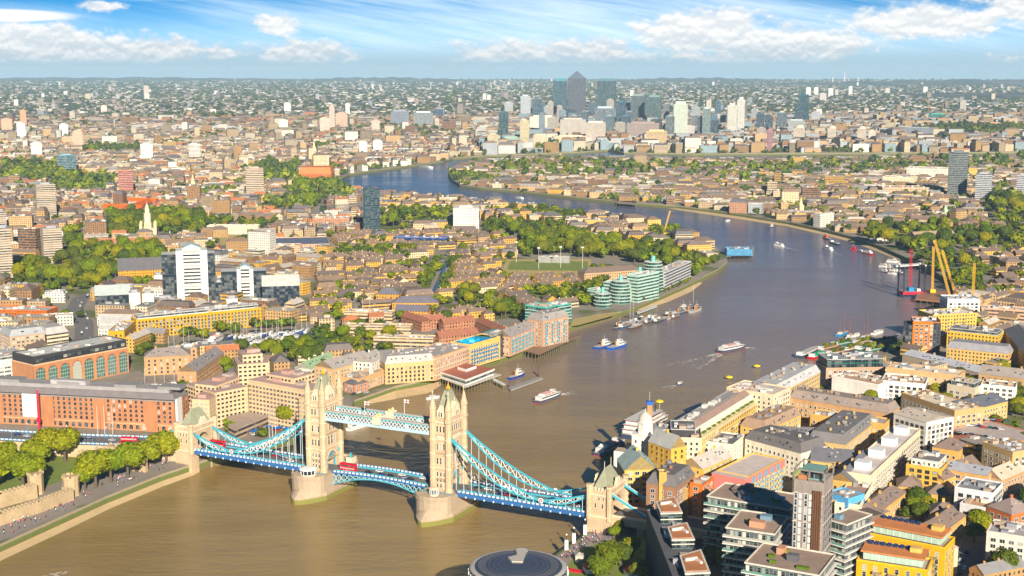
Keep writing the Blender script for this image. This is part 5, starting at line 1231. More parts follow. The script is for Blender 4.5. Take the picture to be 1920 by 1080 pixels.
for z in np.arange(3, 60, 13.2): s.w.box(-.25, L+.25, -.3, D+.3, z, z+.3, 0, (.55,.5,.45,0))
for p in ((0, 0), (L, 0), (0, D), (L, D), (L/2, 0)): s.w.box(p[0]-.3, p[0]+.3, p[1]-.3, p[1]+.3, 62, 67, 0, (.25,.22,.2,0))
s.w.box(-.3, L+.3, -.3, .1, 66.4, 67, 0, (.25,.22,.2,0)); s.w.box(-.3, L+.3, D, D+.3, 66.4, 67, 0, (.25,.22,.2,0)); s.w.box(-.3, .1, 0, D, 66.4, 67, 0, (.25,.22,.2,0)); s.w.box(L, L+.3, 0, D, 66.4, 67, 0, (.25,.22,.2,0))
s.w.box(2, L-2, 3, D-2, 62, 66, 0, (.2,.35,.33,.75)); s.w.box(L*.1, L*.4, 1, 3, 62, 64, 0, (.42,.22,.12,0)); s.done()
terrace_block('balconied green glass block right of the slim grey tower', (1546,973), (1588,985), 20, 38, 10)
# three wedge roofed glass blocks
for i, q in enumerate((((1230,943),(1239,964),(1279,963),(1265,933)), ((1252,991),(1260,1014),(1302,1013),(1288,982)), ((1275,1044),(1285,1077),(1331,1075),(1314,1033)))):
    hh = 31-i*1.0; w = [Vector(G(x, y, ZG+hh)) for x, y in q]; o0 = w[1]
    root = empty('glass_block', (o0.x, o0.y, ZG), 0, 'wedge-roofed glass block with a brown timber roof, '+['farthest of the three', 'middle of the three', 'nearest of the three'][i], 'office block')
    pl = [((p-o0).x, (p-o0).y) for p in w]
    mb = MB(); mb.prism(pl, 0, hh, 0, (.10,.15,.15,.75), tcol=(.5,.45,.4,0)); mb.build('glass_wall', M_fac, root)
    cx, cy = sum(p[0] for p in pl)/4, sum(p[1] for p in pl)/4; sc = lambda k: [(cx+(x-cx)*k, cy+(y-cy)*k) for x, y in pl]
    mb = MB(); mb.prism(sc(1.04), hh, hh+.7, 0, (.62,.56,.48,0)); mb.prism(sc(.86), hh+.7, hh+.9, 0, (.46,.22,.12,0)); mb.build('roof', M_roof, root)
    mb = MB(); mb.obox(cx-1, cy+2, hh+.9, hh+2.0, 6, 1.2, .4, 0, (.8,.78,.7,0)); mb.obox(cx+2, cy, hh+.9, hh+1.8, 1.2, 5, .4, 0, (.75,.7,.62,0)); mb.build('roof_vent', M_paint, root)
    for z in np.arange(3.5, hh-1, 3.5): mb = MB(); mb.prism(sc(1.015), z, z+.5, 0, (.55,.58,.5,0), bot=True); mb.build('floor_edge', M_paint, root)
    OCC.append([tuple(p) for p in w])
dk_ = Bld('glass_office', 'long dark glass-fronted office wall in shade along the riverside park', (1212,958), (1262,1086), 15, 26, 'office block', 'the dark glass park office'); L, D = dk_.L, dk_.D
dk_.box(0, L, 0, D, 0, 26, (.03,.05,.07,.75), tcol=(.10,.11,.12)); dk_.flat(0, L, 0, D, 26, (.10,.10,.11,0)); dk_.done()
# yellow apartments bottom right
def yap(label, A, B, D, h, lm=None):
    s = Bld('apartment_block', label, A, B, D, h, 'apartment block', lm); L = s.L
    s.box(0, L, 0, D, 0, h, (.70,.42,.09,0)); s.faces(1.5, int(h/3.2), gx=4.2, gz=3.2, w=1.5, h=2.3, fcol=(.6,.6,.45,0))
    s.box(2.5, L-2.5, 2.0, D-2, h+.9, h+4.4, (.42,.55,.46,.75)); s.r.box(1.5, L-1.5, 1.0, D-1, h+4.4, h+5.1, 0, (.60,.28,.14,0)); s.flat(0, L, 0, D, h, (.5,.4,.3,0), (.80,.50,.10), .9, plant=False)
    for x in np.arange(3.4, L-3, 3): s.w.box(x-.12, x+.12, 1.85, 2.0, h+.9, h+4.4, 0, (.75,.75,.7,0))
    for k in range(1, int(h/3.2)):
        for x in (L*.3, L*.52, L*.86): s.balcony(x, .6+k*3.2, 4.0, 1.5, (.25,.20,.13,0))
    s.box(L-9, L-4, D*.5, D*.8, h+5.1, h+7, (.75,.5,.2,0))
    for i in range(7): o = bpy.data.objects.new('solar_panel', unit_box(M_paint, (.03,.05,.12,0), 'solar_panel')); COL.objects.link(o); o.parent = s.root; o.location = (4+i*2.8, D-4, h+5.7); o.scale = (1.9, 2.4, .1); o.rotation_euler = (.5, 0, 0)
    s.done(); return s
yap('bright yellow brick apartments with a terracotta roof and solar panels, rear of two', (1624,1001), (1771,1030), 17, 22, 'the bright yellow solar-panelled apartments')
yap('bright yellow brick apartments with a glazed top storey, nearest of two', (1606,1052), (1739,1072), 16, 21)
bl('corner_house', 'cream rounded corner house with a slate cone roof right of the yellow apartments', (1772,1034), (1797,1026), 12, 14, CR, 'hip', (.42,.36,.30,0), 'loft')
bl('office_block', 'white office with green glass louvred panels in the bottom right corner', (1850,998), (1945,1013), 20, 18, (.70,.62,.56,0), 'flat', (.36,.35,.35,0), 'loft', lm='the white green-louvred office')
bl('apartment_block', 'yellow brick block with a white and green penthouse and slate top', (1699,872), (1765,882), 22, 17, (.76,.50,.13,0), 'flat', (.18,.17,.17,0), 'loft', top=(2.2, 4, (.68,.70,.62), .25), fc='d', lm='the yellow block with the white penthouse')
bl('apartment_block', 'modern white block with black window boxes and a grey plant roof', (1790,915), (1862,927), 22, 18, (.78,.78,.80,0), 'flat', (.26,.26,.28,0), 'loft', fc='d', lm='the modern white block')
bl('apartment_block', 'lower white block in front of the modern white block with a brown roof deck', (1800,945), (1852,955), 14, 13, (.72,.72,.74,0), 'flat', (.45,.28,.18,0), 'loft', fc='d')
bl('mill', 'brick building with a long grey barrel roof left of the modern white block', (1757,876), (1852,892), 16, 15, (.62,.40,.16,0), 'gable', (.36,.37,.40,0), 'loft', rh=3)
bl('workshop', 'brown brick workshop with a tan gabled roof behind the modern white block', (1878,900), (1925,880), 14, 12, (.52,.36,.18,0), 'gable', (.56,.48,.38,0))
for i, (A, B, D_, h_) in enumerate((((1684,912),(1730,915),15,9), ((1737,926),(1785,930),13,9), ((1640,968),(1700,922),13,9), ((1612,962),(1642,970),14,8), ((1744,962),(1795,966),14,9), ((1770,998),(1812,966),14,9), ((1770,900),(1842,872),14,12), ((1748,838),(1798,846),18,13))):
    bl('brick_house', ['yellow brick house with hipped brown slate roof nearest the yellow penthouse block', 'yellow brick house with hipped roof beside the courtyard trees', 'long diagonal brown-roofed terrace left of the courtyard trees', 'hip-roofed end house at the lower end of the diagonal terrace', 'hip-roofed yellow house below the courtyard trees', 'brown-roofed terrace running down to the street trees', 'gabled brown-roofed mill with two ridges right of the penthouse block', 'brown slate-roofed house above the penthouse block'][i], A, B, D_, h_, (.72,.46,.15,0), 'hip' if i != 6 else 'gable', (.235,.18,.15,0), 'punch')
bl('theatre', 'blue painted low building with bright cyan balcony panels', (1548,925), (1590,938), 14, 17, (.20,.46,.76,0), 'flat', (.32,.30,.30,0), 'none', lm='the blue painted building')
bl('theatre', 'yellow brick end with rows of cyan sun awnings beside the blue building', (1590,945), (1612,925), 12, 14, (.70,.48,.18,0), 'flat', (.5,.42,.36,0), 'none', balc=(3, 3.6, (.02,.42,.66,0)), fl=3.2)
bl('terrace', 'cream terrace with tall dark ground-floor windows right of the blue building', (1612,950), (1655,876), 13, 14, (.84,.76,.58,0), 'flat', (.35,.25,.2,0), 'punch', cor=(4.5, 13.2))
bl('terrace', 'slate-roofed yellow terrace directly behind the cream terrace', (1600,905), (1640,862), 14, 16, (.70,.47,.16,0), 'gable', (.15,.15,.17,0), 'arch')
bl('mill', 'slate-roofed warehouse with shallow green dome left of the cream terrace', (1520,862), (1600,868), 18, 15, (.68,.46,.16,0), 'gable', (.14,.14,.16,0), 'arch', lm='the slate roofed dome warehouse')
g = G(1510, 872, 26); e = empty('domed_rotunda', (*g, ZG), 0, 'small yellow rotunda capped with a pale green dome', 'rotunda'); mb = MB(); mb.lathe(0, 0, [(7, 0), (7, 14), (7.4, 14.4)], 16, 0, (.76,.64,.40,.25)); mb.build('wall', M_fac, e); mb = MB(); mb.lathe(0, 0, [(7.4, 14.4), (5.8, 16.6), (3, 18), (0, 18.4)], 16, 0, (.40,.52,.20,0)); mb.build('dome', M_roof, e)
hb = bl('apartment_block', 'long cream balconied block topped by four white box pavilions', (1632,894), (1726,806), 16, 19, (.80,.68,.50,0), 'flat', (.62,.56,.52,0), 'loft', pl=False, balc=(3, 4.6, (.55,.52,.46,0)), lm='the block with four white pavilions')
for i in range(4): o = bpy.data.objects.new('roof_pavilion', unit_box(M_paint, (.78,.78,.78,0), 'roof_pavilion')); COL.objects.link(o); o.parent = hb.root; o.location = (hb.L*(.12+.25*i), 8, 19); o.scale = (7, 8, 4.4)
bl('apartment_block', 'white five-storey block with square dark windows and ridged roof', (1676,775), (1737,792), 26, 22, (.80,.78,.73,0), 'gable', (.55,.48,.40,0), 'loft', fc='d', lm='the white square-windowed block', rh=2.5)
bl('design_gallery', 'plain white gallery with few windows and a brown flat roof', (1560,706), (1647,723), 26, 14, (.90,.88,.84,0), 'flat', (.44,.30,.21,0), 'none', lm='the plain white gallery')
bl('design_gallery', 'white gridded block with courtyard roof right of the plain gallery', (1652,715), (1735,722), 26, 15, (.90,.88,.84,0), 'flat', (.46,.32,.23,0), 'loft', fc='d')
bl('warehouse', 'very long brown brick warehouse with slate mansard behind the white square-windowed block', (1480,745), (1668,775), 18, 16, (.58,.38,.18,0), 'mansard', (.30,.25,.22,0), 'punch', lm='the very long brown warehouse')
bl('apartment_block', 'yellow-brown balconied block in front of the very long brown warehouse', (1519,778), (1657,797), 16, 16, (.66,.44,.15,0), 'flat', (.42,.36,.32,0), 'punch', balc=(2.4, 7, (.3,.25,.2,0)))
bl('warehouse', 'yellow warehouse with a pale flat centre roof between two slate slopes', (1585,834), (1642,790), 24, 15, (.70,.50,.22,0), 'mansard', (.20,.19,.19,0), 'punch', lm='the pale-centred warehouse')
bl('mill', 'yellow brick range with four small gable dormers left of the pale-centred warehouse', (1452,818), (1545,822), 14, 14, (.74,.62,.40,0), 'gable', (.15,.14,.15,0), 'punch')
bl('warehouse', 'yellow brick warehouse with hipped brown skylit roofs below the wharf row', (1436,807), (1502,778), 18, 17, (.74,.50,.15,0), 'mansard', (.36,.26,.19,0), 'punch', lm='the skylit yellow warehouse')
bl('warehouse', 'yellow warehouse with cluttered flat roof behind the skylit one', (1400,776), (1455,784), 26, 16, (.72,.49,.16,0), 'flat', (.56,.48,.40,0), 'punch')
bl('warehouse', 'brown rippled-roof shed between the wharf block and the skylit warehouse', (1375,800), (1430,803), 14, 11, (.55,.4,.2,0), 'gable', (.25,.17,.14,0), 'none')
bl('warehouse', 'brown brick L-shaped block with cream roof and green glazed top storey', (1690,738), (1790,772), 24, 19, (.58,.40,.18,0), 'flat', (.72,.62,.48,0), 'loft', lm='the cream-roofed brick block')
bl('office_block', 'curved brown office topped with two dark green glass storeys by the moored barges', (1549,692), (1660,690), 26, 14, (.55,.36,.22,0), 'flat', (.26,.28,.30,0), 'loft', top=(1.2, 7, (.04,.16,.13), .75), lm='the green glass topped office')
bl('apartment_block', 'tan brick apartment block with white rooftop terraces right of the green glass office', (1662,690), (1798,706), 20, 19, (.66,.46,.22,0), 'flat', (.70,.60,.48,0), 'punch', fc='w', lm='the tan terraced apartments')
bl('apartment_block', 'white and pale green gridded apartment block near the right edge', (1839,722), (1904,728), 18, 17, (.80,.80,.76,0), 'flat', (.58,.42,.30,0), 'loft', lm='the white and pale green block')
bl('apartment_block', 'glazed penthouse block with green roof structure left of the white and pale green block', (1776,722), (1828,730), 18, 16, (.60,.52,.40,0), 'flat', (.36,.40,.34,0), 'loft', top=(2, 3.4, (.35,.42,.35), .75))
cp = bl('car_park', 'grey rooftop car park deck above red brick walls', (1778,806), (1884,836), 40, 8, (.56,.28,.16,0), 'flat', (.46,.40,.37,0), 'none', pl=False, lm='the rooftop car park')
bl('warehouse', 'yellow warehouse with two dark ridged roofs above the car park', (1810,772), (1890,752), 24, 12, (.70,.48,.18,0), 'gable', (.14,.15,.18,0), 'punch', rh=4)
ot = bl('apartment_block', 'orange and black brick apartment tower on the dock mouth', (1712,604), (1764,606), 24, 27, (.72,.24,.05,0), 'flat', (.42,.44,.50,0), 'loft', near_=True, fc='w', lm='the orange brick tower')
mb = MB(); mb.box(-6, -.02, 1, ot.D-1, 0, 24, 0, (.05,.055,.07,.75)); mb.box(ot.L*.74, ot.L+.3, -.35, ot.D, 0, 27.2, 0, (.06,.06,.075,.25)); mb.build('dark_flank', M_fac, ot.root)
bl('apartment_block', 'yellow apartment block with a white stepped roof right of the orange tower', (1750,592), (1832,588), 26, 21, (.76,.52,.15,0), 'flat', (.72,.66,.58,0), 'punch', fc='d', balc=(2.4, 9, (.2,.2,.2,0)), lm='the yellow block with white stepped roof')
bl('apartment_block', 'yellow brick block with grey glazed attic in front of the white stepped roof block', (1776,622), (1872,632), 20, 15, (.78,.54,.12,0), 'flat', (.20,.19,.2,0), 'punch', fc='d', top=(1.5, 3.4, (.45,.48,.46), .5), balc=(2.4, 8, (.25,.22,.18,0)))
bl('shed', 'long pale metal-roofed shed left of the yellow attic block', (1692,664), (1842,700), 20, 9, (.5,.42,.32,0), 'gable', (.50,.50,.54,0), 'none', rh=3)
bl('warehouse', 'yellow brick range with grey dormered roof above the long metal shed', (1775,652), (1892,664), 18, 13, (.72,.50,.18,0), 'mansard', (.30,.29,.31,0), 'punch')
bl('warehouse', 'diagonal yellow warehouse edged with a bright blue gutter at the right edge', (1882,618), (1925,668), 24, 16, (.74,.50,.16,0), 'gable', (.16,.16,.17,0), 'punch')
bl('apartment_block', 'white finned apartment block on the right bank beside the crane pier', (1777,562), (1838,562), 24, 16, (.84,.84,.82,0), 'flat', (.45,.48,.50,0), 'loft', fc='d', near_=True, lm='the white finned block')
bl('apartment_block', 'long orange-tan block with glazed attic behind the yellow stepped roof block', (1840,578), (1930,584), 18, 14, (.70,.46,.28,0), 'flat', (.45,.42,.4,0), 'ribbon')
bl('apartment_block', 'brown warehouse with three white triangular gables at the right', (1835,700), (1935,712), 18, 15, (.48,.33,.18,0), 'gable', (.34,.30,.27,0), 'arch')
bl('apartment_block', 'large yellow-brown block with recessed balconies right of the car park', (1899,850), (1950,842), 24, 22, (.58,.42,.18,0), 'flat', (.35,.35,.35,0), 'loft', balc=(3, 5, (.6,.6,.6,0)))
bl('apartment_block', 'red brick corner block with yellow bays near the bottom right trees', (1897,965), (1940,955), 16, 15, (.62,.24,.10,0), 'hip', (.3,.24,.22,0), 'loft')
# --- far bank, right ---
for nm, lab, A, B, D_, h_, c, rf, rc in (
 ('block', 'white stepped block with stair balconies on the far right bank', (1538,402), (1564,400), 14, 20, WH, 'flat', GR),
 ('warehouse', 'brick warehouse with white trim on the far bank left of the spire', (1368,379), (1400,380), 16, 18, (.5,.3,.2,0), 'mansard', SL),
 ('warehouse', 'blue-grey fronted warehouse on the far bank left of the spire', (1403,382), (1428,383), 14, 16, (.45,.48,.5,0), 'flat', GR),
 ('hall', 'white house standing alone in front of the far-bank trees', (1643,440), (1664,438), 12, 10, WH, 'flat', GR),
 ('terrace', 'long gabled cream hall behind the crane jib', (1716,443), (1792,440), 16, 10, CR, 'gable', BRF),
 ('factory', 'broad pale factory shed with tall white roof left of the dark slab tower', (1700,316), (1778,318), 60, 22, (.78,.72,.62,0), 'flat', (.66,.62,.56,0)),
 ('factory', 'long cream factory range below the pale factory shed', (1655,332), (1715,334), 40, 16, (.78,.70,.50,0), 'flat', (.6,.54,.45,0)),
 ('factory', 'brick and cream printworks row left of the banded tower', (1655,352), (1770,352), 40, 14, (.66,.50,.30,0), 'flat', (.42,.36,.3,0)),
 ('police_pier_house', 'blue and white boathouse on piles at the tip of the left bank', (1363,468), (1411,468), 18, 8, (.12,.30,.50,0), 'flat', (.20,.22,.25,0)),
 ('dome_hall', 'large pale hall roof behind the church district', (230,236), (430,240), 120, 14, (.80,.78,.74,0), 'flat', (.72,.72,.72,0))):
    bl(nm, lab, A, B, D_, h_, c, rf, rc, z=None) if False else bl(nm, lab, A, B, D_, h_, c, rf, rc)
# ---------------- the rest of the city ----------------
CS = 4.0; X0, Y0, NX, NY = -3000, 300, 1500, 1625
OG = np.zeros((NX, NY), dtype=bool); LG = np.zeros((NX, NY), dtype=bool)
def raster(poly, g, val=True, grow=0.0):
    P_ = np.array([p[:2] for p in poly]); c = P_.mean(0)
    if grow: d = P_-c; P_ = c+d*(1+grow/np.maximum(np.linalg.norm(d, axis=1, keepdims=True), 1))
    mn, mx = P_.min(0), P_.max(0)
    i0, i1 = max(0, int((mn[0]-X0)/CS)), min(NX, int((mx[0]-X0)/CS)+2); j0, j1 = max(0, int((mn[1]-Y0)/CS)), min(NY, int((mx[1]-Y0)/CS)+2)
    if i1 <= i0 or j1 <= j0: return
    gx, gy = np.meshgrid(X0+(np.arange(i0, i1)+.5)*CS, Y0+(np.arange(j0, j1)+.5)*CS, indexing='ij'); ins = np.zeros(gx.shape, bool); n = len(P_)
    for k in range(n):
        x1, y1 = P_[k]; x2, y2 = P_[(k+1) % n]
        if y1 == y2: continue
        cnd = ((y1 > gy) != (y2 > gy)) & (gx < (x2-x1)*(gy-y1)/(y2-y1)+x1); ins ^= cnd
    g[i0:i1, j0:j1][ins] = val
raster(Npoly, LG); raster(Spoly, LG); OG |= ~LG
for q in OCC: raster(q, OG, grow=4.5)
for q in WATERPOLYS: raster(q, OG, grow=3)
for pts, w in ROADS:
    for a_, b_ in zip(pts[:-1], pts[1:]):
        d = Vector(b_)-Vector(a_); n_ = Vector((-d.y, d.x)).normalized()*(w/2+1.5); A_, B_ = Vector(a_), Vector(b_); raster([A_+n_, B_+n_, B_-n_, A_-n_], OG)
for q in ([(940,520),(1112,521),(1108,486),(948,486)], [(1060,616),(1075,598),(1130,586),(1165,582),(1150,594),(1085,614)], prom+[(366,850),(200,896),(0,985),(-60,1015)],
          [(1040,1090),(1046,1036),(1113,990),(1200,980),(1225,1000),(1240,1120)], [(1068,614),(1165,586),(1200,573),(1240,555),(1280,539),(1320,522),(1313,513),(1270,530),(1190,563),(1120,575),(1068,600)],
          [(-100,860),(-100,800),(345,822),(380,868),(300,888),(0,1016),(-100,1060)], [(420,810),(600,805),(640,785),(600,740),(430,770)], [(1195,960),(1300,950),(1330,1010),(1215,1000)]):
    raster(near(q), OG)
BOC = [BL(140, -14), BL(225, -14), BL(225, 14), BL(140, 14)]; raster(BOC, OG); raster([BL(-140, -14), BL(-160, -14), BL(-160, 14), BL(-140, 14)], OG)
def free(x, y):
    i, j = int((x-X0)/CS), int((y-Y0)/CS)
    return 0 <= i < NX and 0 <= j < NY and not OG[i, j]
def free_land(x, y):
    i, j = int((x-X0)/CS), int((y-Y0)/CS)
    return not (0 <= i < NX and 0 <= j < NY) or LG[i, j]
def pip(x, y, P_):
    r = False; n = len(P_)
    for k in range(n):
        x1, y1 = P_[k]; x2, y2 = P_[(k+1) % n]
        if (y1 > y) != (y2 > y) and x < (x2-x1)*(y-y1)/(y2-y1)+x1: r = not r
    return r
from mathutils import noise as mnoise
TREES = []                                   # x, y, radius, height factor, colour idx
def add_tree(x, y, r, hf=1.0, c=None): TREES.append((x, y, r, hf, rnd.random() if c is None else c))
def tree_poly(px, sp, r0, r1, z=ZG, block=True, c=None):
    W_ = near(px); xs = [p[0] for p in W_]; ys = [p[1] for p in W_]
    y = min(ys)
    while y < max(ys):
        x = min(xs)
        while x < max(xs):
            xx, yy = x+rnd.uniform(-.35, .35)*sp, y+rnd.uniform(-.35, .35)*sp
            if rnd.random() > .14 and pip(xx, yy, W_) and free(xx, yy): add_tree(xx, yy, r0*.6+(r1*1.08-r0*.6)*rnd.random()**.8, rnd.uniform(.8, 1.35), c if c is None else min(.99, max(0, c+rnd.uniform(-.3, .3))))
            x += sp
        y += sp
    if block: TP.append(W_)
def tree_line(px, sp, r0, r1, hf=1.0):
    for (a_, b_) in zip(px[:-1], px[1:]):
        A_, B_ = Vector(G(*a_)), Vector(G(*b_)); n = max(1, int((B_-A_).length/sp))
        for i in range(n): p = A_.lerp(B_, (i+.5)/n); add_tree(p.x+rnd.uniform(-1, 1), p.y+rnd.uniform(-1, 1), rnd.uniform(r0, r1), hf)
TP = []
for x, y, r in ((122,866,9.5),(92,862,9),(44,918,10),(12,890,9),(-10,920,9),(62,878,8),(180,915,10),(208,905,9),(160,920,7),(240,895,9.5),(258,885,8),(276,880,8),(312,868,9),(330,862,8.5),(296,868,8),(345,858,6),(540,803,9),(492,822,4.5),(434,812,5),(352,722,7.5),(342,732,5),(428,800,4),
                (262,668,6),(276,660,6),(268,650,6),(284,645,6),(258,655,5),(556,682,9),(574,688,10),(596,680,9),(584,668,8),(566,666,8),(505,597,7),(500,618,5.5),(514,616,5.5),(528,615,6),(545,614,6),
                (1145,1078,9),(1163,1062,7),(1182,1048,6),(1198,1090,5.5),(1165,1000,4.5),(1152,1012,4),(1130,1076,6),(1120,1090,7),(1722,955,7),(1738,968,6),(1712,966,5.5),(1728,978,6),(1744,952,4),(1700,972,4),(1842,975,8.5),(1832,1000,7),(1826,1018,6),(1850,960,6),(1884,1090,9),(1866,1085,6),(1785,947,4),(1640,890,4),(1846,1002,5),
                (1725,792,4),(1712,800,3.5),(1838,860,4),(1560,930,3),(1880,825,4),(652,712,6),(604,700,7),(596,712,5)):
    add_tree(*G(x, y), r*(1.22 if x < 360 and y > 830 else 1.0), 1.0, .3 if x < 360 and y > 830 and (x//7) % 2 else .7 if x < 360 and y > 830 else None)
for k in range(5): add_tree(*G(1184+k*1.5, 958-k*5), 3.6, 2.6, .2)
tree_poly([(164,545),(166,470),(210,462),(300,470),(305,500),(225,508),(225,535)], 13, 6.5, 9.5)
tree_poly([(205,446),(205,405),(330,398),(392,408),(385,440),(300,448),(262,446)], 14, 7, 10)
tree_poly([(28,545),(28,500),(82,494),(160,500),(180,545),(110,552)], 14, 6, 9)
tree_poly([(120,500),(125,430),(150,430),(160,498)], 16, 6, 9)
tree_line([(1200,567),(1296,527)], 13, 2.4, 3.4); tree_line([(1120,572),(1098,540),(1180,512)], 10, 4, 6); tree_line([(1300,520),(1316,500),(1345,492)], 9, 5, 8)
tree_line([(796,552),(824,486)], 8, 3.6, 4.6); tree_line([(789,552),(818,486)], 8, 3.6, 4.6); tree_line([(829,553),(858,486),(868,462)], 8, 3.8, 4.8); tree_line([(836,553),(864,486),(872,465)], 9, 3.6, 4.6)
tree_poly([(975,484),(978,452),(1040,448),(1165,454),(1168,484),(1105,487),(1070,478),(1010,480)], 13, 8.5, 11, c=.35)
tree_poly([(1165,486),(1160,462),(1260,470),(1320,500),(1300,505),(1240,498),(1200,498)], 13, 6, 9)
tree_poly([(1112,512),(1112,500),(1180,508),(1130,518)], 11, 4, 6)
tree_poly([(850,560),(900,555),(968,580),(975,600),(930,596),(860,570)], 13, 5, 7.5)
tree_poly([(905,440),(910,418),(1050,424),(1060,438),(980,448)], 15, 7, 9)
tree_poly([(545,370),(552,348),(640,350),(668,372),(600,378)], 16, 8, 11)
tree_poly([(700,420),(720,398),(850,402),(850,420),(760,432)], 18, 6, 9); tree_poly([(495,385),(520,372),(610,378),(590,392),(510,398)], 18, 7, 10)
tree_poly([(1610,452),(1616,436),(1700,430),(1790,432),(1850,440),(1920,432),(1960,470),(1800,470),(1730,484),(1690,468)], 20, 7, 11)
tree_poly([(1725,500),(1735,480),(1790,478),(1850,505),(1850,540),(1800,545),(1770,520)], 15, 5, 8)
tree_poly([(1850,400),(1862,372),(1960,372),(1960,425),(1880,425)], 24, 8, 12)
tree_poly([(925,330),(935,312),(1060,308),(1240,306),(1290,318),(1200,334),(1060,338),(980,340)], 34, 8, 12, block=False)
tree_poly([(1290,338),(1300,314),(1480,308),(1700,302),(1930,300),(1930,318),(1640,326),(1500,340),(1380,345)], 40, 8, 12, block=False)
tree_poly([(0,338),(0,310),(110,308),(120,330),(200,338),(60,345)], 24, 8, 12); tree_poly([(100,364),(105,338),(140,330),(225,345),(180,362)], 24, 8, 11)
tree_poly([(150,288),(160,276),(270,278),(250,290)], 26, 8, 12); tree_poly([(480,330),(490,310),(560,312),(552,340),(510,345)], 22, 8, 12)
tree_poly([(620,250),(640,240),(760,238),(850,248),(860,262),(720,262)], 44, 8, 12, block=False)
tree_poly([(1000,285),(1005,272),(1050,270),(1058,280)], 20, 7, 10); tree_poly([(1700,250),(1760,240),(1930,238),(1930,252),(1850,258)], 36, 10, 14)
tree_poly([(130,215),(150,206),(420,208),(440,222),(280,226)], 55, 10, 14, block=False); tree_poly([(300,205),(420,192),(540,196),(500,205)], 60, 10, 15, block=False)
tree_poly([(1440,196),(1500,186),(1700,186),(1760,200),(1600,204)], 60, 12, 17, block=False); tree_poly([(1400,168),(1600,162),(1800,166),(1700,176),(1500,176)], 90, 16, 24)
for W_ in TP: raster(W_, OG)
DW = {'y': [(.66,.42,.13),(.60,.39,.14),(.70,.48,.18),(.55,.36,.15)], 'b': [(.32,.20,.11),(.40,.26,.13),(.25,.15,.09),(.48,.33,.17)], 'p': [(.62,.56,.43),(.50,.43,.31),(.78,.75,.67),(.44,.34,.22),(.34,.27,.18)], 't': [(.66,.50,.32),(.60,.42,.24),(.70,.56,.38)], 'g': [(.46,.48,.50),(.58,.58,.56),(.30,.38,.42)], 'r': [(.50,.22,.14),(.56,.28,.18)]}
RF = {'d': [(.13,.125,.135),(.16,.14,.13),(.19,.15,.13)], 's': [(.165,.125,.10),(.20,.15,.12),(.13,.105,.095),(.22,.16,.11)], 'f': [(.42,.38,.33),(.32,.29,.26),(.52,.48,.42),(.24,.235,.235)], 'o': [(.36,.17,.10),(.44,.20,.11)]}
# polygon, angle, wall keys, gable roof keys, share of terraces, (Lmin,Lmax), (hmin,hmax), row pitch, tree chance, park threshold
DIST = [
 ([(560,612),(600,560),(620,500),(630,440),(960,440),(980,505),(1120,522),(1110,575),(980,600),(740,605)], 32, 'yyyt', 'ss', .9, (10,34), (6,9), 19, .42, .30),
 ([(825,440),(700,420),(690,365),(870,374),(960,386),(1060,398),(1150,408),(1262,431),(1350,470),(1360,492),(1300,505),(1160,470),(980,440)], 5, 'yytt', 'sd', .35, (16,40), (8,14), 26, .4, .30),
 ([(-60,480),(-60,330),(700,330),(700,440),(560,480)], 14, 'bbtpp', 'sfod', .55, (12,34), (7,14), 25, .5, .20),
 ([(-60,600),(-60,480),(640,480),(620,620),(300,650),(-60,700)], -12, 'tbyp', 'sf', .35, (16,38), (9,15), 27, .3, .25),
 ([(380,720),(400,640),(640,600),(760,600),(700,735),(640,760)], 24, 'tbb', 'so', .6, (14,30), (8,12), 23, .3, .3),
 ([(1150,1090),(1150,850),(1400,720),(1560,690),(1700,650),(1760,560),(1960,540),(1960,1130)], 38, 'yybt', 'ssdf', .5, (14,32), (9,15), 24, .26, .5),
 ([(1640,560),(1640,470),(1590,440),(1960,400),(1960,560)], 20, 'ytbp', 'ss', .85, (10,30), (6,10), 24, .75, .05),
 ([(840,345),(840,318),(900,302),(1000,298),(1960,296),(1960,440),(1600,444),(1400,405),(1180,382),(980,362)], -8, 'bbtyp', 'ssf', .75, (14,42), (6,12), 27, .9, .0),
 ([(900,295),(900,200),(1960,200),(1960,286)], 4, 'ptggb', 'sf', .3, (20,50), (9,30), 36, .45, .25),
 ([(-100,330),(-100,238),(900,238),(900,300),(760,312),(640,330)], 18, 'pppbt', 'sffo', .35, (14,42), (8,17), 30, .5, .2),
 ([(-300,240),(-300,180),(2200,180),(2200,296),(1920,296),(900,250)], -5, 'ppbtr', 'sfo', .45, (20,60), (7,15), 44, .7, .05),
]
FB = []
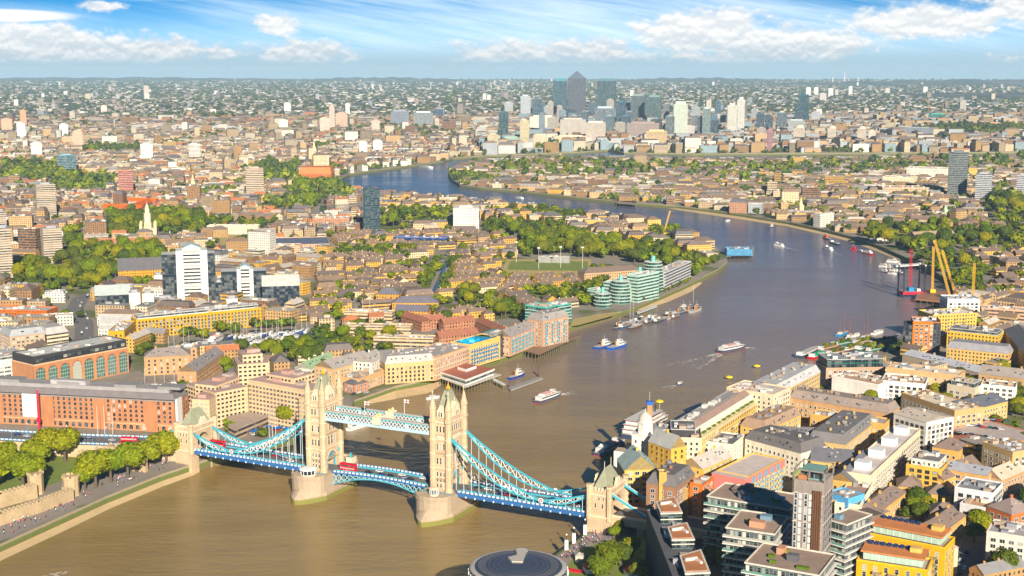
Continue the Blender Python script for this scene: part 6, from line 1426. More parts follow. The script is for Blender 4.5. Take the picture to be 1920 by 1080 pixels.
for di, (px, ang, wk, rk, pt, Lr, hr, pitch, ptree, park) in enumerate(DIST):
    W_ = near(px); a0 = R(ang); c, n = math.cos(a0), math.sin(a0)
    uv_ = [(x*c+y*n, -x*n+y*c) for x, y in W_]; u0, u1 = min(p[0] for p in uv_), max(p[0] for p in uv_); v0, v1 = min(p[1] for p in uv_), max(p[1] for p in uv_)
    r = random.Random(100+di); v = v0; row = 0
    while v < v1:
        u = u0+r.uniform(0, 20); row += 1
        while u < u1:
            L_ = r.uniform(*Lr); x, y = (u+L_/2)*c-v*n, (u+L_/2)*n+v*c
            if y > 6700 or y < 400: u += L_; continue
            far_ = max(1.0, y/3600.0)
            if far_ > 1: L_ *= far_**.6
            pxx = 960+FPX*x/(y*.986+20)
            if y > 4300 and r.random() < .25: u += 14; continue
            if not (-90 < pxx < 2010) or not free(x, y): u += 6; continue
            if not pip(x, y, W_): u += 10; continue
            pn = mnoise.noise(Vector((x*.006, y*.006, di*3.1)))
            if pn < -.5+park*.6 or r.random() < ptree*.26:
                if pn < -.5+park*.6 or r.random() < .7:
                    for _ in range(r.choice((1, 2, 3))): add_tree(x+r.uniform(-9, 9), y+r.uniform(-9, 9), r.uniform(3.8, 7.5)*far_**.3)
                u += 15; continue
            turn = r.random() < (.10 if pt > .7 else .22)
            D_ = r.uniform(8.5, 11.5) if r.random() < pt else r.uniform(12, 18)
            ter = D_ < 12; D_ *= far_**.5
            bl_, bd_ = (L_, D_) if not turn else (D_, min(L_, pitch*1.2)); ba = a0+.12*mnoise.noise(Vector((x*.002, y*.002, 9.1)))*4
            cc, nn = math.cos(ba), math.sin(ba); ok = True
            for p_ in (-.5, -.25, 0, .25, .5):
                for q_ in (-.5, 0, .5):
                    if not free(x+cc*p_*(bl_+3)-nn*q_*(bd_+3), y+nn*p_*(bl_+3)+cc*q_*(bd_+3)): ok = False; break
                if not ok: break
            if not ok: u += 5; continue
            h_ = r.uniform(hr[0], (hr[0]+hr[1])/2) if ter else r.uniform((hr[0]+hr[1])/2-1, hr[1])
            shore = not free_land(x, y+45) or not free_land(x, y+85)
            if not ter and y > 1500 and di != 1 and not shore and r.random() < .07: h_ *= r.uniform(1.6, 2.8) if di != 8 else 1.4; L_ = min(L_, 24)
            if shore: h_ = min(h_, 9)
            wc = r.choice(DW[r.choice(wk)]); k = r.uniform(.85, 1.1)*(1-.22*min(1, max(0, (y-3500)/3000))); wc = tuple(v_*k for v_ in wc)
            if ter: kind = 'gable' if r.random() < .8 else 'hip'; rc = r.choice(RF[r.choice(rk)])
            else: kind = 'flat' if r.random() < (.62 if 'f' in rk else .5) else r.choice(('hip', 'mansard')); rc = r.choice(RF['f'] if kind == 'flat' else RF['d'] if r.random() < .4 else RF[rk[0]])
            poly = [(x+cc*p_*bl_-nn*q_*bd_, y+nn*p_*bl_+cc*q_*bd_) for p_, q_ in ((-.5, -.5), (.5, -.5), (.5, .5), (-.5, .5))]
            raster(poly, OG, grow=3)
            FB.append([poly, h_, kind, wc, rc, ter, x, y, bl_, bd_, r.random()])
            if r.random() < ptree:
                tx, ty = (u+L_/2)*c-(v+pitch*.5)*n, (u+L_/2)*n+(v+pitch*.5)*c
                for _ in range(r.choice((1, 1, 2))): add_tree(tx+r.uniform(-L_*.4, L_*.4), ty+r.uniform(-3, 3), r.uniform(3.2, 5.8)*far_**.3, c=None)
            u += bl_+(r.uniform(1, 5) if r.random() < .7 else r.uniform(8, 14))
        v += pitch*(1+max(0, (v-3000)/9000))*r.uniform(.9, 1.15)
r = random.Random(31)
for _ in range(9000):
    y = r.uniform(2600, 6800); x = r.uniform(-.42, .42)*y; k = mnoise.noise(Vector((x*.0022, y*.0022, 4.4)))
    if k < -.12 and r.random() < .7: continue
    if y > 4200 or free(x, y): add_tree(x, y, r.uniform(6, 11)*(1+(y > 4500)*.3), rnd.choice((.05, .3, .5, .5, .9)))
TREES = [t for t in TREES if 400 < t[1] and -120 < 960+FPX*t[0]/(t[1]*.986+20) < 2040 and (lambda i, j: 0 <= i < NX and 0 <= j < NY and LG[i, j])(int((t[0]-X0)/CS), int((t[1]-Y0)/CS))]
# how big each stands in the photo
def scr(b): return (b[8]+b[9])*.7*(b[1]+b[9]*.35)/(b[6]**2+b[7]**2+HC**2)
def inview(x, y): p = P(x, y, ZG+5); return -10 < p[0] < 1930 and p[1] < 1100
FB.sort(key=lambda b: -scr(b)*(1 if inview(b[6], b[7]) else .01))
NIND = 290
def fill_geo(b, w, r, ox=0, oy=0, simple=False):
    poly, h, kind, wc, rc, ter, x, y, L_, D_, rn = b
    pl = [(p[0]-ox, p[1]-oy) for p in poly]; z = ZG if w is r or simple else 0
    al = .25 if rn < .8 else .5
    w.prism(pl, z, z+h, 0, (*wc, al), top=False)
    mi = 1 if simple else 0
    if kind == 'flat':
        r.face([(*p, z+h) for p in pl], mi, (*rc, 0))
        if y < 4200:
            q = random.Random(int(x*7+y)); a_ = Vector(pl[0]); ex = Vector(pl[1])-a_; ey = Vector(pl[3])-a_
            for _ in range(1+int(L_*D_/260)):
                m = a_+ex*q.uniform(.15, .85)+ey*q.uniform(.25, .75); r.obox(m.x, m.y, z+h, z+h+q.uniform(1, 2.6), q.uniform(2, 6), q.uniform(2, 4), math.atan2(ex.y, ex.x), mi, q.choice([(.62,.58,.52,0), (.3,.3,.3,0), (.5,.4,.3,0)]))
    else:
        rh = min(4.6, min(L_, D_)*.34)
        r.roof(pl, z+h, rh, 'hip' if kind != 'gable' else 'gable', (*rc, 0), mi, wcol=wc, wmi=mi if not simple else 0, inset=2.4 if kind == 'mansard' else None)
        if kind == 'gable' and y < 2600:
            a_ = Vector(pl[0]); ex = Vector(pl[1])-a_; ey = Vector(pl[3])-a_; N_ = int(max(L_, D_)/8)
            for i in range(N_):
                t = (i+.5)/N_; m = a_+(ex*t+ey*.5 if L_ >= D_ else ex*.5+ey*t); r.obox(m.x, m.y, z+h+rh*.5, z+h+rh+1.1, 1.1, .8, 0, mi, (*[v*.9 for v in wc], 0))
# labels by look and by the nearest landmark
def cname(c):
    r_, g_, b_ = c
    if r_ > .57 and b_ > .4: return 'pale'
    if abs(r_-b_) < .12: return 'grey'
    if r_ > .44 and g_ < .31 and b_ < .2 : return 'red brick'
    if g_/r_ > .62 and b_ < .22: return 'yellow brick'
    return 'tan brick' if r_ > .52 else 'brown brick'
def where(x, y, z):
    p = P(x, y, z); l = min(LM, key=lambda m: math.hypot(m[0]-p[0], (m[1]-p[1])*1.3)); dx_, dy_ = p[0]-l[0], p[1]-l[1]
    rel = ('right of' if dx_ > 0 else 'left of') if abs(dx_) > abs(dy_)*1.2 else ('behind' if dy_ < 0 else 'in front of')
    return rel, l[2], math.hypot(dx_, dy_)
ORD = ['nearest', 'second nearest', 'third nearest', 'fourth nearest', 'fifth nearest', 'sixth nearest', 'seventh nearest', 'eighth nearest', 'ninth nearest', 'tenth nearest', 'eleventh nearest', 'twelfth nearest']
def make_labels(items, fn):
    # items: list of (obj, x, y, z, description) -> unique label each
    g_ = {}
    for it in items:
        rel, lm, dd = where(*it[1:4]); g_.setdefault((it[4], rel, lm), []).append((dd, it[0]))
    for (desc, rel, lm), l in g_.items():
        l.sort(key=lambda q: q[0])
        for i, (dd, o) in enumerate(l):
            if len(l) == 1: o['label'] = fn(desc, '', rel, lm)
            elif i < len(ORD): o['label'] = fn(desc, ORD[i], rel, lm)
            else: o['label'] = fn(desc, '%dth nearest' % (i+1), rel, lm)
lab_items = []
gcol = []
for b in FB[:NIND]:
    ter = b[5]; e = empty('terraced_house' if ter else 'apartment_block', (b[6], b[7], ZG), 0, None, 'house' if ter else 'apartment block', 'terraced houses of the dock districts' if ter else 'apartment blocks of the dock districts')
    w, r = MB(), MB(); fill_geo(b, w, r, b[6], b[7])
    if b[7] < 1000:                                # near enough to show each window
        fill_near(b, e, w) if False else None
    w.build('wall', [M_fac], e); r.build('roof', [M_roof], e)
    rn = {'gable': 'ridged', 'hip': 'hipped', 'mansard': 'mansard', 'flat': 'flat'}[b[2]]
    rcn = ('dark' if sum(b[4]) < .5 else 'brown' if b[4][0] < .33 else 'red' if b[4][2] < .2 else 'grey')
    lab_items.append((e, b[6], b[7], ZG+b[1]*.5, '%s %s with %s %s roof' % (cname(b[3]), 'terrace' if ter else 'block', rcn, rn)))
make_labels(lab_items, lambda d, o, rel, lm: (d+', '+(o+' ' if o else '')+rel+' '+lm))
wt = {True: MB(), False: MB()}
for b in FB[NIND:]: fill_geo(b, wt[b[5]], wt[b[5]], simple=True)
# beyond seven kilometres: scattered low roofs
r = random.Random(5)
for i in range(10500):
    y = 6000*math.exp(r.random()**.9*1.5); x = r.uniform(-.42, .42)*y
    if y > 27500: continue
    k = r.random(); s_ = (y/7000)**.7
    L_, D_, h_ = r.uniform(14, 46)*s_, r.uniform(10, 20)*s_, r.uniform(5, 10)
    if k < .016: L_, D_, h_ = r.uniform(22, 34), 20, r.uniform(30, 60)
    elif k < .05: L_ *= 2.6; D_ *= 1.6
    c = r.choice([(.56,.50,.42), (.46,.43,.39), (.28,.22,.18), (.22,.18,.16), (.78,.75,.70), (.32,.27,.23), (.20,.17,.15), (.28,.29,.31)]); a_ = r.uniform(-.3, .3)
    wt[False].obox(x, y, ZG, ZG+h_, L_, D_, a_, 0, (*c, .25), tcol=(*[v*r.uniform(.7, 1.0) for v in c], 0), tmi=1)
tag(wt[True].build('terraced_houses', [M_fac, M_roof]), kind='stuff', label='mass of terraced houses filling the far districts'); tag(wt[False].build('city_blocks', [M_fac, M_roof]), kind='stuff', label='mass of flats, works and sheds out to the horizon')
NOCC = len(FB)
print('FILL', len(FB), 'TREES', len(TREES), 'wide', len(wt[False].f), len(wt[True].f))
# ---------------- trees ----------------
LEAF = [(.125,.145,.022), (.180,.205,.022), (.100,.125,.024), (.225,.225,.030), (.075,.100,.026)]
def crown_arrays(seed, nleaf, ls, lobes=9, tri=False, core=True):
    q = np.random.RandomState(seed); V_, F_ = [], []
    ld = q.normal(size=(lobes, 3)); ld /= np.linalg.norm(ld, axis=1, keepdims=True); ld[:, 2] = np.abs(ld[:, 2])*.9-.25
    lc = ld*np.array([.55, .55, .55])*q.uniform(.75, 1.1, (lobes, 1)); lr = q.uniform(.36, .55, lobes)
    lc = np.vstack([lc, [0, 0, .1]]); lr = np.append(lr, .62)
    pts, nr = [], []
    while len(pts) < nleaf:
        k = q.randint(len(lr)); d = q.normal(size=3); d /= np.linalg.norm(d); p = lc[k]+d*lr[k]*q.uniform(.86, 1.06)
        if any(np.linalg.norm(p-lc[j]) < lr[j]*.84 for j in range(len(lr)) if j != k): continue
        if p[2] < -.75: continue
        pts.append(p); nr.append(d)
    for p, d in zip(pts, nr):
        d = d+q.normal(size=3)*.45+np.array([0, 0, .25]); d /= np.linalg.norm(d)
        a_ = np.cross(d, q.normal(size=3)); a_ /= np.linalg.norm(a_); b_ = np.cross(d, a_); s_ = ls*q.uniform(.6, 1.35); b0 = len(V_)
        if tri: V_ += [p+a_*s_, p-a_*s_*.5+b_*s_*.87, p-a_*s_*.5-b_*s_*.87]; F_.append((b0, b0+1, b0+2))
        else: V_ += [p+a_*s_, p+b_*s_*.8, p-a_*s_, p-b_*s_*.8]; F_.append((b0, b0+1, b0+2, b0+3))
    if core:
        bm = bmesh.new(); bmesh.ops.create_icosphere(bm, subdivisions=2 if nleaf > 300 else 1, radius=1)
        b0 = len(V_)
        for v in bm.verts:
            d = np.array(v.co); rr = 0
            for j in range(len(lr)):
                t = np.dot(lc[j], d); disc = lr[j]**2-(np.dot(lc[j], lc[j])-t*t)
                if disc > 0: rr = max(rr, t+math.sqrt(disc))
            V_.append(d*max(.3, rr)*.90)
        for f in bm.faces: F_.append(tuple(b0+v.index for v in f.verts))
        bm.free()
    return np.array(V_), F_
def arr_mesh(name, V_, F_, cols, mt):
    me = bpy.data.meshes.new(name); me.vertices.add(len(V_)); me.vertices.foreach_set('co', V_.astype(np.float32).ravel())
    ln = np.array([len(f) for f in F_], np.int32) if isinstance(F_, list) else None
    lv = np.concatenate([np.array(f, np.int32) for f in F_]); me.loops.add(len(lv)); me.loops.foreach_set('vertex_index', lv); me.polygons.add(len(F_))
    st = np.zeros(len(F_), np.int32); st[1:] = np.cumsum(ln)[:-1]; me.polygons.foreach_set('loop_start', st)
    at = me.attributes.new('col', 'FLOAT_COLOR', 'FACE'); at.data.foreach_set('color', cols.astype(np.float32).ravel()); me.update(calc_edges=True); me.materials.append(mt); return me
def leafcols(F_, base, seed):
    q = np.random.RandomState(seed); k = q.uniform(.7, 1.35, (len(F_), 1)); c = np.array(base)[None, :]*k; return np.hstack([c, np.ones((len(F_), 1))])
PROTO = []
for i in range(5):
    V_, F_ = crown_arrays(10+i, 1500, .085, 9+i); V_ = V_*np.array([1, 1, .88]); me = arr_mesh('crown', V_, F_, leafcols(F_, LEAF[i], i), M_leaf)
    tm = MB(); q = random.Random(i); tm.tube((0, 0, -1.15), (0, 0, -.3), .085, 7, 0, (.2, .15, .1, 0), r2=.055)
    for k in range(5): a_ = k*1.256+q.random(); tm.tube((0, 0, -.42), (.5*math.cos(a_), .5*math.sin(a_), .1+q.random()*.3), .045, 5, 0, (.2, .15, .1, 0), r2=.015)
    tm.tube((0, 0, -.35), (0.05, 0, .5), .05, 5, 0, (.2, .15, .1, 0), r2=.012)
    to = tm.build('trunk', M_bark); tmesh = to.data; bpy.data.objects.remove(to); PROTO.append((me, tmesh))
TREES.sort(key=lambda t: -(t[2]*t[3])/(t[1]+.2*abs(t[0]))*(1 if inview(t[0], t[1]) else .01))
NT = 295; tl = []
for t in TREES[:NT]:
    x, y, rr, hf, cv = t; pi = int(cv*4.999); me, tmesh = PROTO[pi]; hz_ = rr*hf
    o = empty('tree', (x, y, ZG), 0, None, 'tree', 'trees around the docks and riverside')
    for nm, m in (('trunk', tmesh), ('crown', me)):
        c = bpy.data.objects.new(nm, m); COL.objects.link(c); c.parent = o; c.location = (0, 0, hz_*1.14); c.scale = (rr, rr*(.8+.35*((x*7.3) % 1)), hz_); c.rotation_euler = (0, 0, rnd.uniform(0, 6.28))
    sz = 'big' if rr > 8.3 else 'tall slim' if hf > 1.6 else 'middle-sized' if rr > 5.6 else 'small'
    tl.append((o, x, y, ZG+rr, '%s %s green leafy tree' % (sz, ['dark', 'fresh', 'deep', 'yellowish', 'dull'][pi])))
LM += [(120,850,'the riverside lawn on the left'), (220,890,'the old stone towers'), (1140,1050,'the park pavilions'), (1720,960,'the hip-roofed courtyard houses'), (230,500,'the wooded park'), (1070,495,'the green sports pitch'), (820,520,'the straight canal'), (1650,460,'the right bank promenade'), (560,670,'the marina footbridge'), (620,360,'the bend of the river')]
make_labels(tl, lambda d, o, rel, lm: (d+', '+(o+' ' if o else '')+rel+' '+lm))
# the remaining trees: one mass, clumped from real leaf tufts
vars_ = [crown_arrays(50+i, 90, .26, 7, tri=True) for i in range(4)]; varf = [crown_arrays(70+i, 26, .46, 5, tri=True) for i in range(3)]
def mass(name, items, vs, label):
    Vl, Fl, Cl, off = [], [], [], 0; q = np.random.RandomState(3)
    pre = [(v, np.array([f for f in F if len(f) == 3], np.int32)) for v, F in vs]
    for i, (x, y, rr, hf, cv) in enumerate(items):
        v, f = pre[i % len(pre)]; a_ = q.uniform(0, 6.28); c, n = math.cos(a_), math.sin(a_); M = np.array([[c, n, 0], [-n, c, 0], [0, 0, 1]])
        Vl.append((v@M)*np.array([rr, rr, rr*hf*.9])+np.array([x, y, ZG+rr*hf*.95])); Fl.append(f+off); off += len(v)
        base = np.array(LEAF[int(cv*4.999)])*(1.0 if y < 2300 else max(.5, 1-(y-2300)/7000)*np.array([.8, 1, 1.7]))*q.uniform(.75, 1.15); Cl.append(np.hstack([base[None, :]*q.uniform(.65, 1.35, (len(f), 1)), np.ones((len(f), 1))]))  # far crowns darker and bluer with distance: haze painted into leaf colour
    V_ = np.concatenate(Vl); F_ = np.concatenate(Fl); me = bpy.data.meshes.new(name); me.vertices.add(len(V_)); me.vertices.foreach_set('co', V_.astype(np.float32).ravel())
    me.loops.add(F_.size); me.loops.foreach_set('vertex_index', F_.ravel()); me.polygons.add(len(F_)); me.polygons.foreach_set('loop_start', np.arange(len(F_), dtype=np.int32)*3)
    at = me.attributes.new('col', 'FLOAT_COLOR', 'FACE'); at.data.foreach_set('color', np.concatenate(Cl).astype(np.float32).ravel()); me.update(calc_edges=True); me.materials.append(M_leaf)
    o = bpy.data.objects.new(name, me); COL.objects.link(o); return tag(o, kind='stuff', label=label)
rest = TREES[NT:]
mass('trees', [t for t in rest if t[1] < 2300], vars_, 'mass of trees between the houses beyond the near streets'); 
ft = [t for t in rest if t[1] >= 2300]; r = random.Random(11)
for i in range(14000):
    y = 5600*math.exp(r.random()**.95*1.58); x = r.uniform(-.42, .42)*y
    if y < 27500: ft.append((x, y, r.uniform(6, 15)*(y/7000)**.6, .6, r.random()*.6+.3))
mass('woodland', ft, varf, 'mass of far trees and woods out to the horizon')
# ---------------- vehicles ----------------
def car_meshes(col):
    b = MB(); b.prism([(-2.15, -.86), (2.15, -.86), (2.2, 0), (2.15, .86), (-2.15, .86), (-2.2, 0)], .32, .88, 0, col); b.box(-1.35, .85, -.72, .72, 1.28, 1.42, 0, col)
    c = MB(); P0 = [(-1.6, -.8, .88), (1.15, -.8, .88), (1.15, .8, .88), (-1.6, .8, .88)]; P1 = [(-1.3, -.7, 1.28), (.8, -.7, 1.28), (.8, .7, 1.28), (-1.3, .7, 1.28)]
    for i in range(4): j = (i+1) % 4; c.face([P0[i], P0[j], P1[j], P1[i]], 0, GLASSC)
    return b.build('body', M_paint), c.build('cabin_glass', M_glass)
wm = MB(); wm.tube((0, -.12, 0), (0, .12, 0), .33, 8, 0, (.02, .02, .02, 0)); wo_ = wm.build('wheel', M_paint); WHEEL = wo_.data; bpy.data.objects.remove(wo_)
CARC = {'black': (.02,.02,.025,0), 'white': (.8,.8,.8,0), 'silver': (.5,.52,.54,0), 'dark blue': (.03,.06,.2,0), 'red': (.5,.03,.03,0), 'dark green': (.03,.12,.08,0)}
CARM = {}
for k, c in CARC.items():
    a_, b_ = car_meshes(c); CARM[k] = (a_.data, b_.data); bpy.data.objects.remove(a_); bpy.data.objects.remove(b_)
def raw(name, me, par, loc=(0, 0, 0), rz=0):
    o = bpy.data.objects.new(name, me); COL.objects.link(o); o.parent = par; o.location = loc; o.rotation_euler = (0, 0, rz); return o
def car(x, y, z, rz, col, label, group, van=False):
    e = empty('van' if van else 'car', (x, y, z), rz, label, 'van' if van else 'car', group); me = CARM[col]
    raw('body', me[0], e); raw('cabin_glass', me[1], e)
    if van: vb = MB(); vb.box(-2.2, 1.2, -.9, .9, .5, 2.2, 0, CARC[col]); vb.build('cargo_box', M_paint, e)
    for sx in (-1.35, 1.35):
        for sy in (-.8, .8): raw('wheel', WHEEL, e, (sx, sy, .33))
    return e
rc_ = random.Random(21)
def cars_along(p, q, n, offs, where_, group, cols=None):
    d = Vector(q)-Vector(p); a_ = math.atan2(d.y, d.x); nn = Vector((-d.y, d.x, 0)).normalized(); cnt = {}
    for i in range(n):
        t = (i+rc_.uniform(.25, .75))/n; o = rc_.choice(offs); c = (cols or list(CARC))[i % len(cols or CARC)]; pp = Vector(p)+d*t+nn*o
        cnt[c] = cnt.get(c, 0)+1
        car(pp.x, pp.y, pp.z, a_+(math.pi if o > 0 else 0), c, '%s%s car %s' % ({1: '', 2: 'second ', 3: 'third ', 4: 'fourth '}.get(cnt[c], '%dth ' % cnt[c]), c, where_), group)
W3 = lambda x, y, z: (*BL(x, y), z)
cars_along(W3(58, 0, 14.77), W3(128, 0, 14.77), 14, (-2.4, 2.4), 'from the south tower on the south suspended deck', 'cars on the bridge')
cars_along(W3(-58, 0, 14.77), W3(-128, 0, 14.77), 14, (-2.4, 2.4), 'from the north tower on the north suspended deck', 'cars on the bridge')
cars_along(W3(-12, 0, 15.35), W3(26, 0, 15.1), 8, (-2.4, 2.4), 'from the north tower on the lifting middle span', 'cars on the bridge', ['black', 'white', 'dark blue'])
def bus(loc, rz, label):
    e = empty('double_decker_bus', loc, rz, label, 'bus', 'red buses on the bridge road'); b = MB(); RD = (.62, .02, .025, 0)
    b.box(-5.4, 5.4, -1.25, 1.25, .35, 4.35, 0, RD, tcol=(.72,.06,.05,0), bot=True); b.box(-5.2, 5.2, -1.15, 1.15, 4.35, 4.5, 0, RD); b.build('body', M_paint, e)
    for z0, z1 in ((1.35, 2.15), (2.95, 3.75)):
        for s in (-1, 1): g = MB(); g.box(-5.0, 5.0, *sorted((s*1.255, s*1.285)), z0, z1, 0, GLASSC); g.build('window_band', M_glass, e)
        g = MB(); g.box(5.41, 5.44, -1.05, 1.05, z0, z1, 0, GLASSC); g.build('windscreen', M_glass, e)
    for x in (-3.2, 3.4):
        for s in (-1, 1): w = raw('wheel', WHEEL, e, (x, s*1.15, .5)); w.scale = (1.5, 1.5, 1.5)
# --- northern approach road ---
ap0 = [BL(-144.6, 0), G(300, 831, 14), G(150, 826, 14), G(0, 818, 14), G(-120, 812, 14)]
av = empty('bridge_approach', (0, 0, 0), 0, 'raised approach road with blue and white parapets leading left from the bridge', 'road')
mb = MB(); pl_ = []; pr_ = []
for i, p in enumerate(ap0):
    d = (Vector(ap0[min(i+1, 4)])-Vector(ap0[max(i-1, 0)])).normalized(); n_ = Vector((-d.y, d.x)); pl_.append(Vector(p)+n_*9.5); pr_.append(Vector(p)-n_*9.5)
mb.prism([tuple(p) for p in pl_]+[tuple(p) for p in pr_[::-1]], ZG, 14, 0, STN, tcol=(.45,.42,.40), tmi=1); mb.build('deck', [M_stone, M_asph], av)
for side in (pl_, pr_):
    mb = MB()
    for a_, b_ in zip(side[:-1], side[1:]):
        n = int((b_-a_).length/2.8); 
        mb.beam((*a_, 15.2), (*b_, 15.2), .25, .9, 0, (.55, .66, .74, 0))
        for i in range(n): p = a_.lerp(b_, i/n); mb.box(p.x-.28, p.x+.28, p.y-.28, p.y+.28, 14, 15.8, 0, BLU)
    mb.build('parapet', M_paint, av)
def lamp(loc, par=None, h=6, col=(.05,.35,.6,0)):
    mb = MB(); mb.tube((0, 0, 0), (0, 0, h), .16, 5, 0, col, r2=.08); mb.lathe(0, 0, [(.12, h), (.45, h+.4), (.3, h+.9), (0, h+1.2)], 6, 0, (.7,.7,.65,0)); mb.box(-.4, .4, -.4, .4, 0, 1.2, 0, col)
    o = mb.build('street_lamp', M_paint, par); o.location = loc; return o
LMP = None; li = 0
for side, sn in ((pl_, 'river'), (pr_, 'hotel')):
    for a_, b_ in zip(side[:-1], side[1:]):
        n = max(1, int((b_-a_).length/22))
        for i in range(n):
            p = a_.lerp(b_, (i+.5)/n)
            if LMP is None: LMP = lamp((p.x, p.y, 14)); o = LMP
            else: o = inst(LMP, None, (p.x, p.y, 14))
            tag(o, 'blue street lamp on the parapets of the raised approach road', 'street lamp', 'blue lamps along the approach')
for i in range(len(ap0)-2):
    cars_along((*ap0[i], 14.04), (*ap0[i+1], 14.04), 4, (-5, -2, 2, 5), ['between the abutment and the red bus on the approach', 'left of the red bus on the approach', 'at the far left of the approach'][i], 'cars on the approach')
def busat(x, y, z, rz, lab): g = G(x, y, z); bus((g[0], g[1], z), rz, lab)
d01 = Vector(ap0[1])-Vector(ap0[2]); aa = math.atan2(d01.y, d01.x)
busat(243, 832, 14.04, aa, 'red double-decker bus on the raised approach road in front of the brick warehouse')
p = BL(-24, -2.6); bus((p[0], p[1], 14.95), BA+math.pi, 'red double-decker bus on the middle span just past the north tower')
p = BL(-124, 2.6); bus((p[0], p[1], 14.76), BA, 'red double-decker bus entering the north abutment arch')
# rooftop car park, curving road and street cars
for k, (row, n) in enumerate((((1795,812,1862,822), 8), ((1800,796,1880,806), 8), ((1822,784,1890,790), 6))):
    a_ = G(row[0], row[1], 14.2); b_ = G(row[2], row[3], 14.2)
    cars_along((*a_, 14.1), (*b_, 14.1), n, (-1, 0, 1), 'in the %s row on the rooftop car park' % ('front', 'middle', 'back')[k], 'cars on the rooftop car park')
rd = [(124,712),(148,662),(158,632),(158,607),(143,582),(152,561),(198,541)]
for i in range(len(rd)-1):
    a_, b_ = G(*rd[i], ZG+.08), G(*rd[i+1], ZG+.08); cars_along((*a_, ZG+.08), (*b_, ZG+.08), 4, (-5.5, -2.2, 2.2, 5.5), 'on stretch %s of the curving dual carriageway' % ['one', 'two', 'three', 'four', 'five', 'six'][i], 'cars on the dual carriageway')
for k, (a_, b_, n, w) in enumerate((((1785,1085),(1822,1035),4,'on the street right of the bright yellow apartments'), ((1600,958),(1662,912),5,'parked below the cream terrace'), ((455,818),(520,806),5,'in the hotel forecourt'), ((1290,985),(1330,900),4,'in the shaded street behind the glass blocks'), ((660,742),(690,735),3,'by the red-brick lodge'), ((1700,878),(1740,850),4,'in the street by the yellow penthouse block'))):
    A_, B_ = G(*a_, ZG), G(*b_, ZG); cars_along((*A_, ZG+.1), (*B_, ZG+.1), n, (-2, 2), w, 'cars in the side streets')
# ---------------- boats ----------------
HW = (.78,.78,.76,0)
def hull(mb, L, B, z0, z1, col, bow=.28, stern=.85, mi=0, dcol=None):
    n = 10; st = []
    for i in range(n+1):
        t = i/n; x = -L/2+L*t; w = B/2*(1-max(0, (t-(1-bow))/bow)**2.0)*(stern+(1-stern)*min(1, t/.25)); st.append((x, w, z1+max(0, t-.6)*1.2*(z1-z0)*.8))
    for i in range(n):
        (xa, wa, za), (xb, wb, zb_) = st[i], st[i+1]
        for s in (-1, 1):
            f = [(xa, s*wa*.8, z0), (xb, s*wb*.8, z0), (xb, s*wb, zb_), (xa, s*wa, za)]; mb.face(f if s < 0 else f[::-1], mi, col)
        mb.face([(xa, -wa, za), (xb, -wb, zb_), (xb, wb, zb_), (xa, wa, za)], mi, dcol or (.5,.45,.4,0))
    x, w, z = st[0]; mb.face([(x, w*.8, z0), (x, -w*.8, z0), (x, -w, z), (x, w, z)], mi, col)
def place_px(x, y, x2, y2): a_, b_ = Vector(G(x, y, 0)), Vector(G(x2, y2, 0)); d = b_-a_; return (a_+b_)/2, math.atan2(d.y, d.x), d.length
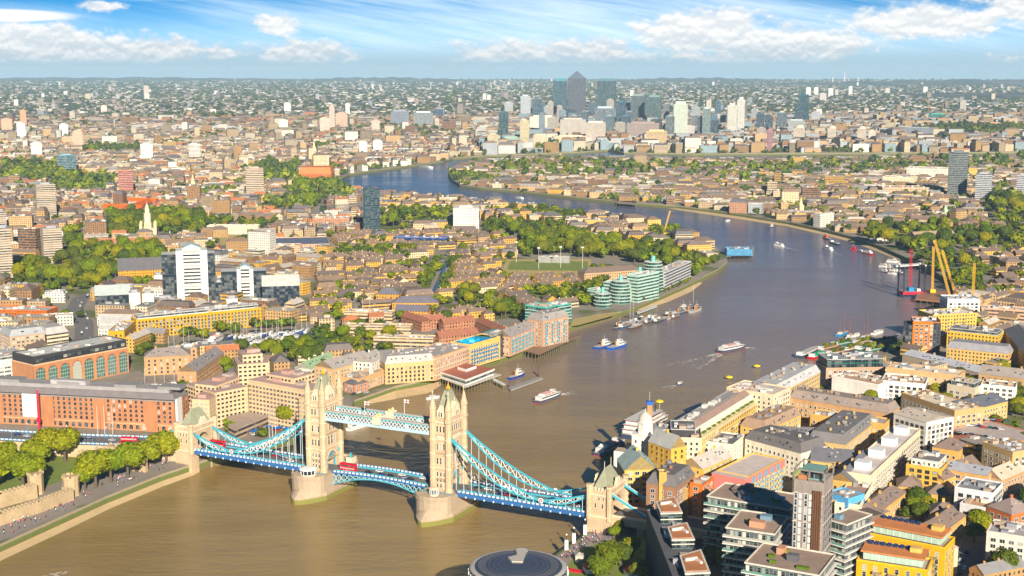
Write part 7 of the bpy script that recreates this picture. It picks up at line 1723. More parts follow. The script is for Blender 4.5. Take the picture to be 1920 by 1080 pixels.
def boat(label, a_, b_, kind, L=None, hc=(.05,.07,.12,0), sc=(.66,.66,.64,0), cat='boat', name='boat', group=None, B=None):
    m, ang, Lg = place_px(*a_, *b_); L = L or Lg; e = empty(name, (m.x, m.y, 0), ang, label, cat, group); B = B or max(2.4, L*.22)
    h = MB(); hz = 1.1+L*.035; hull(h, L, B, -.4, hz, hc); h.build('hull', M_paint, e)
    def deck(x0, x1, z0, z1, w, col, nm='cabin', roof=None):
        d_ = MB(); d_.box(x0, x1, -w/2, w/2, z0, z1, 0, col, tcol=roof or (.74,.74,.74)); d_.box(x0+.2, x1-.2, -w/2-.03, w/2+.03, z0+(z1-z0)*.45, z0+(z1-z0)*.82, 1, GLASSC, tmi=0, tcol=col); d_.build(nm, [M_paint, M_glass], e)
    if kind == 'cruise':
        st = MB(); hull(st, L*1.004, B*1.01, .25, .75, (.55,.03,.05,0)); st.build('stripe', M_paint, e)
        deck(-L*.42, L*.30, hz, hz+2.4, B*.86, sc); deck(-L*.30, L*.16, hz+2.4, hz+3.0, B*.9, sc, 'upper_deck', (.62,.60,.56)); deck(L*.10, L*.2, hz+3.0, hz+4.8, B*.5, sc, 'wheelhouse')
        for i in range(8): s_ = MB(); s_.box(-L*.28+i*L*.045, -L*.28+i*L*.045+.7, -B*.36, B*.36, hz+3.0, hz+3.8, 0, (.55,.10,.10,0) if i % 2 else HW); s_.build('bench', M_paint, e)
    elif kind == 'steamer':
        for k in range(3): deck(-L*(.44-.03*k), L*(.36-.08*k), hz+k*2.7, hz+k*2.7+2.5, B*(.95-.05*k), sc, 'deck_house'); rl_ = MB(); rl_.box(-L*(.46-.03*k), L*(.38-.08*k), -B*.5, B*.5, hz+k*2.7+2.5, hz+k*2.7+2.7, 0, (.5,.06,.06,0), tcol=(.6,.58,.55)); rl_.build('gallery_rail', M_paint, e)
        for s in (-1, 1): f = MB(); f.tube((L*.12, s*B*.22, hz+8), (L*.12, s*B*.22, hz+13), .5, 8, 0, (.03,.03,.03,0)); f.build('funnel', M_paint, e)
    elif kind == 'ferry':
        deck(-L*.40, L*.28, hz, hz+2.3, B*.88, sc); deck(L*.02, L*.18, hz+2.3, hz+4.0, B*.5, sc, 'wheelhouse')
    elif kind == 'tug':
        deck(-L*.05, L*.25, hz, hz+2.6, B*.6, sc); deck(L*.02, L*.18, hz+2.6, hz+4.8, B*.45, sc, 'wheelhouse'); f = MB(); f.tube((-L*.12, 0, hz), (-L*.12, 0, hz+4.5), .5, 8, 0, (.6,.25,.05,0)); f.tube((L*.05, 0, hz+4), (L*.05, 0, hz+9), .09, 4, 0, (.6,.6,.6,0)); f.build('funnel', M_paint, e)
    elif kind == 'barge':
        d_ = MB(); d_.box(-L*.38, L*.28, -B*.36, B*.36, hz, hz+.9, 0, sc); d_.build('hatch_cover', M_paint, e); deck(-L*.46, -L*.36, hz, hz+2.4, B*.6, HW, 'wheelhouse')
    elif kind == 'yacht':
        deck(-L*.2, L*.18, hz, hz+.8, B*.5, sc); m_ = MB(); m_.tube((L*.05, 0, hz), (L*.05, 0, hz+L*1.1), .11, 5, 0, (.7,.7,.68,0)); m_.tube((L*.05, 0, hz+1.6), (-L*.4, 0, hz+1.7), .1, 4, 0, (.25,.3,.5,0)); m_.build('mast', M_paint, e)
    elif kind == 'motor':
        deck(-L*.25, L*.2, hz, hz+1.3, B*.7, sc)
    elif kind == 'sail':
        deck(-L*.3, -L*.1, hz, hz+1.6, B*.6, sc)
        for x, hh in ((L*.18, L*.95), (-L*.22, L*.6)): m_ = MB(); m_.tube((x, 0, hz), (x, 0, hz+hh), .22, 5, 0, (.35,.14,.05,0), r2=.1); m_.tube((x, 0, hz+2), (x-L*.28, 0, hz+3.5), .14, 4, 0, (.4,.2,.08,0)); m_.tube((x, 0, hz+hh*.9), (x+L*.3, 0, hz+.5), .05, 3, 0, (.1,.1,.1,0)); m_.build('mast', M_paint, e)
    return e
boat('white and red sightseeing cruiser in mid river right of the south tower', (1006,757), (1052,741), 'cruise', name='cruise_boat')
boat('white and red sightseeing cruiser trailing a pale wake in mid river', (1348,662), (1398,652), 'cruise', name='cruise_boat')
boat('large white paddle-style steamer with red railings moored at the right bank', (1178,824), (1246,786), 'steamer', name='steamer', B=13)
boat('smaller white and black cruise boat moored beside the paddle-style steamer', (1120,856), (1172,832), 'cruise', name='cruise_boat', B=7.5)
boat('small white motor yacht behind the south bridge tower', (799,749), (824,746), 'motor', hc=HW)
boat('tiny dark speedboat right of the sightseeing cruiser', (1270,724), (1280,720), 'motor')
boat('white river ferry heading upstream by the police pier', (1469,463), (1448,460), 'ferry', hc=HW)
boat('white passenger boat in the middle of the far bend', (1560,470), (1542,466), 'ferry', hc=HW)
boat('dark red-topped launch furthest up the far bend', (1557,450), (1543,446), 'tug', sc=(.6,.1,.1,0))
boat('flat grey pontoon in the far bend', (1558,456), (1576,461), 'barge', sc=(.5,.5,.5,0))
boat('red hulled boat moored first in the line by the right bank', (1593,468), (1607,470), 'tug', hc=(.6,.03,.05,0), sc=(.6,.05,.06,0))
boat('white boat moored second in the line by the right bank', (1608,471), (1620,474), 'motor', hc=HW)
boat('red and white boat moored third in the line by the right bank', (1618,475), (1638,479), 'ferry', hc=(.5,.05,.05,0))
boat('tiny white launch in the far upper reach', (1361,415), (1369,414), 'motor', hc=HW); boat('tiny grey launch by the far bank buoys', (1440,427), (1452,426), 'tug')
boat('white launch speeding in the furthest reach of the river', (790,313), (812,316), 'motor', hc=HW); boat('white launch near the left bank of the middle reach', (968,371), (982,373), 'motor', hc=HW)
boat('blue and white tug on the mooring, left of the pair', (1117,655), (1146,646), 'tug', hc=(.04,.10,.4,0), B=8); boat('blue hulled work boat on the mooring, right of the pair', (1142,656), (1175,646), 'tug', hc=(.03,.12,.55,0), B=8)
NB_ = [(1160,622,1196,612),(1165,614,1205,602),(1180,624,1215,614),(1196,609,1228,598),(1205,627,1240,614),(1212,617,1246,604),(1225,606,1256,594),(1232,622,1262,610),(1243,600,1274,590),(1250,614,1280,600),(1262,596,1292,584),(1270,606,1298,594),(1284,592,1314,578),(1180,606,1200,600)]
kk = ['barge', 'tug', 'motor', 'barge', 'ferry', 'sail', 'barge', 'tug', 'yacht', 'barge', 'tug', 'barge', 'ferry', 'motor']
OWN = lambda i: OW[i] if i < 14 else '%dth' % (i+1)
OW = ['first', 'second', 'third', 'fourth', 'fifth', 'sixth', 'seventh', 'eighth', 'ninth', 'tenth', 'eleventh', 'twelfth', 'thirteenth', 'fourteenth']
NB_ = sorted(zip([q[0] for q in NB_], NB_, kk))
NB_ = []
r5 = random.Random(9)
for i in range(24):
    t = (i+.5)/24; x_, y_ = 1158+150*t, 617-38*t+r5.uniform(-7, 7); l_ = r5.uniform(13, 24); NB_.append((x_, (x_-l_/2, y_+l_*.17, x_+l_/2, y_-l_*.17), r5.choice(['barge', 'tug', 'barge', 'motor', 'sail', 'yacht', 'barge'])))
OW2 = OW[:0]
for i, (_, q, k) in enumerate(NB_): boat('%s %s from the left in the moored raft off the green apartments' % (OWN(i), {'motor': 'small launch', 'yacht': 'yacht', 'sail': 'two-masted boat', 'tug': 'tug', 'barge': 'dark barge', 'ferry': 'white boat'}[k]), q[:2], q[2:], k, hc=[(.04,.05,.07,0), (.08,.06,.05,0), (.05,.10,.2,0), (.4,.4,.38,0)][i % 4], sc=[(.16,.15,.14,0), (.5,.5,.48,0), (.3,.22,.15,0)][i % 3], group='boats moored in mid river')
for i, (x, y, l) in enumerate(((1648,500,18),(1658,504,16),(1668,507,20),(1652,510,14),(1665,513,16),(1682,513,14),(1662,491,24),(1676,499,16))):
    boat('%s boat of the pier cluster near the right bank cranes' % OW[i], (x, y), (x+l, y+2), ['ferry', 'tug', 'motor'][i % 3], hc=[HW, (.05,.06,.1,0)][i % 2], group='boats at the right bank pier')
boat('blue two-masted sailing barge at the head of the houseboat moorings', (1566,632), (1592,624), 'sail', L=22, hc=(.05,.25,.5,0)); boat('white fishing trawler beside the blue sailing barge', (1585,640), (1600,626), 'sail', L=19, hc=HW)
boat('sailing barge with one tall brown mast among the houseboats', (1612,640), (1634,630), 'sail', L=24, hc=(.25,.12,.06,0)); boat('white motor cruiser moored right of the houseboat gardens', (1636,628), (1656,622), 'motor', hc=HW)
boat('black barge lying in the shadow of the orange tower', (1668,642), (1688,630), 'barge', L=26, sc=(.05,.05,.06,0)); boat('small white launch at the outer end of the houseboats', (1600,632), (1612,628), 'motor', hc=HW)
gb = []
for i, (x0, y0, x1, y1) in enumerate(((1535,660,1575,650),(1560,652,1605,642),(1580,662,1620,650),(1600,648,1640,640),(1605,660,1650,648),(1630,650,1668,640),(1550,668,1590,660),(1625,662,1662,654),(1648,646,1678,640))):
    e = boat('%s houseboat barge from the left, decked with gardens' % OW[i], (x0, y0), (x1, y1), 'barge', hc=[(.20,.08,.05,0), (.05,.12,.10,0), (.07,.07,.09,0)][i % 3], sc=[(.35,.25,.18,0), (.2,.35,.3,0), (.5,.4,.3,0)][i % 3], group='houseboats with gardens'); gb.append(((x0+x1)/2, (y0+y1)/2))
    for k in range(5): c = raw('garden_shrub', PROTO[(i+k) % 5][0], e, ((k-2)*4.2, rc_.uniform(-1.5, 1.5), 4.2)); s_ = rc_.uniform(1.5, 3.2); c.scale = (s_, s_, s_)
boat('flat grey roofed pontoon barge at the near end of the houseboats', (1497,672), (1532,656), 'barge', sc=(.5,.48,.45,0), B=9); boat('red barge with a bright green canopy next to the grey pontoon', (1520,674), (1546,662), 'barge', hc=(.5,.05,.05,0), sc=(.04,.45,.22,0), B=8)
boat('small sailing ship moored on the pier beside the restaurant', (955,712), (984,702), 'tug', hc=(.05,.08,.3,0)); boat('long white cruise boat moored below the high walkway', (652,808), (694,795), 'ferry', hc=HW)
# marina boats
mi_ = 0
for (x0, y0, x1, y1, n, z) in ((428,634,580,622,16,1), (440,644,560,634,11,1), (312,656,395,642,9,1), (262,728,335,722,4,1), (660,594,700,586,3,1)):
    for i in range(n):
        t = (i+.5)/n; x, y = x0+(x1-x0)*t, y0+(y1-y0)*t+rc_.uniform(-2, 2); g = G(x, y); L_ = rc_.uniform(9, 15); e = boat('white yacht or motor cruiser berthed in the inner marina', (500, 900), (510, 900), rc_.choice(['yacht', 'motor', 'yacht']), L=L_, hc=rc_.choice([HW, HW, (.05,.08,.2,0)]), group='yachts in the marina')
        e.location = (g[0], g[1], ZG+.05); e.rotation_euler = (0, 0, rc_.choice((1.2, 1.5, .2))); mi_ += 1
e = boat('large white superyacht berthed in the marina centre', (500, 900), (510, 900), 'cruise', L=30, hc=HW); g = G(406, 640); e.location = (*g, ZG+.05); e.rotation_euler = (0, 0, 1.4)
# foam wakes
def wake(a_, b_, w0, w1, n, label, seed):
    r = random.Random(seed); A_, B_ = Vector((*G(*a_, 0), .06)), Vector((*G(*b_, 0), .06)); d = B_-A_; nn = Vector((-d.y, d.x, 0)).normalized(); mb = MB()
    for i in range(n):
        t = r.random()**1.5; w = w0+(w1-w0)*t; p = A_+d*t+nn*r.choice((-1, 1))*w*(r.random()**.35)*.5; s_ = r.uniform(.5, 1.5)*(1-t*.6); p.z = .08+r.random()*.1
        q = [p+Vector((math.cos(k*1.257+r.random())*s_*1.8, math.sin(k*1.257+r.random())*s_*.7, 0)) for k in range(5)]; mb.face([tuple(v) for v in q], 0, (.72,.68,.6,0))
    tag(mb.build('wake_foam', M_paint), kind='stuff', label=label)
wake((1350,664), (1275,690), 5, 34, 170, 'pale foam wake behind the cruiser in mid river', 1); wake((1400,652), (1415,655), 3, 8, 30, 'small foam patch at the cruiser bow', 2)
wake((1052,740), (1080,736), 3, 10, 40, 'short foam trail behind the cruiser near the south tower', 3); wake((1270,723), (1248,728), 2, 8, 30, 'thin foam trail of the speedboat', 4)
wake((812,315), (760,313), 3, 10, 40, 'thin wake in the furthest reach', 5); wake((982,372), (1010,376), 3, 9, 40, 'thin wake in the middle reach', 6); wake((62,1090), (130,1078), 6, 14, 60, 'foam at the bottom left edge of the river', 7); wake((1470,464), (1495,470), 2, 9, 40, 'wake of the river ferry', 8); wake((1560,471), (1580,480), 2, 9, 30, 'wake of the passenger boat', 9)
# buoys and mooring markers
for x, y, lab in ((1236, 785, 'yellow mooring marker on a pole beside the moored steamer'), (1419, 690, 'yellow mooring buoy in mid river, right one'), (1367, 711, 'yellow mooring buoy off the cream wharf pavilion')):
    g = G(x, y, 0); zz_ = 12 if x == 1236 else 1.0; mb = MB(); mb.lathe(0, 0, [(2.2, zz_), (3.0, zz_+.6), (2.6, zz_+1.4), (.4, zz_+1.9), (0, zz_+2.3)], 10, 0, (.85,.62,.02,0)); mb.tube((0, 0, -.5), (0, 0, zz_+1), .3, 6, 0, (.4,.4,.3,0)); o = mb.build('mooring_buoy', M_paint); o.location = (*g, 0); tag(o, lab, 'buoy')
# ---------------- piers and jetties ----------------
def deckon(name, label, px, z, th, col, pile=4.0, cat='pier', pc=(.16,.15,.08,0)):
    W_ = [G(x, y, z) for x, y in px]; o0 = W_[0]; e = empty(name, (*o0, 0), 0, label, cat); loc = [(p[0]-o0[0], p[1]-o0[1]) for p in W_]
    mb = MB(); mb.prism(loc, z-th, z, 0, col, bot=True); mb.build('deck', M_paint, e)
    n = len(loc)
    for i in range(n):
        a_, b_ = Vector(loc[i]), Vector(loc[(i+1) % n]); m = max(1, int((b_-a_).length/pile))
        for k in range(m): p = a_.lerp(b_, k/m); pm = MB(); pm.tube((p.x, p.y, -1), (p.x, p.y, z-th), .28, 5, 0, pc); pm.build('pile', M_paint, e)
    return e
deckon('timber_jetty', 'wide brown timber jetty on piles below the brick wharf buildings', [(985,657),(1078,625),(1088,629),(1010,664)], 7, .8, (.27,.18,.12,0))
rs_ = deckon('river_restaurant', 'white glass-walled restaurant with red roof standing on piles over the river', [(820,706),(873,726),(940,702),(880,690)], 6.5, .6, (.55,.5,.45,0), cat='restaurant')
W_ = [G(x, y, 11.5) for x, y in ((826,697),(873,712),(928,691),(868,680))]; o0 = rs_.location; loc = [(p[0]-o0[0], p[1]-o0[1]) for p in W_]; cx, cy = sum(p[0] for p in loc)/4, sum(p[1] for p in loc)/4
mb = MB(); mb.prism([(cx+(x-cx)*.96, cy+(y-cy)*.96) for x, y in loc], 6.5, 10.4, 0, (.62,.66,.64,.5)); mb.build('glass_wall', M_fac, rs_)
mb = MB(); mb.prism(loc, 10.4, 11.5, 0, HW, tcol=(.42,.17,.12), bot=True); mb.prism([(cx+(x-cx)*.35, cy+6+(y-cy)*.35) for x, y in loc], 11.5, 13.6, 0, HW, tcol=(.42,.17,.12)); mb.build('roof', M_paint, rs_)
deckon('pontoon', 'floating grey pontoon with tall guide pole right of the pier restaurant', [(952,727),(1012,706),(1018,709),(958,731)], 1.6, 1.2, (.33,.32,.30,0), 9)
deckon('gangway', 'sloping white gangway from the restaurant pier to the pontoon', [(908,704),(944,722),(948,720),(913,702)], 4.5, .5, (.7,.7,.68,0), 12)
for x, y in ((1012, 708), (957, 729)):
    g = G(x, y, 0); mb = MB(); mb.tube((0, 0, -1), (0, 0, 9 if x > 1000 else 5), 1.0, 8, 0, (.14,.10,.09,0)); o = mb.build('mooring_pile', M_paint); o.location = (*g, 0); tag(o, 'dark mooring pile at the %s end of the grey pontoon' % ('far' if x > 1000 else 'near'), 'post')
deckon('police_pier', 'pile-supported platform under the blue boathouse at the tip of the bank', [(1360,480),(1412,478),(1414,462),(1360,462)], 5.4, 1, (.25,.3,.35,0), 6)
deckon('pier', 'white covered footbridge jetty reaching out from the right bank', [(1680,499),(1726,496),(1726,493),(1680,496)], 7, 1, HW, 14)
deckon('pier', 'long grey dolphin pier on the far side of the middle reach', [(1156,380),(1192,383),(1194,378),(1158,375)], 6, 1.2, (.28,.24,.22,0), 7)
deckon('river_walkway', 'pale raised walkway along the promenade end by the green round apartments', [(1195,588),(1232,574),(1230,571),(1193,584)], 6, .8, (.6,.58,.55,0), 6)
deckon('gangway', 'narrow dark gangway linking the promenade to the moored raft', [(1176,588),(1204,597),(1206,595),(1178,586)], 5, .5, (.25,.25,.27,0), 10)
# ---------------- cranes ----------------
def lattice(mb, p, q, w, col, n=None, th=.28):
    th *= .6
    p, q = Vector(p), Vector(q); d = (q-p); L_ = d.length; d.normalize(); a_ = d.orthogonal().normalized(); b_ = d.cross(a_); n = n or max(3, int(L_/w/1.4))
    c = [(a_+b_)*w/2, (a_-b_)*w/2, (-a_-b_)*w/2, (b_-a_)*w/2]
    for k in range(4): mb.tube(tuple(p+c[k]), tuple(q+c[k]), th, 4, 0, col)
    for i in range(n):
        A_, B_ = p+d*L_*i/n, p+d*L_*(i+1)/n
        for k in range(4): mb.tube(tuple(A_+c[k]), tuple(B_+c[(k+1) % 4]), th*.75, 3, 0, col)
YC = (.78,.46,.04,0); RC = (.60,.06,.05,0)
jb = G(1708, 556, 0); e = empty('jack_up_barge', (*jb, 0), .15, 'red jack-up barge on black legs with a lattice crane by the right bank', 'barge')
mb = MB(); mb.prism([(-13, -8), (13, -8), (13, 8), (-13, 8)], 3.5, 6.5, 0, (.62,.03,.05,0), tcol=(.35,.3,.3), bot=True); mb.build('platform', M_paint, e)
for x, y in ((-12, -7), (12, -7), (12, 7), (-12, 7)): mb = MB(); mb.tube((x, y, -1), (x, y, 36), .9, 8, 0, (.04,.04,.05,0)); mb.tube((x, y, 34.5), (x, y, 36.2), 1.1, 8, 0, (.6,.6,.6,0)); mb.build('leg', M_paint, e)
mb = MB(); mb.box(-4, 2, -3, 3, 6.5, 10.5, 0, (.04,.25,.5,0)); mb.box(5, 9, -4, 1, 6.5, 9, 0, (.7,.7,.7,0)); mb.build('deck_house', M_paint, e)
mb = MB(); lattice(mb, (0, 2, 8), (-1, 3, 52), 2.2, RC, th=.3); mb.tube((-1, 3, 52), (-6, 0, 6), .1, 3, 0, (.1,.1,.1,0)); mb.build('crane_jib', M_paint, e)
def crane(label, base, pts, w, col, z0=0, cat='crane'):
    g = G(*base, z0); e = empty('crane', (*g, z0), 0, label, cat); mb = MB(); mb.box(-3, 3, -2.5, 2.5, 0, 3.5, 0, col); mb.build('cab', M_paint, e)
    for i, (a_, b_) in enumerate(pts): mb = MB(); lattice(mb, a_, b_, w, col, th=.3); mb.build('lattice_boom', M_paint, e)
deckon('work_platform', 'brown piled work platform between the jack-up barge and the bank', [(1716,560),(1772,566),(1776,546),(1722,544)], 5, 1.4, (.35,.20,.13,0), 6)
crane('tallest yellow luffing crane with a long leaning boom beside the jack-up barge', (1781, 562), [((0, 0, 3), (-17, 8, 63)), ((7, 2, 3), (-9, 5, 52))], 1.6, YC, 5)
crane('upright yellow lattice crane mast behind the jack-up barge', (1748, 548), [((0, 0, 3), (0, 4, 50))], 1.6, YC, 5)
crane('yellow lattice tower crane standing among houses at the right', (1823, 572), [((0, 0, 3), (0, 0, 44))], 1.7, YC, ZG)
crane('yellow crane jib over the tip of the left bank', (1245, 438), [((0, 0, 2), (9, 6, 33))], 1.3, YC, ZG)
for i, (x, y, h_, lab) in enumerate(((739,230,62,'white tower crane beside the blue-grey slab'), (752,228,50,'white luffing crane behind the blue-grey slab'), (832,222,55,'slim crane above the turquoise glass block'), (852,226,52,'slim crane right of the turquoise glass block'), (215,246,44,'pale crane above the left-hand sheds'), (1741,214,55,'yellow crane over the green sheeted building'), (1768,214,55,'orange crane over the green sheeted building'), (1452,262,70,'orange crane among the business towers'))):
    crane(lab, (x, y), [((0, 0, 0), (0, 0, h_)), ((0, 0, h_), (-22 if i % 2 else 16, 6, h_+28 if i % 2 else h_+6))], 3, (.75,.74,.7,0) if i < 5 else (.7,.35,.08,0), ZG)
ha = empty('tower_crane', (*G(76, 803, ZG), ZG), 0, 'red hoist mast in front of the white scaffold sheeting on the dock warehouse', 'crane'); mb = MB(); lattice(mb, (0, -2, 0), (0, -2, 27), .8, (.65,.03,.06,0), th=.22); mb.build('mast', M_paint, ha); mb = MB(); mb.box(-1.2, 1.2, -3.4, -1.6, 5, 8, 0, (.65,.03,.06,0)); mb.build('hoist_cage', M_paint, ha)
# chimneys and wind turbines on the skyline
for x, yb, yt, w, lab in ((1583,158,136,14,'tallest skyline power-station chimney on the right'), (1561,158,144,16,'shorter skyline chimney left of the tallest'), (1609,157,145,16,'shorter skyline chimney right of the tallest')):
    g = G(x, yb); hh = zat(*g, yt)-ZG; mb = MB(); mb.lathe(0, 0, [(w, 0), (w*.6, hh)], 10, 0, (.62,.56,.54,0)); o = mb.build('power_station_chimney', M_stone); o.location = (*g, ZG); tag(o, lab, 'chimney')
for x, yb, lab in ((808,167,'left wind turbine on the skyline left of the business towers'), (921,167,'middle wind turbine on the skyline left of the business towers'), (979,168,'right wind turbine on the skyline left of the business towers')):
    g = G(x, yb); hh = zat(*g, 156)-ZG; e = empty('wind_turbine', (*g, ZG), 0, lab, 'wind turbine'); mb = MB(); mb.tube((0, 0, 0), (0, 0, hh), 4, 6, 0, HW, r2=2.5); mb.build('mast', M_paint, e)
    for k in range(3): a_ = .4+k*2.094; mb = MB(); mb.tube((0, -4, hh), (math.cos(a_)*hh*.5, -4, hh+math.sin(a_)*hh*.5), 3, 4, 0, HW, r2=1); mb.build('blade', M_paint, e)
# ---------------- castle walls on the left ----------------
CS_ = (.48,.38,.25,0)
def cwall(label, pts, h, th=3.0):
    W_ = [Vector(G(x, y, ZG+h)) for x, y in pts]; o0 = W_[0]; mb = MB()
    for a_, b_ in zip(W_[:-1], W_[1:]):
        a_, b_ = a_-o0, b_-o0; d = (b_-a_); L_ = d.length; m = (a_+b_)/2; an = math.atan2(d.y, d.x); mb.obox(m.x, m.y, 0, h, L_+th*.6, th, an, 0, CS_, tcol=(.5,.42,.3))
        for i in range(int(L_/2.6)): p = a_.lerp(b_, (i+.5)/int(L_/2.6)); n_ = Vector((-d.y, d.x)).normalized()*(th/2-.3); mb.obox(p.x-n_.x, p.y-n_.y, h, h+1.1, 1.4, .6, an, 0, CS_); mb.obox(p.x+n_.x, p.y+n_.y, h, h+1.1, 1.4, .6, an, 0, CS_)
    o = mb.build('castle_wall', M_stone); o.location = (o0.x, o0.y, ZG); tag(o, label, 'stone wall')
def ctower(label, x, y, r, h, n=10):
    g = G(x, y, ZG); mb = MB(); mb.lathe(0, 0, [(r*1.08, 0), (r, 1.5), (r, h), (r*1.06, h+.1), (r*1.06, h+.9)], n, 0, CS_, rot=R(22))
    for k in range(n): a_ = 2*math.pi*(k+.5)/n; mb.obox(r*.98*math.cos(a_), r*.98*math.sin(a_), h+.9, h+2.1, .7, r*.42, a_, 0, CS_)
    e = empty('castle_tower', (*g, ZG), 0, label, 'stone tower'); mb.build('wall', M_stone, e)
    for k in range(3): put_window(e, -r*.2+k*1.0*0+(k-1)*r*.5, -r*.98, h*.45, 0, .5, 1.3, 'stone', CS_)
cwall('long pale outer castle wall with battlements along the riverside lane', [(-40,974),(0,962),(70,940),(132,917)], 6.5); cwall('inner castle wall stub behind the plane trees at the left', [(-40,934),(0,925),(64,908)], 8)
cwall('old stone wall with battlements beneath the approach road', [(150,846),(205,850),(272,858)], 9, 2.5); cwall('broken stone wall linking the small old towers', [(150,872),(182,868),(200,866)], 6, 2)
ctower('round drum tower at the corner of the outer castle wall', 134, 928, 4.6, 10); ctower('square-topped castle tower between the plane trees', 68, 925, 4.4, 11, 8); ctower('small stone tower at the foot of the approach road', 214, 873, 3.4, 12, 4); ctower('low ruined stone turret beside the approach road wall', 190, 868, 3, 8, 6); ctower('stone turret at the left end of the old wall', 88, 836, 3.2, 9, 4)
mb = MB(); mb.roof([(-5, -3), (5, -3), (5, 3), (-5, 3)], 3, 2, 'hip', (.82,.80,.76,0)); mb.box(-5, 5, -3, 3, 0, 3, 0, (.7,.66,.6,0)); o = mb.build('ticket_tent', M_roof); o.location = (*G(260, 866), ZG); tag(o, 'white canvas roofed hut between the trees and the old wall', 'hut')
# ---------------- the round glass hall at the bottom ----------------
zt = 42; g = G(972, 1062, zt); e = empty('glass_assembly_hall', (*g, ZG), R(8), 'dark-roofed round glass hall cut by the bottom edge of the picture', 'hall'); rr = 20.0
mb = MB(); mb.lathe(0, 0, [(13, 0), (18, 8), (21.5, 17), (22.6, 25), (21.6, 31), (19.6, 35.2)], 36, 0, (.16,.30,.30,.75)); mb.build('glass_wall', M_fac, e)
mb = MB(); mb.lathe(-9, -2, [(10, 0), (16, 9), (18, 18), (16, 27), (9, 33), (0, 34)], 30, 0, (.20,.38,.38,.75), sx=1.15); mb.build('glass_bulge', M_fac, e)
mb = MB(); mb.lathe(0, 0, [(19.7, 35.2), (20.3, 35.9), (19.0, 36.3), (18.4, 36.3)], 40, 0, (.46,.44,.40,0)); mb.build('roof_rim', M_paint, e)
mb = MB(); mb.lathe(0, 0, [(18.4, 36.3), (15, 36.7), (10, 37.0), (5, 37.15), (0, 37.2)], 40, 0, (.07,.08,.11,0)); mb.build('dark_roof', M_glass, e)
for k in range(5): rr_ = 16.8-k*2.2; mb = MB(); mb.lathe(0, 0, [(rr_, 36.75+k*.07), (rr_+.25, 36.8+k*.07), (rr_+.25, 36.7+k*.07)], 40, 0, (.12,.12,.14,0)); mb.build('roof_ring', M_paint, e)
mb = MB(); mb.prism([(-2.5, 2), (2.0, 1), (3.4, 6), (5.5, 13), (1.5, 15), (.5, 9), (-3.5, 7)], 37.1, 37.7, 0, (.50,.46,.40,0)); mb.lathe(3.5, 14.5, [(2.6, 37), (2.6, 37.6)], 16, 0, (.5,.5,.48,0)); mb.build('roof_deck', M_paint, e)
for k in range(36): a_ = 2*math.pi*k/36; mb = MB(); mb.obox(20.9*math.cos(a_), 20.9*math.sin(a_), 29.5, 35, .35, .35, a_, 0, (.6,.6,.56,0)); mb.build('mullion', M_paint, e)
# ---------------- park furniture, tents, umbrellas ----------------
for x, y, c, lab in ((1184,1078,(.70,.02,.02,0),'red and white canvas pavilion among the park trees, right one'), (1107,1072,(.55,.02,.02,0),'dark red canvas pavilion at the park edge, left one'), (1197,1068,(.8,.2,.05,0),'small orange and white stall behind the right pavilion')):
    e = empty('pavilion', (*G(x, y), ZG), .3, lab, 'tent'); k = 1 if x != 1197 else .55; mb = MB(); mb.box(-3*k, 3*k, -3*k, 3*k, 0, 2.6*k, 0, HW); mb.build('canvas_wall', M_paint, e)
    mb = MB()
    for i in range(4):
        B_ = [(-3.4, -3.4), (3.4, -3.4), (3.4, 3.4), (-3.4, 3.4)]; mb.face([(B_[i][0]*k, B_[i][1]*k, 2.6*k), (B_[(i+1) % 4][0]*k, B_[(i+1) % 4][1]*k, 2.6*k), (0, 0, 6.2*k)], 0, c)
    mb.build('canvas_roof', M_paint, e)
mb = MB(); mb.box(-1.6, 1.6, -5, 5, 0, .5, 0, (.7,.03,.04,0)); o = mb.build('red_bench', M_paint); o.location = (*G(1073, 1070), ZG+.05); o.rotation_euler = (0, 0, 1.1); tag(o, 'long bright red bench on the park lawn', 'bench')
mb = MB(); mb.box(-2, 2, -2, 2, 0, 3.2, 0, (.55,.5,.42,0)); mb.roof([(-2, -2), (2, -2), (2, 2), (-2, 2)], 3.2, 1.5, 'hip', (.4,.38,.35,0)); o = mb.build('kiosk', M_roof); o.location = (*G(1086, 1052), ZG+.05); tag(o, 'small stone kiosk by the riverside promenade', 'kiosk')
um = MB(); um.tube((0, 0, 0), (0, 0, 2.4), .06, 4, 0, (.5,.5,.5,0)); um.lathe(0, 0, [(2.3, 2.3), (1.2, 2.9), (0, 3.2)], 8, 0, (.02,.16,.55,0)); U0 = um.build('parasol', M_paint); U0.location = (*G(430, 812), ZG)
tag(U0, 'blue parasol on the hotel terrace beside the bridge', 'parasol', 'blue parasols on the hotel terrace')
for i in range(13): inst(U0, None, (*G(432+i*12+rc_.uniform(-4, 4), 814-i*.9+rc_.uniform(-6, 6)), ZG))
for i, (x, y) in enumerate(((1097,1002),(1076,1018),(1062,1031))):
    g = G(x, y); e = empty('lamp_column', (*g, ZG), 0, 'white lamp column on the river wall, %s' % ['nearest the abutment', 'middle of three', 'nearest the round hall'][i], 'lamp'); mb = MB(); mb.box(-.9, .9, -.9, .9, 0, 5.2, 0, (.82,.80,.75,0)); mb.build('column', M_paint, e); mb = MB(); mb.tube((0, 0, 5.2), (0, 0, 7.6), .12, 5, 0, (.03,.03,.03,0)); mb.lathe(0, 0, [(.2, 7.6), (.55, 8.1), (.2, 8.6), (0, 8.7)], 8, 0, (.8,.8,.8,0)); mb.build('lantern', M_paint, e)
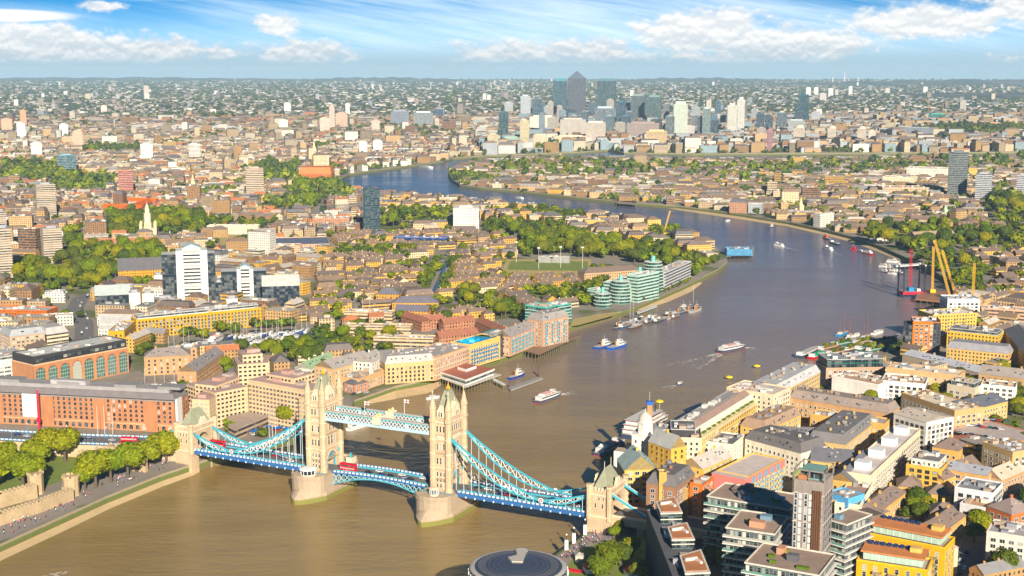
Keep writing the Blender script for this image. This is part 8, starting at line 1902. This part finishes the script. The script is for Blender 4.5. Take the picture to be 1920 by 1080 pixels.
# floodlight masts round the pitch, flagpoles by the approach
for i, (x, y) in enumerate(((968,492),(1010,504),(1051,502),(1092,503))):
    mb = MB(); mb.tube((0, 0, 0), (0, 0, 26), .3, 5, 0, (.6,.6,.6,0), r2=.18); mb.box(-1.6, 1.6, -.3, .3, 25, 26.5, 0, (.6,.6,.6,0)); o = mb.build('floodlight_mast', M_paint); o.location = (*G(x, y), ZG); tag(o, '%s floodlight mast from the left at the sports pitch' % OW[i], 'floodlight')
for i, x in enumerate((184, 197, 212)):
    mb = MB(); mb.tube((0, 0, 0), (0, 0, 22), .16, 5, 0, HW, r2=.08); o = mb.build('flagpole', M_paint); o.location = (*G(x, 822), ZG); tag(o, '%s white flagpole from the left before the brick warehouse' % OW[i], 'flagpole')
for i, x in enumerate((505, 511, 517)):
    mb = MB(); mb.tube((0, 0, 0), (0, 0, 20), .16, 5, 0, HW, r2=.08); o = mb.build('flagpole', M_paint); o.location = (*G(x, 820), ZG); tag(o, '%s white flagpole from the left on the hotel forecourt' % OW[i], 'flagpole')
# ---------------- people ----------------
def person_mesh(shirt, trouser):
    bm = bmesh.new(); sl = bm.verts.layers.skin.verify(); V_ = {k: bm.verts.new(c) for k, c in dict(p=(0,0,.95), t=(0,0,1.2), c=(0,0,1.42), n=(0,0,1.52), h=(0,-.01,1.66), sl=(-.2,0,1.4), el=(-.25,.03,1.15), wl=(-.24,-.1,.92), sr=(.2,0,1.4), er=(.25,-.04,1.15), wr=(.24,.08,.92), hl=(-.1,0,.9), kl=(-.11,-.1,.5), al=(-.11,.05,.08), fl=(-.11,-.1,.03), hr=(.1,0,.9), kr=(.11,.06,.5), ar=(.11,.2,.1), fr=(.11,.08,.03)).items()}
    for a_ in ('pt','tc','cn','nh'): bm.edges.new((V_[a_[0]], V_[a_[1]]))
    for s in 'lr':
        for a_, b_ in (('c', 's'+s), ('s'+s, 'e'+s), ('e'+s, 'w'+s), ('p', 'h'+s), ('h'+s, 'k'+s), ('k'+s, 'a'+s), ('a'+s, 'f'+s)): bm.edges.new((V_[a_], V_[b_]))
    rad = dict(p=.16, t=.15, c=.16, n=.07, h=.12, s=.09, e=.06, w=.05, k=.08, a=.06, f=.06)
    for k, v in V_.items(): q = rad['p' if k in ('hl', 'hr') else k[0]]*(.7 if k in ('hl', 'hr') else 1); v[sl].radius = (q, q); v[sl].use_root = (k == 'p')
    me = bpy.data.meshes.new('person'); bm.to_mesh(me); bm.free(); o = bpy.data.objects.new('person', me); COL.objects.link(o); o.modifiers.new('s', 'SKIN')
    dg = bpy.context.evaluated_depsgraph_get(); me2 = bpy.data.meshes.new_from_object(o.evaluated_get(dg)); bpy.data.objects.remove(o)
    me2.materials.clear(); me2.materials.append(M_paint)
    at = me2.attributes.new('col', 'FLOAT_COLOR', 'FACE'); cs = []
    for f in me2.polygons: z = f.center.z; cs += list((.45,.28,.2,1) if z > 1.5 and f.center.y < .02 else (.12,.07,.04,1) if z > 1.5 else (*shirt, 1) if z > .95 else (*trouser, 1))
    at.data.foreach_set('color', cs); me2.name = 'person'; return me2
PM = [('white shirt', person_mesh((.8,.8,.8), (.05,.06,.12))), ('red top', person_mesh((.6,.05,.05), (.1,.1,.12))), ('blue top', person_mesh((.05,.15,.5), (.3,.25,.2))), ('dark coat', person_mesh((.04,.04,.05), (.05,.05,.06))), ('pink top', person_mesh((.7,.3,.35), (.1,.12,.25)))]
def crowd(poly, n, z, where_, group, hw=None):
    W_ = [G(x, y, z) for x, y in poly] if hw is None else poly; k = 0; xs = [p[0] for p in W_]; ys = [p[1] for p in W_]
    while k < n:
        x, y = rc_.uniform(min(xs), max(xs)), rc_.uniform(min(ys), max(ys))
        if not pip(x, y, W_): continue
        nm, me = PM[k % 5]; o = bpy.data.objects.new('person', me); COL.objects.link(o); o.location = (x, y, z+.02); o.rotation_euler = (0, 0, rc_.uniform(0, 6.28)); s_ = rc_.uniform(.95, 1.08); o.scale = (s_, s_, s_)
        tag(o, 'person in a %s walking %s' % (nm, where_), 'person', group); k += 1
crowd([(0,1012),(100,967),(200,922),(300,882),(362,862),(355,848),(290,868),(190,905),(90,950),(0,990)], 110, ZG+.06, 'on the riverside lane below the castle walls', 'people on the left promenade')
crowd([(1050,1040),(1113,996),(1190,988),(1150,1008),(1090,1030),(1052,1060)], 75, ZG+.06, 'on the promenade by the round glass hall', 'people on the right promenade')
crowd([(425,818),(440,806),(560,800),(600,808),(560,818)], 30, ZG+.06, 'on the hotel terrace', 'people on the hotel terrace')
for s in (-1, 1):
    for y in (-7.6, 7.6): crowd([BL(s*55, y-1), BL(s*130, y-1), BL(s*130, y+1), BL(s*55, y+1)], 14, 14.72, 'on the footway of the %s suspended deck' % ('south' if s > 0 else 'north'), 'people on the bridge footways', True)
crowd([BL(-28, -7.4), BL(28, -7.4), BL(28, -6), BL(-28, -6)], 14, 15.2, 'on the near footway of the middle span', 'people on the bridge footways', True)
for o in list(bpy.data.objects):
    if o.parent is None and o.type in ('MESH', 'EMPTY') and not o.get('kind') and len(str(o.get('label', '')).split()) > 16: o['label'] = ' '.join(str(o['label']).split()[:16])
